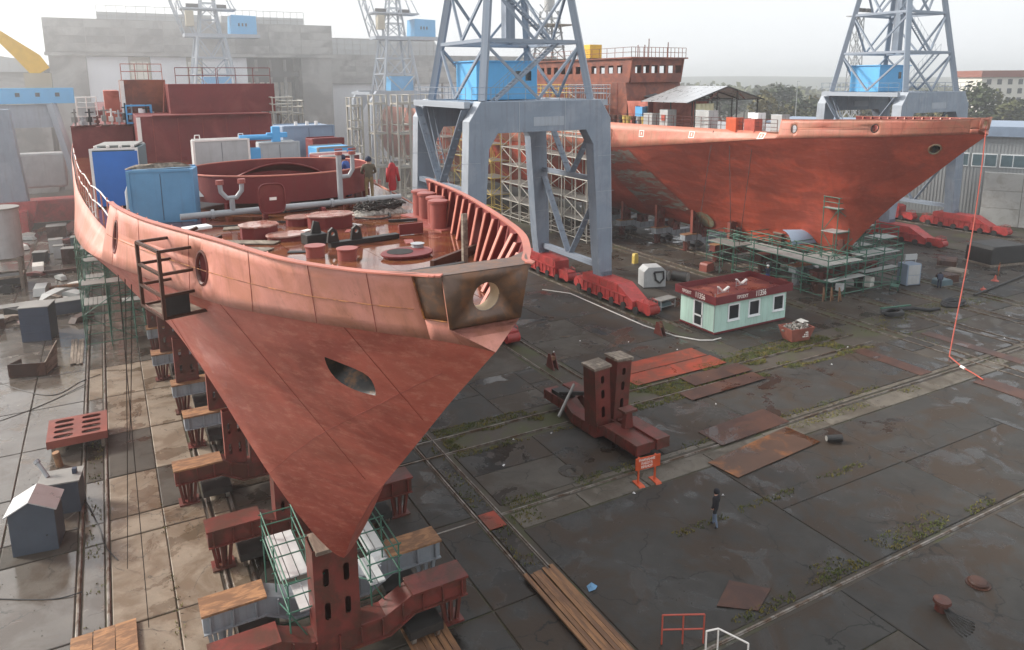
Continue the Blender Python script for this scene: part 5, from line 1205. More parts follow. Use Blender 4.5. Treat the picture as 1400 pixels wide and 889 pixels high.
for x in (-1.2, 1.2):
    for y in (-1.2, 1.2): rod('leg', (x, y, 0), (x, y, 3), .14, 'timber_grey', Tk, True)
for z in (1.2, 2.8):
    for s in (-1.2, 1.2): rod('cross_bar', (-1.4, s, z), (1.4, s, z), .1, 'timber_grey', Tk, True); rod('cross_bar', (s, -1.4, z), (s, 1.4, z), .1, 'timber_grey', Tk, True)
m = MB(); m.b(-1.1, 1.1, -1.1, 1.1, .5, 1.15); m.build('pump_box', 'iron_black', Tk)
rn = random.Random(21)
junk = [(-4.3,88,'box',1.6,1.2,1.7,'plate_brown','brown open crate with pale lid beside the near ship\'s left flank'), (-7.6,70.5,'box',2.6,1.1,.7,'timber_grey','low grey timber block beside the tank frame'), (-4.4,68.6,'box',3.2,1.2,1.1,'box_slate','long slate grey bin left of the green scaffolds'),
        (-4.2,77.2,'beam',4.6,.5,.35,'timber','heavy brown baulk lying left of the green scaffolds'), (-4.6,72.8,'rag',2.0,1.0,.5,'tarp_white','crumpled white sheet on the ground left of the scaffolds'), (-6.0,95,'box',1.3,1.2,1.5,'grey_box','small grey cabinet far left near the crane leg'),
        (-3.4,97,'box',2.4,1.4,1.2,'teal_dark','dark green bin beside the near ship\'s flank'), (-6.3,104,'box',2.0,2.0,1.6,'plate_brown','brown steel block far left'), (-4.3,110,'rag',3.6,3.0,2.2,'carriage_red','torn red hull section lying beside the near ship'), (-3.0,103,'box',1.5,1.0,1.0,'plank_grey','pale pallet stack by the near ship\'s flank'),
        (-7.2,90,'box',1.2,1.0,1.2,'iron_black','black machine among the clutter left of the near ship'), (-5.6,91.5,'box',.9,.9,1.4,'grey_box','narrow grey box among the clutter left of the near ship'), (-5.2,84.0,'beam',3.0,.4,.4,'plate_brown','short brown steel beam among the clutter'), (-6.4,66.2,'beam',2.6,.3,.25,'timber_grey','short grey plank on the ground left of the blue container'),
        (-9.0,66.5,'box',1.5,1.1,.9,'plate_brown','low brown tray at the left picture edge'), (-2.9,93.0,'beam',3.8,.35,.3,'timber_grey','grey plank lying by the farthest scaffold')]
for (x, y, kd, a, b, h, mm, lab) in junk:
    o = thing({'box':'storage_box','beam':'baulk','rag':'crumpled_sheet'}[kd], lab, {'box':'box','beam':'beam','rag':'sheet'}[kd], (x, y, .04), rn.uniform(-.3,.3))
    if kd == 'box':
        m = MB(); m.b(-a/2, a/2, -b/2, b/2, .08, h); m.build('body', mm, o, bev=.02); m = MB(); m.b(-a/2-.05, a/2+.05, -b/2-.05, b/2+.05, h, h+.06); m.build('lid', 'plank_grey', o); m = MB(); m.b(-a/2+.1, a/2-.1, -b/2+.05, b/2-.05, 0, .08); m.build('skid', 'timber_grey', o)
    elif kd == 'beam':
        m = MB(); m.b(-a/2, a/2, -b/2, b/2, .1, h); m.build('baulk_body', mm, o, bev=.02); 
        for s in (-.35, .35): m = MB(); m.b(a*s-.08, a*s+.08, -b*.8, b*.8, 0, .1); m.build('bearer', 'timber_grey', o)
    else:
        m = MB(); n = 7
        for i in range(n):
            for j in range(n): m.v.append((-a/2+a*i/(n-1)+rn.uniform(-.08,.08), -b/2+b*j/(n-1)+rn.uniform(-.08,.08), h*max(0, rn.random()*math.sin(math.pi*i/(n-1))*math.sin(math.pi*j/(n-1)))+.02))
        m.f = [(i*n+j, (i+1)*n+j, (i+1)*n+j+1, i*n+j+1) for i in range(n-1) for j in range(n-1)]; m.build('fold', mm, o, smooth='all')
# cables on the left ground
for k, (pts, lab) in enumerate((([(-9,57,.07),(-6.5,52.5,.07),(-4.3,50.0,.07),(-2.9,51.5,.07),(-1.8,52.3,.07)], 'black cable running from the left edge towards the rails'), ([(-8.5,46.5,.07),(-6,47.8,.07),(-4.2,49.2,.07),(-2.6,50.8,.12)], 'black cable curving past the perforated red frame'), ([(-5.5,30.2,.07),(-4.2,29.4,.07),(-3.2,28.9,.07),(-2.4,28.8,.12)], 'thin black cable below the slate grey lockers'), ([(-4.6,38.6,.07),(-3.6,38.0,.07),(-2.5,36.0,.12),(-1.9,33.4,.07),(-1.6,31.4,.12),(-1.2,30.3,.07)], 'grey cable crossing the left rails near the lockers'))):
    P = [Vector(p) for p in pts]; fine = []
    for i in range(len(P)-1):
        p0, p1, p2, p3 = P[max(i-1,0)], P[i], P[i+1], P[min(i+2,len(P)-1)]
        for j in range(6): t = j/6; fine.append(.5*(2*p1+(p2-p0)*t+(2*p0-5*p1+4*p2-p3)*t*t+(3*p1-p0-3*p2+p3)*t**3))
    tag(MB().path(fine+[P[-1]], .022, 5).build('cable', 'rubber', smooth=True), lab, 'cable', 'cables lying on the ground left of the near ship')
# ------------------------------------------------------------------ right side of the yard
E = thing('electric_cabinet', 'tall grey electric cabinet beside the green scaffold of the far ship', 'cabinet', (63.2, 39.9, 0), R(-14))
m = MB(); m.b(-.75, .75, -.6, .6, .12, 2.05); m.build('housing', 'blue_grey', E, bev=.02)
m = MB(); m.b(-.62, .62, -.63, -.6, .2, 1.0); m.build('door', 'grey_box', E); m = MB(); m.b(-.62, .62, -.63, -.6, 1.06, 1.98); m.build('door', 'grey_box', E)
m = MB(); m.tube((-.6,0,2.05), (-.6,0,2.9), .04, 6); m.tube((.6,0,2.05), (.6,0,2.9), .04, 6); m.b(-.65, .65, -.1, .1, 2.35, 2.85); m.build('switch_frame', 'grey_box', E)
m = MB(); m.b(-.8, .8, -.65, .65, 0, .12); m.build('base', 'iron_black', E)
E = thing('covered_crate', 'large black tarpaulin-covered crate at the right edge', 'crate', (78.6, 40.6, 0), R(-12))
m = MB(); m.prism([(-2.4,.25),(2.4,.25),(2.3,1.75),(1.9,2.1),(-2.1,2.1),(-2.35,1.75)], 'y', -1.5, 1.5); m.build('cover', 'iron_black', E, bev=.1)
m = MB(); m.b(-2.5, 2.5, -1.6, 1.6, 0, .25); m.build('pallet', 'timber_grey', E)
def coil(label, x, y, rad, n, rr=.09, m='rubber', seed=1):
    rn = random.Random(seed); pts = []
    for i in range(n*18):
        a = 2*math.pi*i/18; r = rad*(.75+.25*math.sin(i*.37+seed)); pts.append((math.cos(a)*r*1.5, math.sin(a)*r*.8, .1+.06*(i//18)+rn.uniform(-.02,.04)))
    o = MB().path(pts, rr, 6).build('hose_coil', m, None, (x, y, .03), smooth=True); return tag(o, label, 'hose', 'black hoses dumped on the right-hand tracks')
coil('tangled heap of black hose on the right-hand tracks, left of the red hose', 53.6, 35.0, .85, 5, .1, seed=2)
coil('flat loop of thick black hose right of the red hose', 60.6, 34.0, .95, 4, .13, seed=5)
tag(MB().path([(55.0,35.3,.2),(56.0,34.6,.3),(57.0,34.0,.15),(58.2,33.9,.12)], .14, 7).build('thick_hose', 'rubber', smooth=True), 'short thick black hose bent between the two hose heaps', 'hose')
for k, (x, y, m_, lab) in enumerate(((71.2,36.6,'hose_red','red traffic cone lying near the long dark bar at right'), (73.6,37.6,'sign_orange','small orange barrier board standing at the right edge'), (66.8,35.2,'hose_red','small red bag on the right-hand tracks'))):
    o = thing(['traffic_cone','barrier_board','plastic_bag'][k], lab, ['cone','barrier','bag'][k], (x, y, .05), .4)
    if k == 1:
        m = MB(); m.b(-.5, .5, -.03, .03, .5, 1.0); m.build('board', m_, o)
        for s in (-.3, .3): rod('leg', (s, 0, 0), (s, 0, 1.2), .04, 'timber', o, True)
    else:
        m = MB(); m.lathe([(.3,0),(.28,.05),(.16,.12),(.05,.55)] if k == 0 else [(.1,0),(.26,.08),(.22,.2),(.05,.3)], 12); m.build('cone_body' if k == 0 else 'bag_body', m_, o, smooth=True)
        m = MB(); m.b(-.32, .32, -.32, .32, -.03, .0) if k == 0 else m.tube((0,0,.28), (.1,.05,.4), .03, 5); m.build('base' if k == 0 else 'bag_knot', m_, o)
tag(MB().tube((64.5,34.7,.16), (76.0,36.2,.16), .09, 8).build('steel_bar', 'iron_black'), 'long dark steel bar lying across the right-hand tracks', 'bar')
G = thing('green_trolley', 'small green hand trolley by the foot of the far scaffold', 'trolley', (60.2, 39.2, 0), .5)
m = MB(); m.path([(-.5,-.3,.15),(-.5,-.3,.5),(.5,-.3,.5),(.6,-.3,1.2)], .035, 5); m.path([(-.5,.3,.15),(-.5,.3,.5),(.5,.3,.5),(.6,.3,1.2)], .035, 5); m.tube((.6,-.3,1.2), (.6,.3,1.2), .035, 5); m.build('frame', 'scaf_green', G)
m = MB(); m.b(-.55, .5, -.32, .32, .5, .55); m.build('bed', 'scaf_green', G)
for x in (-.4, .4):
    for y in (-.34, .34): m = MB(); m.tube((x, y-.03, .15), (x, y+.03, .15), .15, 10); m.build('wheel', 'rubber', G)
tag(MB().bar((54.2,36.3,.1), (57.2,35.7,.1), .18, .10).build('green_bar', 'scaf_green'), 'green steel bar lying in front of the far scaffold', 'bar')
# red hose hanging from the far bow
bow = Vector((57.3, 31.4, 15.0)); g0 = Vector((48.5, 27.2, .12)); pts = []
for i in range(25):
    t = i/24; pts.append(bow.lerp(g0, t)+Vector((.9*math.sin(math.pi*t)*(1-t)*.6, 0, -2.6*math.sin(math.pi*t)*.55)))
pts += [Vector((47.9,26.4,.12)), Vector((47.3,25.6,.12)), Vector((46.9,24.7,.12)), Vector((46.4,23.8,.12))]
hz_ = thing('air_hose', 'red hose hanging from the far bow down to the tracks', 'hose', (48.5, 27.2, 0))
MB().path([p-Vector((48.5,27.2,0)) for p in pts], .042, 8).build('hose_line', 'hose_red', hz_, smooth=True)
MB().tube(Vector((47.35,25.75,.13))-Vector((48.5,27.2,0)), Vector((47.2,25.4,.13))-Vector((48.5,27.2,0)), .09, 8).build('coupling', 'letter_white', hz_, smooth=True)
# bottom right corner: frames, bollards, hole, papers
def rail_frame(label, m_, P, loc):
    F = thing('guard_railing', label, 'railing', loc)
    for a, b in P: rod('rail', a, b, .03, m_, F, False)
    return F
rail_frame('dark red tubular railing frame standing at the bottom edge', 'hose_red', [((0,0,0),(0,0,1.1)),((.62,-.32,0),(.62,-.32,1.1)),((1.24,-.64,0),(1.24,-.64,1.1)),((0,0,1.1),(1.24,-.64,1.1)),((0,0,.55),(1.24,-.64,.55)),((0,0,0),(0,-.02,-.0001+.01))][:5], (14.6, 16.45, .05))
rail_frame('white tubular handrail beside the dark red railing frame', 'letter_white', [((0,0,0),(0,0,1.1)),((.42,-.1,0),(.42,-.1,1.1)),((0,0,1.1),(.42,-.1,1.1)),((.42,-.1,1.1),(1.1,-.75,.75)),((1.1,-.75,0),(1.1,-.75,.75))], (15.35, 15.2, .05))
for (x, y, lab) in ((26.84,13.06,'round rusty mooring cap set in the slabs at the right'), ):
    o = thing('mooring_cap', lab, 'mooring cap', (x, y, .05)); m = MB(); m.lathe([(.34,0),(.34,.10),(.28,.16),(.02,.18)], 18); m.build('cap', 'plate_brown', o, smooth=True); m = MB(); m.lathe([(.42,0),(.42,.03)], 18); m.build('flange', 'plate_brown', o)
o = thing('bollard_stub', 'rusty red bollard stub with steel wires at the bottom right', 'bollard', (24.3, 12.9, .05)); m = MB(); m.lathe([(.22,0),(.2,.25),(.30,.32),(.28,.42),(.03,.44)], 16); m.build('post', 'carriage_red', o, smooth=True)
for k in range(7): a = -1.2+k*.16; MB().path([(0,0,.2),(math.cos(a-.7)*.5-.2,math.sin(a-.7)*.5,.1),(math.cos(a-.7)*1.1-.3,math.sin(a-.7)*1.2,.02)], .02, 4).build('wire', 'iron_black', o)
o = thing('manhole', 'small round manhole with crumbled rim left of the twin-post cradle', 'manhole', (18.1, 27.3, .046)); m = MB(); m.lathe([(.62,0),(.58,.03),(.25,.02),(.22,-.03)], 20, cap=False); m.build('rim', 'concrete_mid', o); m = MB(); m.lathe([(.21,-.02),(.02,-.02)], 16); m.build('opening', 'dark_hole', o)
for k, (x, y) in enumerate(((24.2,38.8),(34.55,40.4))):
    o = thing('buffer_stop', ['rusty triangular buffer stop at the end of the crane rail behind the near bow', 'rusty triangular buffer stop at the crane rail end by the mint cabin'][k], 'buffer stop', (x, y, .05), group='buffer stops at the ends of the crane rails')
    for s in (-.18, .14): m = MB(); m.prism([(-.5,0),(.5,0),(.25,.95),(.0,1.0)], 'x', s, s+.05); m.build('cheek_plate', 'carriage_red', o)
    m = MB(); m.b(-.129, .139, -.1, .2, .55, .8); m.build('buffer_block', 'timber', o)
o = thing('dark_tub', 'small dark bucket by the rust-stained steel plate', 'bucket', (31.2, 23.2, .05)); m = MB(); m.tube((0,0,.22), (.7,-.35,.22), .17, 12, .2); m.build('body', 'iron_black', o, smooth=True); m = MB(); m.tube((-.02,.01,.22), (0,0,.22), .14, 10); m.build('bottom', 'plank_grey', o)
rn = random.Random(77); lit = [(31.9,32.6),(17.2,31.4),(19.3,31.0),(15.5,29.3),(25.8,41.2),(28.6,42.1),(31.5,40.2),(33.5,37.3),(19.5,24.2),(22.9,22.1),(29.5,29.4),(55.5,27.4),(61.2,30.1),(44.2,31.8),(40.5,30.2)]
for k, (x, y) in enumerate(lit):
    m = MB(); s = rn.uniform(.04,.10); m.add([(-s,-s*.6,0),(s,-s*.7,.03),(s*.9,s*.6,.0),(-s*.8,s*.7,.05),(0,0,.09)], [(0,1,4),(1,2,4),(2,3,4),(3,0,4)]); o = m.build('paper_scrap', 'paper_white', None, (x, y, .062), rn.uniform(0,6)); tag(o, 'small crumpled scrap of white paper on the yard floor', 'paper', 'paper scraps scattered on the yard')
tag(MB().add([(-.2,-.15,0),(.05,-.2,.03),(.25,-.05,.01),(.15,.2,.04),(-.1,.15,.0),(0,0,.07)], [(0,1,5),(1,2,5),(2,3,5),(3,4,5),(4,0,5)]).build('plastic_sheet', 'blue_faded', None, (14.15,19.9,.06)), 'small pale blue crumpled plastic sheet beside the long plank stack', 'plastic')

o = thing('curved_shield', 'bent grey steel shield with bright inner panel on the far stem platform', 'shield', (57.0, 45.2, 3.0), R(-8))
m = MB(); vs = []
for i in range(9):
    a = R(20+70*i/8); vs += [(-2.6, 1.6-1.7*math.cos(a)*0-1.5*math.cos(a), 1.75*math.sin(a)), (2.6, 1.6-1.5*math.cos(a), 1.55*math.sin(a)*.9)]
m.add(vs, [(2*i, 2*i+1, 2*i+3, 2*i+2) for i in range(8)]); q = m.build('shell', 'blue_grey', o, smooth='all'); md = q.modifiers.new('t', 'SOLIDIFY'); md.thickness = .05
m = MB(); m.add([(-1.6,.42,.55),(2.0,.42,.5),(2.0,.75,1.1),(-1.6,.75,1.2),(-1.6,.36,.58),(2.0,.36,.53),(2.0,.69,1.13),(-1.6,.69,1.23)], [(0,1,2,3),(7,6,5,4),(0,4,5,1),(1,5,6,2),(2,6,7,3),(3,7,4,0)]); m.build('inner_panel', 'letter_white', o)
rn = random.Random(55)
for k, (x, y, a, h, mm, lab) in enumerate(((53.6,42.0,1.0,.9,'plate_brown','brown steel block under the far stem platform, nearest corner'),(56.0,41.6,.8,.7,'helmet_white','white sack bundle under the front of the far platform'),(57.6,42.2,1.1,.8,'plank_grey','grey bin under the front of the far platform'),(59.4,41.2,.9,.9,'tarp_white','pale bag pile under the right part of the far platform'),(60.9,42.4,1.0,1.0,'iron_black','black compressor under the right part of the far platform'),(52.2,44.8,1.0,.8,'carriage_bright','red block at the left side of the far platform'),(65.6,38.2,1.4,.6,'teal_dark','blue grey tarpaulin heap beside the bending worker'),(67.0,38.6,1.6,.8,'plate_brown','brown scrap box behind the bending worker'),(70.5,39.8,2.0,.5,'timber_grey','low grey timber pile near the right-hand bogie'),(73.5,42.5,2.2,.7,'plate_brown','rusty steel pile by the right-hand bogies'),(50.6,52.6,1.2,.9,'carriage_bright','red jack block left of the far platform'),(46.4,58.5,.55,1.1,'scaf_yellow','small dull yellow switch box by the far berth rails'))):
    o = thing('yard_box', lab, 'box', (x, y, .04), rn.uniform(-.5,.5)); m = MB(); m.prism([(-a/2,.06),(a/2,.06),(a/2*.95,h*.8),(a/2*.7,h),(-a/2*.7,h),(-a/2*.95,h*.8)], 'y', -a*.38, a*.38); m.build('body', mm, o, bev=.03); m = MB(); m.b(-a/2-.05, a/2+.05, -a*.4, a*.4, 0, .06); m.build('base', 'timber_grey', o)
for k in range(3):
    o = thing('trestle', 'timber trestle leaning by the corner of the far platform, %s one' % ('left','middle','right')[k], 'trestle', (52.2+k*.55, 40.2-.35*k, 0), .3); rod('leg', (-.25,0,.02), (0,.1,1.2), .05, 'timber', o, True); rod('leg', (.25,0,.02), (0,.1,1.2), .05, 'timber', o, True); rod('cross_bar', (-.15,.05,.55), (.15,.05,.55), .04, 'timber', o, True)

for k, (x, y_, lab) in enumerate(((-.2,60.5,'inner green scaffold bay under the near hull, first from the front'), (-.2,69.0,'inner green scaffold bay under the near hull, second from the front'), (-.2,78.0,'inner green scaffold bay under the near hull, third from the front'))):
    scaffold(lab, (x, y_, 0), [0,1.5,3.0], [0,2.4,4.6], [.5,2.4,4.4], 'scaf_green', [(2.45,.1,2.9,.1,1.2),(4.45,0,1.4,2.4,4.5)], plank='plank_pale', r=.035)
rn = random.Random(303)
for k in range(34):
    x, y_ = rn.uniform(-10.5,-2.9), 64+48*(k+rn.random()*.9)/34; a = rn.uniform(.5,1.6); hh = rn.uniform(.15,.9); mm = rn.choice(('timber_grey','plate_brown','plank_pale','iron_black','box_slate','tarp_white','carriage_red','timber'))
    cn = {'timber_grey':'grey timber','plate_brown':'brown steel','plank_pale':'pale sheet','iron_black':'black iron','box_slate':'slate grey','tarp_white':'white sheeted','carriage_red':'red steel','timber':'brown timber'}[mm]
    o = thing('scrap_piece', '%s scrap piece in the clutter left of the near ship, %s from the front' % (cn, ordn(k+1)), 'scrap', (x, y_, .05), rn.uniform(0,3), 'scrap pieces lying left of the near ship')
    m = MB(); m.prism([(-a,.08),(a*.8,.08),(a,hh*.6),(a*.2,hh),(-a*.7,hh*.8)], 'y', -a*.3, a*.35); m.build('body', mm, o); m = MB(); m.b(-a*.9, -a*.7, -a*.4, a*.4, 0, .08); m.build('bearer', 'timber_grey', o); m = MB(); m.b(a*.5, a*.7, -a*.4, a*.4, 0, .08); m.build('bearer', 'timber_grey', o)
# ------------------------------------------------------------------ fittings of the near ship (parts) and loose things on its deck
ax = 4.95
def dz(y): return lerp(DZ, y)+.004
for (x, y) in ((9.28,23.5),(9.2,22.75),(9.02,21.55),(8.78,20.75)):
    m = MB(); m.lathe([(.26,0),(.26,.82),(.31,.83),(.31,.90),(.25,.92)], 20, (x-ax, y, dz(y))); m.build('bollard', 'bollard_red', SHIP_A, smooth=True)
for (x, y) in ((9.24,23.1),(8.9,21.1)):
    m = MB(); m.box((x-ax, y, dz(y)+.03), (.85,1.6,.06), rz=.2); m.build('bollard_base', 'bollard_red', SHIP_A)
for (x, y) in ((4.47,18.77),(5.07,17.95)):
    m = MB(); m.lathe([(.24,0),(.24,.26),(.27,.27),(.27,.30)], 18, (x-ax, y, dz(y))); m.build('vent_stub', 'bollard_red', SHIP_A, smooth=True)
def hatch(x, y, rx_, ry_, h, n, lid):
    m = MB(); m.prism(circ(x-ax, y, rx_, ry_, n, .39), 'z', dz(y), dz(y)+h); c = m.build('hatch_coaming', 'super_red', SHIP_A)
    m = MB(); m.prism(circ(x-ax, y, rx_*1.1, ry_*1.1, n, .39), 'z', dz(y)+h, dz(y)+h+.05); m.build('hatch_lid', lid, c, bev=.01)
hatch(6.05,23.2,.72,.55,.38,8,'lid_sky_sheen'); hatch(5.35,24.1,.5,.36,.25,16,'lid_sky_sheen'); hatch(3.75,22.6,.55,.5,.35,8,'lid_sky_sheen'); hatch(4.35,21.75,.52,.42,.12,18,'lid_sky_sheen'); hatch(6.5,17.5,.62,.5,.06,20,'super_red')
m = MB(); m.lathe([(.34,.12),(.34,.10),(.1,.05)], 18, (6.35-ax,17.6,dz(17.6))); m.build('hatch_opening', 'dark_hole', SHIP_A)
m = MB(); m.lathe([(.16,0),(.16,.2),(.19,.22)], 12, (6.95-ax,17.9,dz(17.9))); m.build('vent_stub', 'pipe_grey', SHIP_A)
# grey pipe main with risers across the deck
pm_ = MB(); pm_.tube((1.9-ax,26.1,dz(26)+.28), (9.7-ax,26.6,dz(26)+.28), .11, 12); pipe = pm_.build('pipe_main', 'pipe_grey', SHIP_A, smooth=True)
for x in (2.6,4.6,6.6,8.6): m = MB(); m.b(x-ax-.06, x-ax+.06, 26.0, 26.5, dz(26)-.0, dz(26)+.2); m.build('pipe_saddle', 'super_red', pipe)
for x in (2.9,5.2,7.0,8.4): m = MB(); m.tube((x-ax-.05,26.1+(x-1.9)*.064,dz(26)+.28), (x-ax+.05,26.1+(x-1.9)*.064,dz(26)+.28), .16, 12); m.build('pipe_flange', 'pipe_grey', pipe)
z = dz(26)
m = MB(); m.tube((3.55-ax,26.2,z+.3), (3.55-ax,26.2,z+.75), .09, 10); m.path([(3.2-ax,26.2,z+1.25),(3.22-ax,26.2,z+1.0),(3.4-ax,26.2,z+.78),(3.7-ax,26.2,z+.78),(3.88-ax,26.2,z+1.0),(3.9-ax,26.2,z+1.25)], .08, 8); y_ = m.build('forked_riser', 'pipe_grey', pipe, smooth=True)
for x in (3.2,3.9): m = MB(); m.tube((x-ax,26.2,z+1.25), (x-ax,26.2,z+1.4), .13, 10); m.build('valve', 'bollard_red', y_)
m = MB(); m.tube((7.35-ax,26.5,z+.3), (7.35-ax,26.5,z+2.0), .10, 10); m.path([(7.35-ax,26.5,z+1.2),(7.7-ax,26.5,z+1.22),(7.85-ax,26.5,z+1.45),(7.85-ax,26.5,z+2.0)], .08, 8); y_ = m.build('hydrant_riser', 'pipe_grey', pipe, smooth=True)
for x in (7.35,7.85): m = MB(); m.tube((x-ax,26.5,z+2.0), (x-ax,26.5,z+2.12), .13, 10); m.tube((x-ax-.14,26.5,z+2.2), (x-ax+.14,26.5,z+2.2), .04, 6); m.build('valve', 'bollard_red', y_)
# raised hatch cover, round cornered, open
m = MB(); pts = [(4.7-ax+.42*c, z+.78+.5*s) for c, s in [(math.copysign(abs(math.cos(a))**.5, math.cos(a)), math.copysign(abs(math.sin(a))**.5, math.sin(a))) for a in [2*math.pi*i/24 for i in range(24)]]]; m.prism(pts, 'y', 25.35, 25.45); hc = m.build('open_hatch_cover', 'super_red', SHIP_A, bev=.02)
m = MB(); m.path([(p[0], 25.33, p[1]) for p in pts+[pts[0]]], .03, 6); m.build('cover_rim', 'super_red', hc); m = MB(); m.b(4.62-ax, 4.85-ax, 25.33, 25.35, z+.72, z+.82); m.build('name_plate', 'letter_white', hc)
# round barbette tub
bx, by, br = 6.0-ax, 30.4, 3.55
m = MB(); N = 44; vs = []
for k, (r, zz) in enumerate(((br,.35),(br,1.32),(br-.05,1.32),(br-.05,.35))):
    vs += [(bx+r*math.cos(2*math.pi*i/N)*1.0, by+r*math.sin(2*math.pi*i/N)*.9, dz(by)+zz) for i in range(N)]
m.add(vs, [(k*N+i, k*N+(i+1) % N, ((k+1) % 4)*N+(i+1) % N, ((k+1) % 4)*N+i) for k in range(4) for i in range(N)]); tub = m.build('gun_barbette', 'super_red', SHIP_A, smooth=True)
m = MB(); m.path([(bx+br*math.cos(2*math.pi*i/N), by+br*.9*math.sin(2*math.pi*i/N), dz(by)+1.33) for i in range(N+1)], .035, 6); m.build('barbette_rim', 'stiff_red', tub)
m = MB(); m.prism([(bx+(br-.1)*math.cos(2*math.pi*i/N), by+(br-.1)*.9*math.sin(2*math.pi*i/N)) for i in range(N)], 'z', dz(by)+.36, dz(by)+.42); m.build('barbette_floor', 'plate_brown', tub)
for i in range(10):
    a = 2*math.pi*i/10+.2; m = MB(); m.box((bx+br*.97*math.cos(a), by+br*.87*math.sin(a), dz(by)+.17), (.3,.12,.36), rz=a); m.build('barbette_bracket', 'super_red', tub)
# curved blast cover lying in the tub
m = MB(); nn = 12
for i in range(nn+1):
    for j in range(5): t = i/nn; m.v.append((bx-1.5+3.4*t, by+.3+j*.45, dz(by)+.5+.95*math.sin(math.pi*(.12+.8*t))**.6*(1-.12*j)))
m.f = [(i*5+j, (i+1)*5+j, (i+1)*5+j+1, i*5+j+1) for i in range(nn) for j in range(4)]
o = m.build('curved_cover', 'super_red', None, (ax,0,0), smooth='all'); tag(o, 'curved red steel cover strapped inside the round barbette', 'cover'); md = o.modifiers.new('t', 'SOLIDIFY'); md.thickness = .06
for k, (x0, y0, x1, y1, mm, lab) in enumerate(((3.4,29.0,7.8,29.6,'timber','long dark timber baulk lying in the round barbette, nearest the rim'), (3.2,29.8,6.6,30.0,'timber_grey','second timber baulk lying behind the first in the barbette'), (5.2,28.5,8.0,29.1,'timber','short dark timber laid across the front of the barbette'))):
    o = MB().bar((x0,y0,dz(by)+.62+.03*k), (x1,y1,dz(by)+.60+.03*k), .30, .34).build('baulk', mm, bev=.02); tag(o, lab, 'beam')
def rag(name, lab, c, sx, sy, h, m_, seed, cat_='tarp'):
    rn = random.Random(seed); m = MB(); n = 12
    for i in range(n):
        for j in range(n):
            u, v = i/(n-1), j/(n-1); e = math.sin(math.pi*u)*math.sin(math.pi*v)
            m.v.append((c[0]+(u-.5)*sx+rn.uniform(-.05,.05), c[1]+(v-.5)*sy+rn.uniform(-.05,.05), c[2]+h*(e**.5)*(.65+.5*noise.noise(Vector((u*3.5,v*3.5,seed))))))
    m.f = [(i*n+j, (i+1)*n+j, (i+1)*n+j+1, i*n+j+1) for i in range(n-1) for j in range(n-1)]
    return tag(m.build(name, m_, smooth='all'), lab, cat_)
rag('tarp', 'crumpled white tarpaulin over the left rim of the round barbette', (3.3,29.6,dz(30)+.55), 1.7, 1.6, .75, 'tarp_white', 4)
rag('cable_heap', 'heap of dark cables and scrap on deck beside the man in brown', (8.3,25.1,dz(25)), 1.9, 1.1, .42, 'rubbish', 8, 'cable heap')
hp = MB(); rn = random.Random(31)
for k in range(16):
    a = rn.uniform(0,6.28); r = rn.uniform(.3,.9); hp.path([(8.3+math.cos(a+i*.6)*r*(1+.2*rn.random()), 25.1+math.sin(a+i*.6)*r*.6, dz(25)+.12+.3*rn.random()) for i in range(7)], .03, 5)
tag(hp.build('cable_tangle', 'rope', smooth=True), 'dark cable ends spilling over the heap beside the man in brown', 'cables', kind='stuff')
# bent bracket, angle bars and plates lying on the deck
M_ = thing('steel_bracket', 'black steel bracket with two lugs lying on the foredeck', 'bracket', (6.0, 19.9, dz(19.9)), R(8))
m = MB(); m.b(-.9, 1.2, -.12, .12, 0, .14); m.build('bar', 'iron_black', M_, bev=.01)
for x in (-.8, -.1): m = MB(); m.prism([(x-.17,.14),(x+.17,.14),(x+.12,.45),(x,.55),(x-.12,.45)], 'y', -.05, .05, [circ(x,.38,.06,None,10)]); m.build('lug', 'iron_black', M_)
M_ = thing('steel_bracket', 'small black lug bracket left of the long one on the foredeck', 'bracket', (4.9, 20.6, dz(20.6)), R(8)); m = MB(); m.b(-.3, .3, -.25, .25, 0, .3); m.build('block', 'iron_black', M_, bev=.02); m = MB(); m.prism([(-.1,.3),(.2,.3),(.15,.6),(.0,.65)], 'y', -.05, .05); m.build('lug', 'iron_black', M_)
o = MB().b(7.35,8.1,20.35,20.42,0,.32).build('upstand_plate', 'super_red', None, (0,0,dz(20))); tag(o, 'small red upright plate left on the wet foredeck', 'plate')
o = MB().bar((7.9,22.9,dz(22.9)+.05), (8.8,22.6,dz(22.6)+.05), .10,.08).build('loose_bar', 'iron_black'); tag(o, 'short dark bar lying before the bollards', 'bar')
o = MB().bar((6.4,15.6,dz(15.6)+.12), (8.2,16.9,dz(16.9)+.12), .10,.22).build('angle_bar', 'plate_brown'); tag(o, 'brown angle bar across the deck by the right bulwark', 'bar')
o = MB().bar((4.7,14.9,dz(14.9)+.10), (7.0,15.1,dz(15.1)+.12), .14,.20).build('angle_bar', 'iron_black'); tag(o, 'dark angle bar lying inside the nose of the near ship', 'bar')
o = MB().bar((7.25,15.6,dz(15.6)), (7.30,15.7,dz(15.6)+1.25), .12,.12).build('timber_post', 'timber_grey'); tag(o, 'weathered timber post standing on the foredeck near the nose', 'post')
m = MB(); m.path([(5.55-ax,14.0,dz(14)),(5.55-ax,14.0,dz(14)+.28),(5.68-ax,13.9,dz(14)+.36),(5.82-ax,13.8,dz(14)+.28),(5.82-ax,13.8,dz(14))], .05, 8); m.build('pad_eye', 'stiff_red', SHIP_A, smooth=True)
for (a, b) in (((2.2,22.5),(4.0,21.2)), ((2.5,21.2),(3.6,20.2)), ((3.0,24.6),(4.6,24.3))):
    o = MB().bar((*a,dz(a[1])+.03), (*b,dz(b[1])+.03), .45,.03).build('loose_plank', 'timber_grey'); tag(o, 'grey plank lying on the left of the foredeck', 'plank', 'grey planks on the near foredeck')
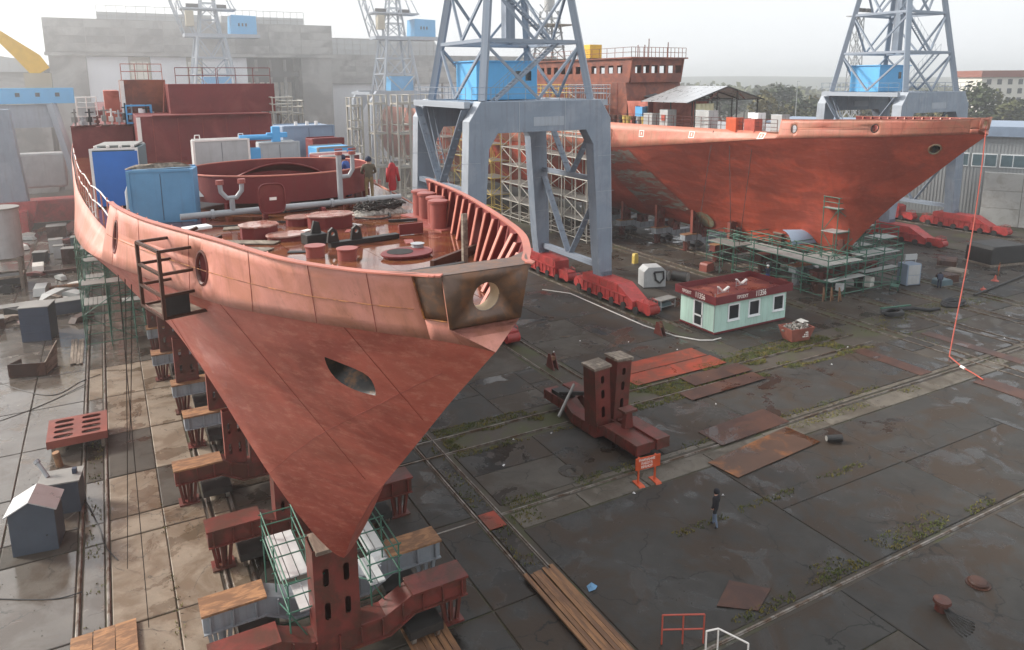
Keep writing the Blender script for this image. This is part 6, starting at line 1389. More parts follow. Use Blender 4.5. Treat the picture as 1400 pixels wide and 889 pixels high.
o = MB().box((2.05,22.6,dz(22.6)+.45), (.75,.4,.1), rz=.3).build('white_pad', 'helmet_white', bev=.03); tag(o, 'white folded pad on the left bulwark beside the basket', 'pad')
# ------------------------------------------------------------------ work basket hanging outside the bulwark
Bk = thing('work_basket', 'rusty angle-iron work basket hung outside the bulwark of the near ship', 'basket', (1.02, 17.75, 13.5), R(15))
w, d, h = .95, 1.4, 1.5
for x in (-w/2, w/2):
    for y in (-d/2, d/2): rod('upright', (x, y, 0), (x, y, h), .035, 'plate_brown', Bk, True)
for zz in (.03, .52, 1.0, h):
    for y in (-d/2, d/2): rod('rail', (-w/2, y, zz), (w/2, y, zz), .032, 'plate_brown', Bk, True)
    for x in (-w/2, w/2): rod('rail', (x, -d/2, zz), (x, d/2, zz), .032, 'plate_brown', Bk, True)
m = MB(); m.b(-w/2, w/2, -d/2, d/2, -.02, .02); m.build('floor', 'timber_grey', Bk)
m = MB(); m.b(-w/2+.05, w/2-.4, -d/2-.0, -d/2+.04, .05, .5); m.build('toe_board', 'iron_black', Bk)
m = MB(); m.bar((w/2,-d/2,h), (w/2+.45,-d/2+.1,h+.12), .07,.07); m.bar((w/2,d/2,h), (w/2+.45,d/2+.1,h+.12), .07,.07); m.build('hook_arm', 'plate_brown', Bk)
# ropes over the side
for (p, q, lab) in (((-.05,24.6,13.8), (-.35,25.6,.1), 'dark rope hanging from the bulwark end down the near hull'), ((.25,22.6,15.15), (-.9,29.5,.1), 'long dark rope hanging over the left bulwark to the slabs'), ((.4,21.9,15.15), (-.3,27.6,6.2), 'thin rope hanging over the left bulwark beside the long one')):
    tag(MB().path(sag(p, q, .4), .014, 5).build('rope', 'rope', smooth=True), lab, 'rope', 'ropes hanging from the near ship')
# railing along the left deck edge
Rl = MB(); pts = [Vector((4.95-lerp(ALLT, y, 1, 0)+.1, y, lerp(DZ, y))) for y in [25+1.5*i for i in range(17)]]
rl = thing('deck_railing', 'bent white wire and stanchion railing along the left deck edge of the near ship', 'railing', (0,0,0))
for p in pts: rod('stanchion', p, p+Vector((0,0,1.05)), .025, 'stiff_red', rl)
for zz in (.5, 1.02): MB().path([p+Vector((0,0,zz-.06*math.sin(i*1.9))) for i, p in enumerate(pts)], .022, 5).build('rail_wire', 'edge_white', rl)
# ------------------------------------------------------------------ boxes on deck
def frame_box(name, lab, loc, rz, d, m_, frame=None, cat_='box', legs=0):
    o = thing(name, lab, cat_, loc, rz); m = MB(); m.b(-d[0]/2, d[0]/2, -d[1]/2, d[1]/2, legs, d[2]); b = m.build('body', m_, o, bev=.02)
    fm = frame or m_
    for s in (-1, 1):
        e = MB(); e.b(s*d[0]/2-.05, s*d[0]/2+.05, -d[1]/2-.03, -d[1]/2+.06, 0, d[2]+.03); e.build('corner_post', fm, o)
        e = MB(); e.b(-d[0]/2+.05, d[0]/2-.05, s*d[1]/2-.05 if s > 0 else s*d[1]/2-.03, s*d[1]/2+.03, d[2]-.03, d[2]+.05); e.build('top_rail', fm, o)
    e = MB(); e.b(-.008, .008, -d[1]/2-.012, -d[1]/2, legs+.1, d[2]-.1); e.build('door_seam', 'box_slate', o)
    return o
frame_box('steel_container', 'faded blue steel container standing on deck behind the left bulwark', (1.62, 27.6, dz(27.6)), R(-14), (1.95,1.3,1.75), 'blue_faded', None, 'container')
ob = frame_box('steel_container', 'bright blue tarpaulin-fronted container behind the faded blue one', (.45, 33.0, dz(33)), R(-10), (1.55,2.6,2.2), 'teal_dark', 'edge_white', 'container')
m = MB(); m.b(-.72, .80, -1.36, -1.32, .05, 2.12); m.build('blue_sheet', 'blue_box', ob)
for k in range(4): m = MB(); m.tube((-.6+k*.42,-1.3,2.26), (-.6+k*.42,-1.3,2.34), .06, 8); m.build('lifting_eye', 'edge_white', ob)
m = MB(); m.b(-.7, .7, -.9, 1.1, 2.26, 2.32); m.build('roof_panel', 'plank_grey', ob)
ob = frame_box('steel_container', 'grey sheet steel locker with lifting eyes behind the barbette, left one', (4.85, 38.4, dz(38)), R(2), (2.5,1.0,1.95), 'grey_box', 'edge_white', 'container')
for x in (-1.0, 1.0): m = MB(); m.path([(x-.12,0,2.0),(x-.1,0,2.2),(x+.1,0,2.2),(x+.12,0,2.0)], .03, 6); m.build('lifting_eye', 'edge_white', ob)
ob = frame_box('steel_container', 'grey sheet steel locker behind the barbette, right of the blue valve', (7.6, 38.6, dz(38)), R(2), (1.9,1.0,1.7), 'grey_box', None, 'container')
ob = frame_box('steel_container', 'tall blue-grey steel container behind the barbette', (9.6, 41.5, dz(41)), R(2), (2.7,2.4,2.35), 'blue_grey', None, 'container')
for x in (-.6,0,.5): m = MB(); m.tube((x,-.9,2.4), (x,-.9,2.6), .09, 8); m.build('lifting_eye', 'edge_white', ob)
V = thing('blue_manifold', 'light blue pipe manifold with cross valve between the grey lockers', 'manifold', (6.35, 38.3, dz(38)))
m = MB(); m.tube((-.6,0,2.0), (1.3,0,2.0), .14, 10); m.build('pipe', 'blue_light', V, smooth=True); m = MB(); m.tube((.0,-.1,0), (.0,-.1,1.5), .18, 12); m.build('standpipe', 'blue_light', V, smooth=True)
m = MB(); m.b(-.32, .32, -.3, .2, .9, 1.5); m.tube((-.4,-.1,1.1), (.4,-.1,1.1), .16, 10); m.build('valve_block', 'blue_light', V, bev=.03); m = MB(); m.b(.95, 1.35, -.15, .15, 1.6, 2.5); m.b(.7, 1.7, -.12, .12, 1.95, 2.2); m.build('cross_valve', 'blue_light', V, bev=.03)
o = frame_box('steel_crate', 'dark red steel crate with white edged rim near the workers', (9.3, 34.2, dz(34)), R(6), (1.9,1.5,1.35), 'super_red', 'edge_white', 'crate')
o = frame_box('steel_crate', 'light blue crate with pale lid behind the dark red one', (9.7, 36.3, dz(36)), R(6), (1.8,1.4,1.55), 'blue_light', 'plank_grey', 'crate')
o = frame_box('steel_crate', 'dark red crate behind the light blue one', (10.0, 38.6, dz(38)), R(6), (1.6,1.2,1.8), 'super_red', None, 'crate')
o = thing('gas_bottle', 'dark gas bottle standing against the tall blue-grey container', 'gas bottle', (8.9, 39.9, dz(40))); m = MB(); m.lathe([(.13,0),(.13,1.1),(.06,1.3),(.04,1.42)], 12); m.build('cylinder', 'teal_dark', o, smooth=True); m = MB(); m.tube((0,0,1.42), (0,0,1.5), .05, 8); m.build('valve', 'iron_black', o)
o = thing('gas_bottle', 'grey gas bottle standing beside the faded blue container', 'gas bottle', (.55, 28.4, dz(28))); m = MB(); m.lathe([(.15,0),(.15,.95),(.07,1.15),(.05,1.25)], 12); m.build('cylinder', 'pipe_grey', o, smooth=True); m = MB(); m.tube((0,0,1.25), (0,0,1.34), .06, 8); m.build('valve', 'iron_black', o)
# ------------------------------------------------------------------ deckhouses of the near ship
def part_box(name, S, x0, x1, y0, y1, z0, z1, m_, bev=.02): return MB().b(x0-ax, x1-ax, y0, y1, z0, z1).build(name, m_, S, bev=bev)
dh = part_box('deckhouse', SHIP_A, 1.75, 9.6, 50.0, 74, 13.5, 16.55, 'super_red')
MB().b(1.75-ax-.02, 1.95-ax, 49.9, 50.0, 13.5, 16.5).build('edge_plate', 'edge_white', dh)
for k in range(5): MB().b(2.6+k*1.4-ax, 2.63+k*1.4-ax, 49.97, 50.0, 13.6, 16.4).build('plate_seam', 'seam_red', dh)
MB().b(2.6-ax, 9.4-ax, 49.6, 50.6, 16.55, 16.62).build('deck_edge', 'super_red', dh)
d2 = part_box('deckhouse', SHIP_A, 3.9, 10.6, 53.5, 72, 16.55, 18.45, 'super_red')
for (xa, xb) in ((4.4,6.9),(7.0,10.4)):
    for zz in (.55,1.05): MB().tube((xa-ax,53.7,18.45+zz), (xb-ax,53.7,18.45+zz), .025, 5).build('roof_rail', 'super_red', d2)
    for k in range(4): xx = xa+(xb-xa)*k/3; MB().tube((xx-ax,53.7,18.45), (xx-ax,53.7,19.5), .025, 5).build('roof_stanchion', 'super_red', d2)
d3 = part_box('deckhouse', SHIP_A, 1.25, 4.0, 57.0, 62, 15.9, 18.75, 'bridge_brown')
MB().b(1.2-ax, 1.45-ax, 56.9, 57.0, 15.9, 18.7).build('edge_plate', 'edge_white', d3)
for xx in (1.35,2.2,3.0,3.85): MB().tube((xx-ax,57.2,18.75), (xx-ax,57.2,19.8), .025, 5).build('roof_stanchion', 'super_pink', d3)
MB().tube((1.35-ax,57.2,19.8), (3.85-ax,57.2,19.8), .025, 5).build('roof_rail', 'super_pink', d3); MB().tube((1.35-ax,57.2,19.3), (3.85-ax,57.2,19.3), .025, 5).build('roof_rail', 'super_pink', d3)
d4 = part_box('side_house', SHIP_A, -1.9, 1.7, 56.0, 72, 13.5, 15.75, 'super_red')
part_box('deckhouse', SHIP_A, 0.2, 1.2, 62, 70, 15.75, 18.0, 'super_pink')
part_box('deckhouse', SHIP_A, -.8, 10.8, 75, 110, 13.5, 16.2, 'super_red')
# clutter along the house top: pipes, frames, blue lattice basket
o = thing('lattice_basket', 'light blue lattice basket with a white drum on the house roof of the near ship', 'basket', (2.15, 56.2, 15.85))
for x in (-.75, .75):
    for y in (-.4, .4): rod('post', (x, y, 0), (x, y, 1.25), .05, 'blue_light', o, True)
for z_ in (.05, .65, 1.2):
    for y in (-.4, .4): rod('rail', (-.75, y, z_), (.75, y, z_), .045, 'blue_light', o, True)
MB().tube((.2,0,.35), (.2,0,1.0), .22, 12).build('drum', 'helmet_white', o, smooth=True); MB().b(-.7,.7,-.38,.38,.02,.06).build('floor', 'blue_light', o)
rn = random.Random(14)
for k in range(14):
    x = -1.6+k*.42; y = rn.uniform(55.6,57.0); h = rn.uniform(.35,1.5); mm = rn.choice(('pipe_grey','edge_white','carriage_red','iron_black','plank_grey'))
    o = thing('deck_fitting', 'small %s fitting in the clutter on the side house of the near ship' % {'pipe_grey':'grey','edge_white':'white','carriage_red':'red','iron_black':'black','plank_grey':'pale'}[mm], 'fitting', (x, y, 15.76), rn.uniform(0,1), 'fittings cluttering the side house roof')
    MB().tube((0,0,0), (0,0,h), .06, 8).tube((-.25,0,h*.8), (.3,.1,h*.8), .045, 6).b(-.18,.1,-.12,.12,h*.25,h*.55).build('body', mm, o); MB().b(-.25,.25,-.2,.2,0,.08).build('base', 'carriage_red', o)
o = thing('railing_cage', 'white tubular railing cage at the far left deck edge of the near ship', 'railing', (-1.0, 58.0, 15.75))
for x in (-.5, .1, .7):
    for y in (0, 1.2): rod('post', (x, y, 0), (x, y, 1.9), .035, 'edge_white', o)
for zz in (.6, 1.2, 1.85):
    for y in (0, 1.2): rod('rail', (-.5, y, zz), (.7, y, zz), .03, 'edge_white', o)
MB().b(-.4,.6,.2,1.0,.0,1.5).build('locker', 'grey_box', o)
o = thing('leaning_pole', 'thin pale pole leaning on the brown deckhouse', 'pole', (3.55, 55.6, 15.9)); MB().tube((0,0,0), (.35,.6,2.7), .05, 6).build('shaft', 'super_pink', o); MB().tube((-.1,0,0), (.1,0,0), .07, 6).build('foot', 'edge_white', o)
scaffold('small white scaffold standing on deck right of the near ship\'s deckhouse', (10.2, 52.5, 13.5), [0,1.3], [0,1.4], [.3,1.6,3.0], 'scaf_white', [(1.65,0,1.3,0,1.4)], plank='plank_grey', r=.045)
scaffold('white scaffold with deck board beside the far end of the near ship\'s deckhouse', (12.0, 58.5, 12.9), [0,1.6], [0,1.4], [1.6,3.2], 'scaf_white', [(3.25,0,1.6,0,1.4)], plank='plank_grey', r=.05)
o = rag('rolled_tarp', 'rolled grey tarpaulin lying on top of the faded blue container', (1.5,27.6,dz(27.6)+1.8), 2.0, .4, .22, 'timber_grey', 12)
# ------------------------------------------------------------------ far ship: superstructure and deck gear
bx0, by0 = 57.5, 21.7
def pb(name, x0, x1, y0, y1, z0, z1, m_, P=None, bev=.02): return MB().b(x0-bx0, x1-bx0, y0-by0, y1-by0, z0, z1).build(name, m_, P or SHIP_B, bev=bev)
m = MB(); m.prism([(69.0-by0,13.5),(98-by0,13.5),(98-by0,18.3),(70.0-by0,18.3)], 'x', 53.4-bx0, 61.6-bx0); h1 = m.build('deckhouse', 'bridge_brown', SHIP_B, bev=.02)
for k in range(6): MB().b(53.36-bx0, 53.4-bx0, 71.5+k*4-by0, 71.55+k*4-by0, 13.6, 18.2).build('plate_seam', 'seam_red', h1)
# wheelhouse with real window openings
wins = [[(70.9+k*1.75-by0, 19.35), (71.95+k*1.75-by0, 19.35), (71.95+k*1.75-by0, 20.25), (70.9+k*1.75-by0, 20.25)] for k in range(11)]
outl = [(69.6-by0,18.3),(90.8-by0,18.3),(90.8-by0,21.0),(69.1-by0,21.0)]
wh = MB().prism(outl, 'x', 53.6-bx0, 53.75-bx0, wins).build('wheelhouse_wall', 'bridge_brown', SHIP_B)
MB().prism(outl, 'x', 61.25-bx0, 61.4-bx0, wins).build('wheelhouse_wall', 'bridge_brown', SHIP_B)
fw_ = [[(54.3+k*1.2-bx0,19.35),(55.2+k*1.2-bx0,19.35),(55.2+k*1.2-bx0,20.25),(54.3+k*1.2-bx0,20.25)] for k in range(6)]
MB().prism([(53.75-bx0,18.3),(61.25-bx0,18.3),(61.25-bx0,21.0),(53.75-bx0,21.0)], 'y', 69.4-by0, 69.55-by0, fw_).build('wheelhouse_wall', 'bridge_brown', SHIP_B)
MB().prism([(53.75-bx0,18.3),(61.25-bx0,18.3),(61.25-bx0,21.0),(53.75-bx0,21.0)], 'y', 90.6-by0, 90.75-by0).build('wheelhouse_wall', 'bridge_brown', SHIP_B)
MB().b(53.3-bx0, 61.7-bx0, 68.8-by0, 91.1-by0, 21.0, 21.15).build('wheelhouse_roof', 'bridge_brown', SHIP_B)
for (xa, ya, xb, yb) in ((53.4,69,53.4,91), (53.4,69,61.5,69)):
    m = MB(); a, b = Vector((xa-bx0,ya-by0,21.15)), Vector((xb-bx0,yb-by0,21.15)); n = 14
    for k in range(n+1): c = a.lerp(b, k/n); m.tube(c, c+Vector((0,0,1.1)), .035, 5)
    for zz in (.55,1.1): m.tube(a+Vector((0,0,zz)), b+Vector((0,0,zz)), .03, 5)
    m.build('roof_railing', 'bridge_brown', SHIP_B)
o = thing('yellow_box', 'yellow equipment box on the wheelhouse roof of the far ship', 'box', (54.6, 78.5, 21.16)); MB().b(-.9,.9,-.8,.8,.1,1.75).build('body', 'crane_yellow', o, bev=.03); MB().b(-1,1,-.9,.9,0,.1).build('base', 'iron_black', o)
m = MB()
for (px_, py_, h) in ((57.5,71.0,2.2),(58.5,73.0,1.6),(55.5,70.5,1.4),(60,70.5,1.8)): m.tube((px_-bx0,py_-by0,21.15), (px_-bx0,py_-by0,21.15+h), .06, 5)
m.build('aerial', 'bridge_brown', SHIP_B)
# lattice radar mast under scaffolding
mt = thing('radar_mast', 'lattice radar mast wrapped in scaffold tubes on the far ship', 'mast', (57.5, 93.5, 18.3), group=None)
for c in ((-1,-1),(1,-1),(1,1),(-1,1)): rod('mast_leg', (c[0]*2.0, c[1]*2.0, 0), (c[0]*.9, c[1]*.9, 10), .13, 'pipe_grey', mt, True)
for k in range(5):
    w = 2.0-.22*k; z_ = k*2.0
    for c0, c1 in (((-1,-1),(1,-1)), ((1,-1),(1,1)), ((1,1),(-1,1)), ((-1,1),(-1,-1))):
        rod('mast_girt', (c0[0]*w, c0[1]*w, z_+1), (c1[0]*w, c1[1]*w, z_+1), .07, 'pipe_grey', mt, True); rod('mast_brace', (c0[0]*w, c0[1]*w, z_+1), (c1[0]*w*.9, c1[1]*w*.9, z_+3), .05, 'pipe_grey', mt, True)
MB().lathe([(.75,10),(.75,11.6),(.4,12)], 14).build('radome', 'grey_box', mt, smooth=True)
for zz in (3.2, 5.6, 8.0): MB().b(-3,3,-3,3,zz,zz+.08).build('working_platform', 'scaf_white', mt)
for k, (x, y, z0) in enumerate(((52.4,72,14),(52.4,76,14),(52.4,80,14),(52.4,84.5,14))):
    scaffold('side deck scaffold below the far ship\'s bridge windows, %s from the front' % ('first','second','third','fourth')[k], (x-.6, y, 13.5), [0,.9], [0,1.8,3.4], [.9,2.2,3.5], 'scaf_yellow' if k > 1 else 'pipe_grey', [(2.25,0,.9,0,3.4)], plank='plank_grey', r=.04)
# pink forward house, sheds
ph = pb('forward_house', 53.4, 61, 64.6, 69.6, 13.5, 16.2, 'super_pink')
for (y, z_) in ((65.6,14.6),(67.2,14.6)): MB().b(53.37-bx0, 53.41-bx0, y-by0, y+.7-by0, z_, z_+1.1).build('door_opening', 'dark_hole', ph)
pb('hatch_house', 54.2, 60.5, 70.0, 71.6, 13.5, 17.0, 'grey_box')
T = thing('tin_shelter', 'open shelter with pale tin gable roof on the foredeck of the far ship', 'shelter', (57.2, 57.6, 13.55))
g_ = [(-5.4,2.75),(0,4.35),(5.4,2.95)]
for k in range(6):
    y0, y1 = k*1.25, (k+1)*1.25-.03
    MB().add([(-5.4,y0,2.75),(-5.4,y1,2.75),(0,y1,4.35),(0,y0,4.35),(-5.4,y0,2.70),(-5.4,y1,2.70),(0,y1,4.30),(0,y0,4.30)], [(0,1,2,3),(7,6,5,4),(0,4,5,1),(1,5,6,2),(2,6,7,3),(3,7,4,0)]).build('roof_sheet', 'tin_roof', T)
    MB().add([(5.4,y0,2.95),(5.4,y1,2.95),(0,y1,4.35),(0,y0,4.35),(5.4,y0,2.90),(5.4,y1,2.90),(0,y1,4.30),(0,y0,4.30)], [(0,1,2,3),(7,6,5,4),(0,4,5,1),(1,5,6,2),(2,6,7,3),(3,7,4,0)]).build('roof_sheet', 'tin_roof', T)
for y in (0, 3.7, 7.4):
    rod('rafter', (-5.4,y,2.68), (0,y,4.28), .06, 'iron_black', T, True); rod('rafter', (5.4,y,2.88), (0,y,4.28), .06, 'iron_black', T, True); rod('tie', (-4.2,y,2.9), (4.2,y,2.95), .05, 'iron_black', T, True)
    for x in (-4.4,-1.4,1.4,4.4): rod('post', (x,y,0), (x,y,3.0 if abs(x) > 2 else 3.85), .05, 'iron_black', T, True)
    for x in (-2.6,2.6): rod('web', (x,y,2.92), (x*.5,y,3.8), .04, 'carriage_red', T, True)
MB().b(-4.4,4.4,7.3,7.4,0,2.8).build('back_sheet', 'super_red', T)
m = MB(); n = 16
for i in range(n+1):
    xx = -4.2+2.6*i/n; yy = .15+.10*math.sin(i*1.7)
    m.v += [(xx, yy, .3), (xx, yy, 2.6)]
m.f = [(2*i, 2*i+2, 2*i+3, 2*i+1) for i in range(n)]; cv = m.build('canvas_curtain', 'canvas', T, smooth='all'); md = cv.modifiers.new('t', 'SOLIDIFY'); md.thickness = .03
T2 = thing('dark_roof', 'dark grey lean-to roof behind the tin shelter on the far ship', 'shelter', (60.5, 68.5, 13.5))
for k in range(5): MB().add([(-4.6+k*1.8,0,3.0),(-2.85+k*1.8,0,3.3),(-2.85+k*1.8,5,4.2),(-4.6+k*1.8,5,4.0),(-4.6+k*1.8,0,2.94),(-2.85+k*1.8,0,3.24),(-2.85+k*1.8,5,4.14),(-4.6+k*1.8,5,3.94)], [(0,1,2,3),(7,6,5,4),(0,4,5,1),(1,5,6,2),(2,6,7,3),(3,7,4,0)]).build('roof_sheet', 'roof_dark', T2)
for x in (-4,0,4):
    for y in (.3,4.6): rod('post', (x,y,0), (x,y,3.0), .06, 'iron_black', T2, True)
for k, (x, y, a, h, lab) in enumerate(((52.35,63.8,1.5,1.35,'pale grey locker, left one of three on the far deck edge'), (52.35,61.2,1.3,1.8,'pale grey locker with red box, middle of three on the far deck edge'), (52.4,55.5,1.9,1.9,'tall pale grey locker, right one of three on the far deck edge'))):
    o = frame_box('deck_locker', lab, (x, y, 13.65), 0, (1.1,a,h), 'grey_box', None, 'locker')
    if k == 1: MB().b(-.62,-.56,-.3,.3,.7,1.3).build('red_box', 'hose_red', o)
for k, (x, y, mm, lab) in enumerate(((52.3,51.6,'sign_orange','orange brown steel cabinet on the far foredeck'), (52.6,49.6,'hose_red','bright red box on the far foredeck near the bulwark end'), (54.5,51.0,'helmet_white','white machine with pipes on the far foredeck'), (55.2,48.8,'grey_box','pale blue-grey drum cover on the far foredeck'), (53.2,66.6,'blue_light','blue winch cover beside the crane on the far deck'))):
    frame_box('deck_gear', lab, (x, y, 13.7), 0, (.9,1.3,(1.3,1.25,1.7,1.6,1.9)[k]), mm, None, 'box')
rn = random.Random(6)
for k in range(9):
    o = thing('deck_fitting', 'dark fitting in the row behind the railing of the far ship', 'fitting', (51.9+rn.uniform(0,.3), 64.9+k*.85, 13.6), rn.uniform(0,3), 'fittings along the far deck edge'); MB().lathe([(.22,0),(.22,.5),(.32,.6),(.3,1.0)], 9).build('body', rn.choice(('iron_black','pipe_grey','plate_brown','scaf_yellow')), o, smooth=True); MB().b(-.35,.35,-.3,.3,0,.1).build('base', 'iron_black', o)
rl = thing('deck_railing', 'thin dark railing along the deck edge of the far ship', 'railing', (0,0,0))
pts = [Vector((bx0-lerp(ALLT, y, 1, 0)+.12, y+by0, lerp(DZ, y))) for y in [25+1.25*i for i in range(30)]]
for p in pts: rod('stanchion', p, p+Vector((0,0,1.1)), .03, 'carriage_red', rl)
for zz in (.4,.75,1.08): MB().path([p+Vector((0,0,zz)) for p in pts], .022, 4).build('rail_wire', 'carriage_red', rl)
STEM[:] = STEM_B
# marks on the far hull: squares, discs, scars (flat paint)
def hull_patch(name, S, poly, m_, off=.012, n=1, side=-1, solid=None):
    """flat paint laid on the hull skin; poly in (y, u) of the lower hull"""
    tri = tessellate_polygon([[Vector((p[0], p[1], 0)) for p in poly]]); mb = MB()
    bm = bmesh.new(); vs = [bm.verts.new((p[0], p[1]*8, 0)) for p in poly]; bm.verts.ensure_lookup_table()
    for t in tri:
        try: bm.faces.new([vs[i] for i in t])
        except ValueError: pass
    for _ in range(5): bmesh.ops.subdivide_edges(bm, edges=[e for e in bm.edges if e.calc_length() > .35], cuts=1); bmesh.ops.triangulate(bm, faces=bm.faces)
    bmesh.ops.triangulate(bm, faces=bm.faces); bm.verts.index_update(); out = []
    for v in bm.verts:
        y, u = v.co.x, v.co.y/8; z0 = lerp(STEM, y); zk = lerp(KN, y, 1, 2); p = hull_pt(y, z0+(zk-z0)*u, side); out.append(p+Vector((side*off*1.0, -off*.3, -off*.5)))
    mb.add(out, [tuple(v.index for v in f.verts) for f in bm.faces]); bm.free()
    return mb.build(name, m_, S, smooth='all')
def blob(cy, cu, ry, ru, n=22, j=.0, seed=1):
    rn = random.Random(seed); return [(cy+ry*math.cos(2*math.pi*i/n)*(1+rn.uniform(-j,j)), cu+ru*math.sin(2*math.pi*i/n)*(1+rn.uniform(-j,j))) for i in range(n)]
rn = random.Random(2)
def jag(y0, y1, u, n, a): return [(y0+(y1-y0)*i/n, u+rn.uniform(-a,a)) for i in range(n+1)]
hull_patch('grey_scar', SHIP_B, jag(39.6,46.0,.20,16,.014)+jag(48.6,42.6,.70,16,.02), 'grey_scar', .06)
hull_patch('grey_scar', SHIP_B, jag(43.2,48.0,.78,12,.015)+jag(49.2,44.2,.95,12,.02), 'grey_scar', .06)
hull_patch('round_patch', SHIP_B, blob(38.0,.115,1.3,.095), 'green_scar', .07)
hull_patch('round_patch', SHIP_B, blob(49.6,.06,1.5,.07,22,.15,3), 'green_scar', .07)
def band_sq(S, sm, y, v, s, h):
    st2 = smooth_st(KA); 
    def P(yy, vv):
        i = min(range(len(st2)-1), key=lambda k: abs(st2[k][1][1]-yy)); a, b = st2[i], st2[i+1]; t = (yy-a[1][1])/max(.01, b[1][1]-a[1][1]); K = Vector(a[0]).lerp(Vector(b[0]), t); T_ = Vector(a[1]).lerp(Vector(b[1]), t); p = K.lerp(T_, vv); return Vector((-p.x-.03, p.y, p.z))
    m = MB()
    for (a, b, c, d) in ((0,1,0,.14),(0,1,.86,1),(0,.14,.14,.86),(.86,1,.14,.86),(.42,.6,.3,.7)):
        m.quad(P(y+a*s, v+c*h), P(y+b*s, v+c*h), P(y+b*s, v+d*h), P(y+a*s, v+d*h))
    o = m.build('painted_square', 'white_line', S); md = o.modifiers.new('t', 'SOLIDIFY'); md.thickness = .006
band_sq(SHIP_B, 0, 41.6, .42, .8, .32); band_sq(SHIP_B, 0, 34.2, .34, .75, .42); band_sq(SHIP_B, 0, 25.9, .06, .7, .8)
for k, y in enumerate((41.0,41.5,42.3,43.2,43.8)):
    pass
for (p, q, lab) in (((51.6,53.6,13.7), (50.6,54.6,.1), 'dark rope hanging from the far deck edge, left one'), ((51.9,51.8,13.8), (51.2,50.2,4), 'dark rope hanging slanting from the far deck edge'), ((52.4,49.2,13.9), (51.6,49.8,.1), 'thin rope hanging from the far deck near the bulwark')):
    tag(MB().path(sag(p, q, .2), .03, 5).build('rope', 'rope', smooth=True), lab, 'rope', 'ropes hanging from the far ship')
# ------------------------------------------------------------------ people
def person(label, loc, rz, J, mats, h=1.74, hat=None, group=None):
    """one continuous skinned body; J: joint positions in metres for a 1.74 m figure"""
    me = bpy.data.meshes.new('body'); names = list(J['p']); me.from_pydata([J['p'][n] for n in names], [(names.index(a), names.index(b)) for a, b in J['e']], [])
    ob = bpy.data.objects.new('tmp', me); COL.objects.link(ob); sk = ob.modifiers.new('s', 'SKIN'); sk.use_smooth_shade = True
    for i, n in enumerate(names):
        sv = me.skin_vertices[0].data[i]; r = J['r'][n]; sv.radius = r if isinstance(r, tuple) else (r, r); sv.use_root = (n == 'pelvis')
    sb = ob.modifiers.new('u', 'SUBSURF'); sb.levels = 1; sb.render_levels = 1
    bpy.context.view_layer.update(); m2 = bpy.data.meshes.new_from_object(ob.evaluated_get(bpy.context.evaluated_depsgraph_get())); bpy.data.objects.remove(ob)
    P = thing('person', label, 'person', loc, rz, group); m2.materials.clear()
    for k in ('top', 'legs', 'shoes', 'skin', 'head'): m2.materials.append(MAT[mats[k]])
    waist = J['p']['pelvis'][2]+.02; neck = Vector(J['p']['neck']); hd = Vector(J['p']['head']); hands = [Vector(J['p'][n]) for n in ('handl','handr')]; feet = [Vector(J['p'][n]) for n in ('footl','footr')]; kn = [Vector(J['p'][n]) for n in ('kneel','kneer','anklel','ankler')]
    for f in m2.polygons:
        c = f.center; i = 0 if c.z > waist-J.get('coat',0) else 1
        if min((c-q).length for q in kn) < .2 and not J.get('coat'): i = 1
        if min((c-q).length for q in hands) < .10: i = 3
        if min((c-q).length for q in feet) < .14: i = 2
        if (c-hd).length < .17 and c.z > neck.z+.02*0: i = 3
        f.material_index = i; f.use_smooth = True
    put('body', m2, None, P)
    hm = MB(); M0 = Matrix.Translation(hd)
    if hat:
        hm.lathe([(.125,.0),(.14,.02),(.13,.07),(.10,.125),(.05,.155),(.01,.16)] if hat == 'helmet' else [(.122,-.06),(.128,.0),(.122,.06),(.09,.115),(.04,.14),(.01,.145)], 16, hd+Vector((0,.0,.02))); hm.build('helmet' if hat == 'helmet' else 'cap', mats['head'], P, smooth='all')
    else:
        hm.lathe([(.118,-.07),(.126,.0),(.12,.06),(.09,.11),(.04,.135),(.01,.14)], 16, hd+Vector((0,.02,.015))); hm.build('hair', mats['head'], P, smooth='all')
    return P
E0 = [('pelvis','spine'),('spine','chest'),('chest','neck'),('neck','head'),('chest','shl'),('shl','elbl'),('elbl','handl'),('chest','shr'),('shr','elbr'),('elbr','handr'),('pelvis','hipl'),('hipl','kneel'),('kneel','anklel'),('anklel','footl'),('pelvis','hipr'),('hipr','kneer'),('kneer','ankler'),('ankler','footr')]
R0 = dict(pelvis=(.15,.11), spine=(.15,.11), chest=(.17,.12), neck=.06, head=(.085,.105), shl=.08, elbl=.055, handl=.045, shr=.08, elbr=.055, handr=.045, hipl=.095, kneel=.07, anklel=.05, footl=.05, hipr=.095, kneer=.07, ankler=.05, footr=.05)
def pose(**kw):
    p = dict(pelvis=(0,0,.95), spine=(0,0,1.12), chest=(0,0,1.35), neck=(0,0,1.50), head=(0,-.01,1.63), shl=(-.19,0,1.42), elbl=(-.26,.02,1.14), handl=(-.25,-.06,.90), shr=(.19,0,1.42), elbr=(.26,.02,1.14), handr=(.25,-.06,.90), hipl=(-.10,0,.90), kneel=(-.11,-.02,.50), anklel=(-.11,.02,.09), footl=(-.12,-.13,.04), hipr=(.10,0,.90), kneer=(.11,-.02,.50), ankler=(.11,.02,.09), footr=(.12,-.13,.04))
    coat = kw.pop('coat', 0); p.update(kw); return dict(p=p, e=E0, r=R0, coat=coat)
cl = lambda top, legs, head, shoes='cloth_black', skin='skin': dict(top=top, legs=legs, shoes=shoes, skin=skin, head=head)
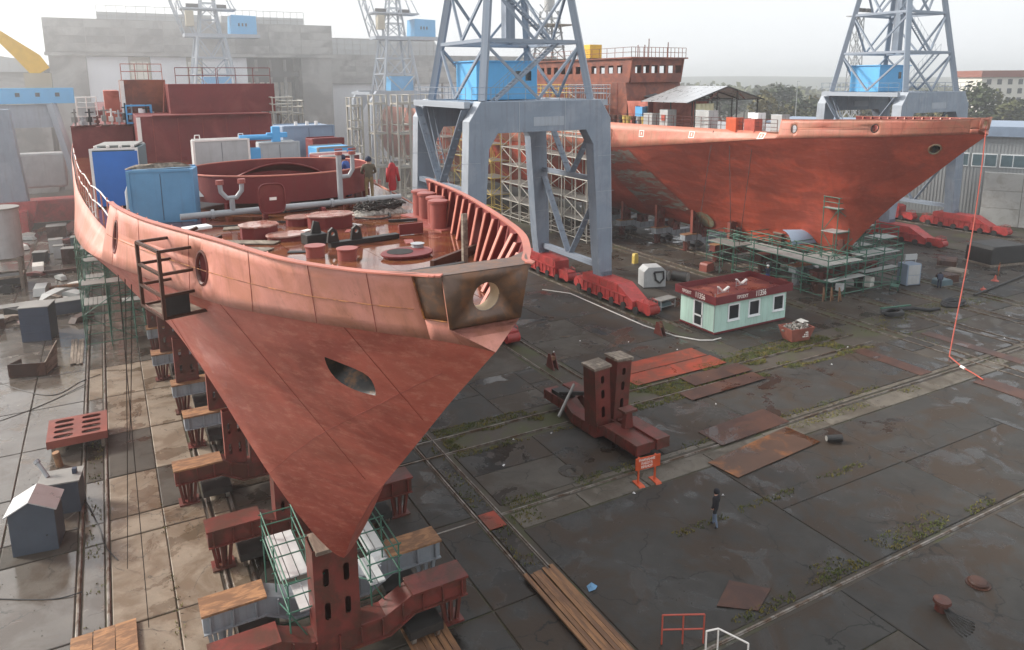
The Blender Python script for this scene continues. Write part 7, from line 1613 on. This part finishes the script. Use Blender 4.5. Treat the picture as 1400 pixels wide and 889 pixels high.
person('person in dark coat and jeans standing alone in the right foreground', (20.87, 20.51, .05), R(200), pose(coat=.28, kneel=(-.10,-.10,.50), anklel=(-.11,-.12,.09), footl=(-.11,-.26,.05), kneer=(.10,.05,.50), ankler=(.11,.16,.10), footr=(.12,.05,.04)), cl('cloth_black','cloth_denim','cloth_black'))
person('person in brown jacket and khaki trousers with dark cap, back turned, on the near deck', (8.85, 27.75, dz(27.7)), R(170), pose(elbl=(-.28,-.08,1.16), handl=(-.12,-.22,1.08), elbr=(.28,-.08,1.16), handr=(.12,-.22,1.08)), cl('cloth_brown','cloth_khaki','cloth_navy'), hat='cap')
person('person in blue overalls beside the man in brown on the near deck', (8.55, 29.4, dz(29.4)), R(230), pose(spine=(0,-.04,1.12), chest=(0,-.12,1.33), neck=(0,-.20,1.47), head=(0,-.26,1.59), shl=(-.19,-.14,1.40), shr=(.19,-.14,1.40), elbl=(-.25,-.22,1.15), handl=(-.18,-.40,1.0), elbr=(.25,-.22,1.15), handr=(.18,-.40,1.0)), cl('cloth_blue','cloth_blue','cloth_navy'), hat='cap')
person('person in black standing on the white scaffold seen through the central crane', (47.9, 86.0, 12.22), R(200), pose(elbl=(-.36,-.03,1.2), handl=(-.30,-.08,1.0), elbr=(.36,-.03,1.2), handr=(.5,-.08,1.15), anklel=(-.18,.02,.09), footl=(-.19,-.13,.04), ankler=(.18,.02,.09), footr=(.19,-.13,.04)), cl('cloth_black','cloth_black','cloth_navy'))
person('person in navy with white helmet behind the mint cabin', (52.2, 46.4, .05), R(150), pose(elbl=(-.25,-.12,1.18), handl=(-.15,-.3,1.05), elbr=(.25,-.12,1.18), handr=(.15,-.3,1.05)), cl('cloth_navy','cloth_blue','helmet_white'), hat='helmet')
person('person in navy overalls bending over the ground right of the grey cabinet', (64.2, 37.6, .05), R(120), pose(pelvis=(0,.08,.92), spine=(0,-.06,1.04), chest=(0,-.26,1.16), neck=(0,-.40,1.22), head=(0,-.52,1.24), shl=(-.19,-.30,1.18), shr=(.19,-.30,1.18), elbl=(-.22,-.38,.90), handl=(-.14,-.48,.66), elbr=(.22,-.38,.90), handr=(.14,-.48,.66), hipl=(-.10,.08,.88), hipr=(.10,.08,.88)), cl('cloth_navy','cloth_navy','cloth_black'), hat='cap')
# red work jackets hung on the rail
for k, (x, y, lab) in enumerate(((9.75,27.6,'red work jacket hanging on a grey post by the men on deck'),)):
    o = thing('hanging_jacket', lab, 'jacket', (x, y, dz(27)), R(20)); m = MB(); h = 1.55 if k else 1.5
    prof = [(.05,h),(.13,h-.06),(.19,h-.2),(.15,h-.6),(.19,h-.9),(.15,h-1.1)] 
    n = 12; vs = []
    for (r, zz) in prof: vs += [(r*math.cos(2*math.pi*i/n), .5*r*math.sin(2*math.pi*i/n)*(1+.25*math.sin(3*i)), zz) for i in range(n)]
    m.add(vs, [(q*n+i, q*n+(i+1) % n, (q+1)*n+(i+1) % n, (q+1)*n+i) for q in range(len(prof)-1) for i in range(n)]); m.build('jacket_body', 'cloth_red', o, smooth='all')
    for s in (-1, 1): m = MB(); m.tube((s*.2,0,h-.2), (s*.3,-.05,h-.75), .075, 8, .06); m.build('sleeve', 'cloth_red', o, smooth='all')
    m = MB(); m.tube((0,.12,0), (0,.12,h+.1), .035, 6); m.build('post', 'pipe_grey', o)

# small leavings on the wet foredeck
rn = random.Random(91)
for k in range(12):
    y = rn.uniform(16.5,24.5); x = 4.95+rn.uniform(-.7,.7)*deck_hb(y); a, b = rn.uniform(.15,.6), rn.uniform(.08,.25)
    tag(MB().box((0,0,.012), (a,b,.02)).build('steel_offcut', rn.choice(('super_red','iron_black','bollard_red','edge_white')), None, (x, y, dz(y)+.004), rn.uniform(0,3)), 'small flat steel offcut lying on the wet near foredeck', 'offcut', 'offcuts scattered on the near foredeck')
for k, (pts, lab) in enumerate((([(2.6,25.2),(3.6,24.9),(4.4,25.1),(5.2,24.7),(6.0,25.0)], 'thin black hose lying before the grey pipe on deck'), ([(7.2,24.3),(7.8,23.6),(8.3,23.9),(8.5,24.6)], 'short black hose curling by the cable heap'), ([(2.9,26.9),(3.5,27.6),(4.6,26.9),(5.4,26.8),(6.6,27.0),(7.6,27.3)], 'tangle of dark hose between the pipe and the barbette'))):
    P = [Vector((p[0], p[1], dz(p[1])+.04)) for p in pts]; fine = []
    for i in range(len(P)-1):
        p0, p1, p2, p3 = P[max(i-1,0)], P[i], P[i+1], P[min(i+2,len(P)-1)]
        for j in range(6): t = j/6; fine.append(.5*(2*p1+(p2-p0)*t+(2*p0-5*p1+4*p2-p3)*t*t+(3*p1-p0-3*p2+p3)*t**3))
    tag(MB().path(fine+[P[-1]], .03, 5).build('deck_hose', 'rubber', smooth=True), lab, 'hose')
# ------------------------------------------------------------------ misty air
hz = MB(); hz.b(-1200, 2300, -50, 3300, -1, 53)
m = bpy.data.materials.new('mist'); m.use_nodes = True; n_ = m.node_tree.nodes; n_.remove(n_['Principled BSDF'])
pv = n_.new('ShaderNodeVolumePrincipled'); pv.inputs['Color'].default_value = (.93,.95,.97,1); pv.inputs['Density'].default_value = .0008; pv.inputs['Anisotropy'].default_value = .6
m.node_tree.links.new(pv.outputs[0], n_['Material Output'].inputs['Volume'])
tag(hz.build('haze', m), 'thin grey mist filling the air over the yard', 'haze', kind='stuff')

# drifting smoke and drizzle between the sterns and the halls at the left
sm = MB(); sm.b(-110, 64, 96, 149.5, -1.2, 52)
m = bpy.data.materials.new('smoke'); m.use_nodes = True; n_ = m.node_tree.nodes; n_.remove(n_['Principled BSDF'])
pv = n_.new('ShaderNodeVolumePrincipled'); pv.inputs['Color'].default_value = (.97,.97,.97,1); pv.inputs['Density'].default_value = .0052; pv.inputs['Anisotropy'].default_value = .6
m.node_tree.links.new(pv.outputs[0], n_['Material Output'].inputs['Volume'])
tag(sm.build('smoke', m), 'pale smoke and drizzle drifting in front of the big hall', 'smoke', kind='stuff')
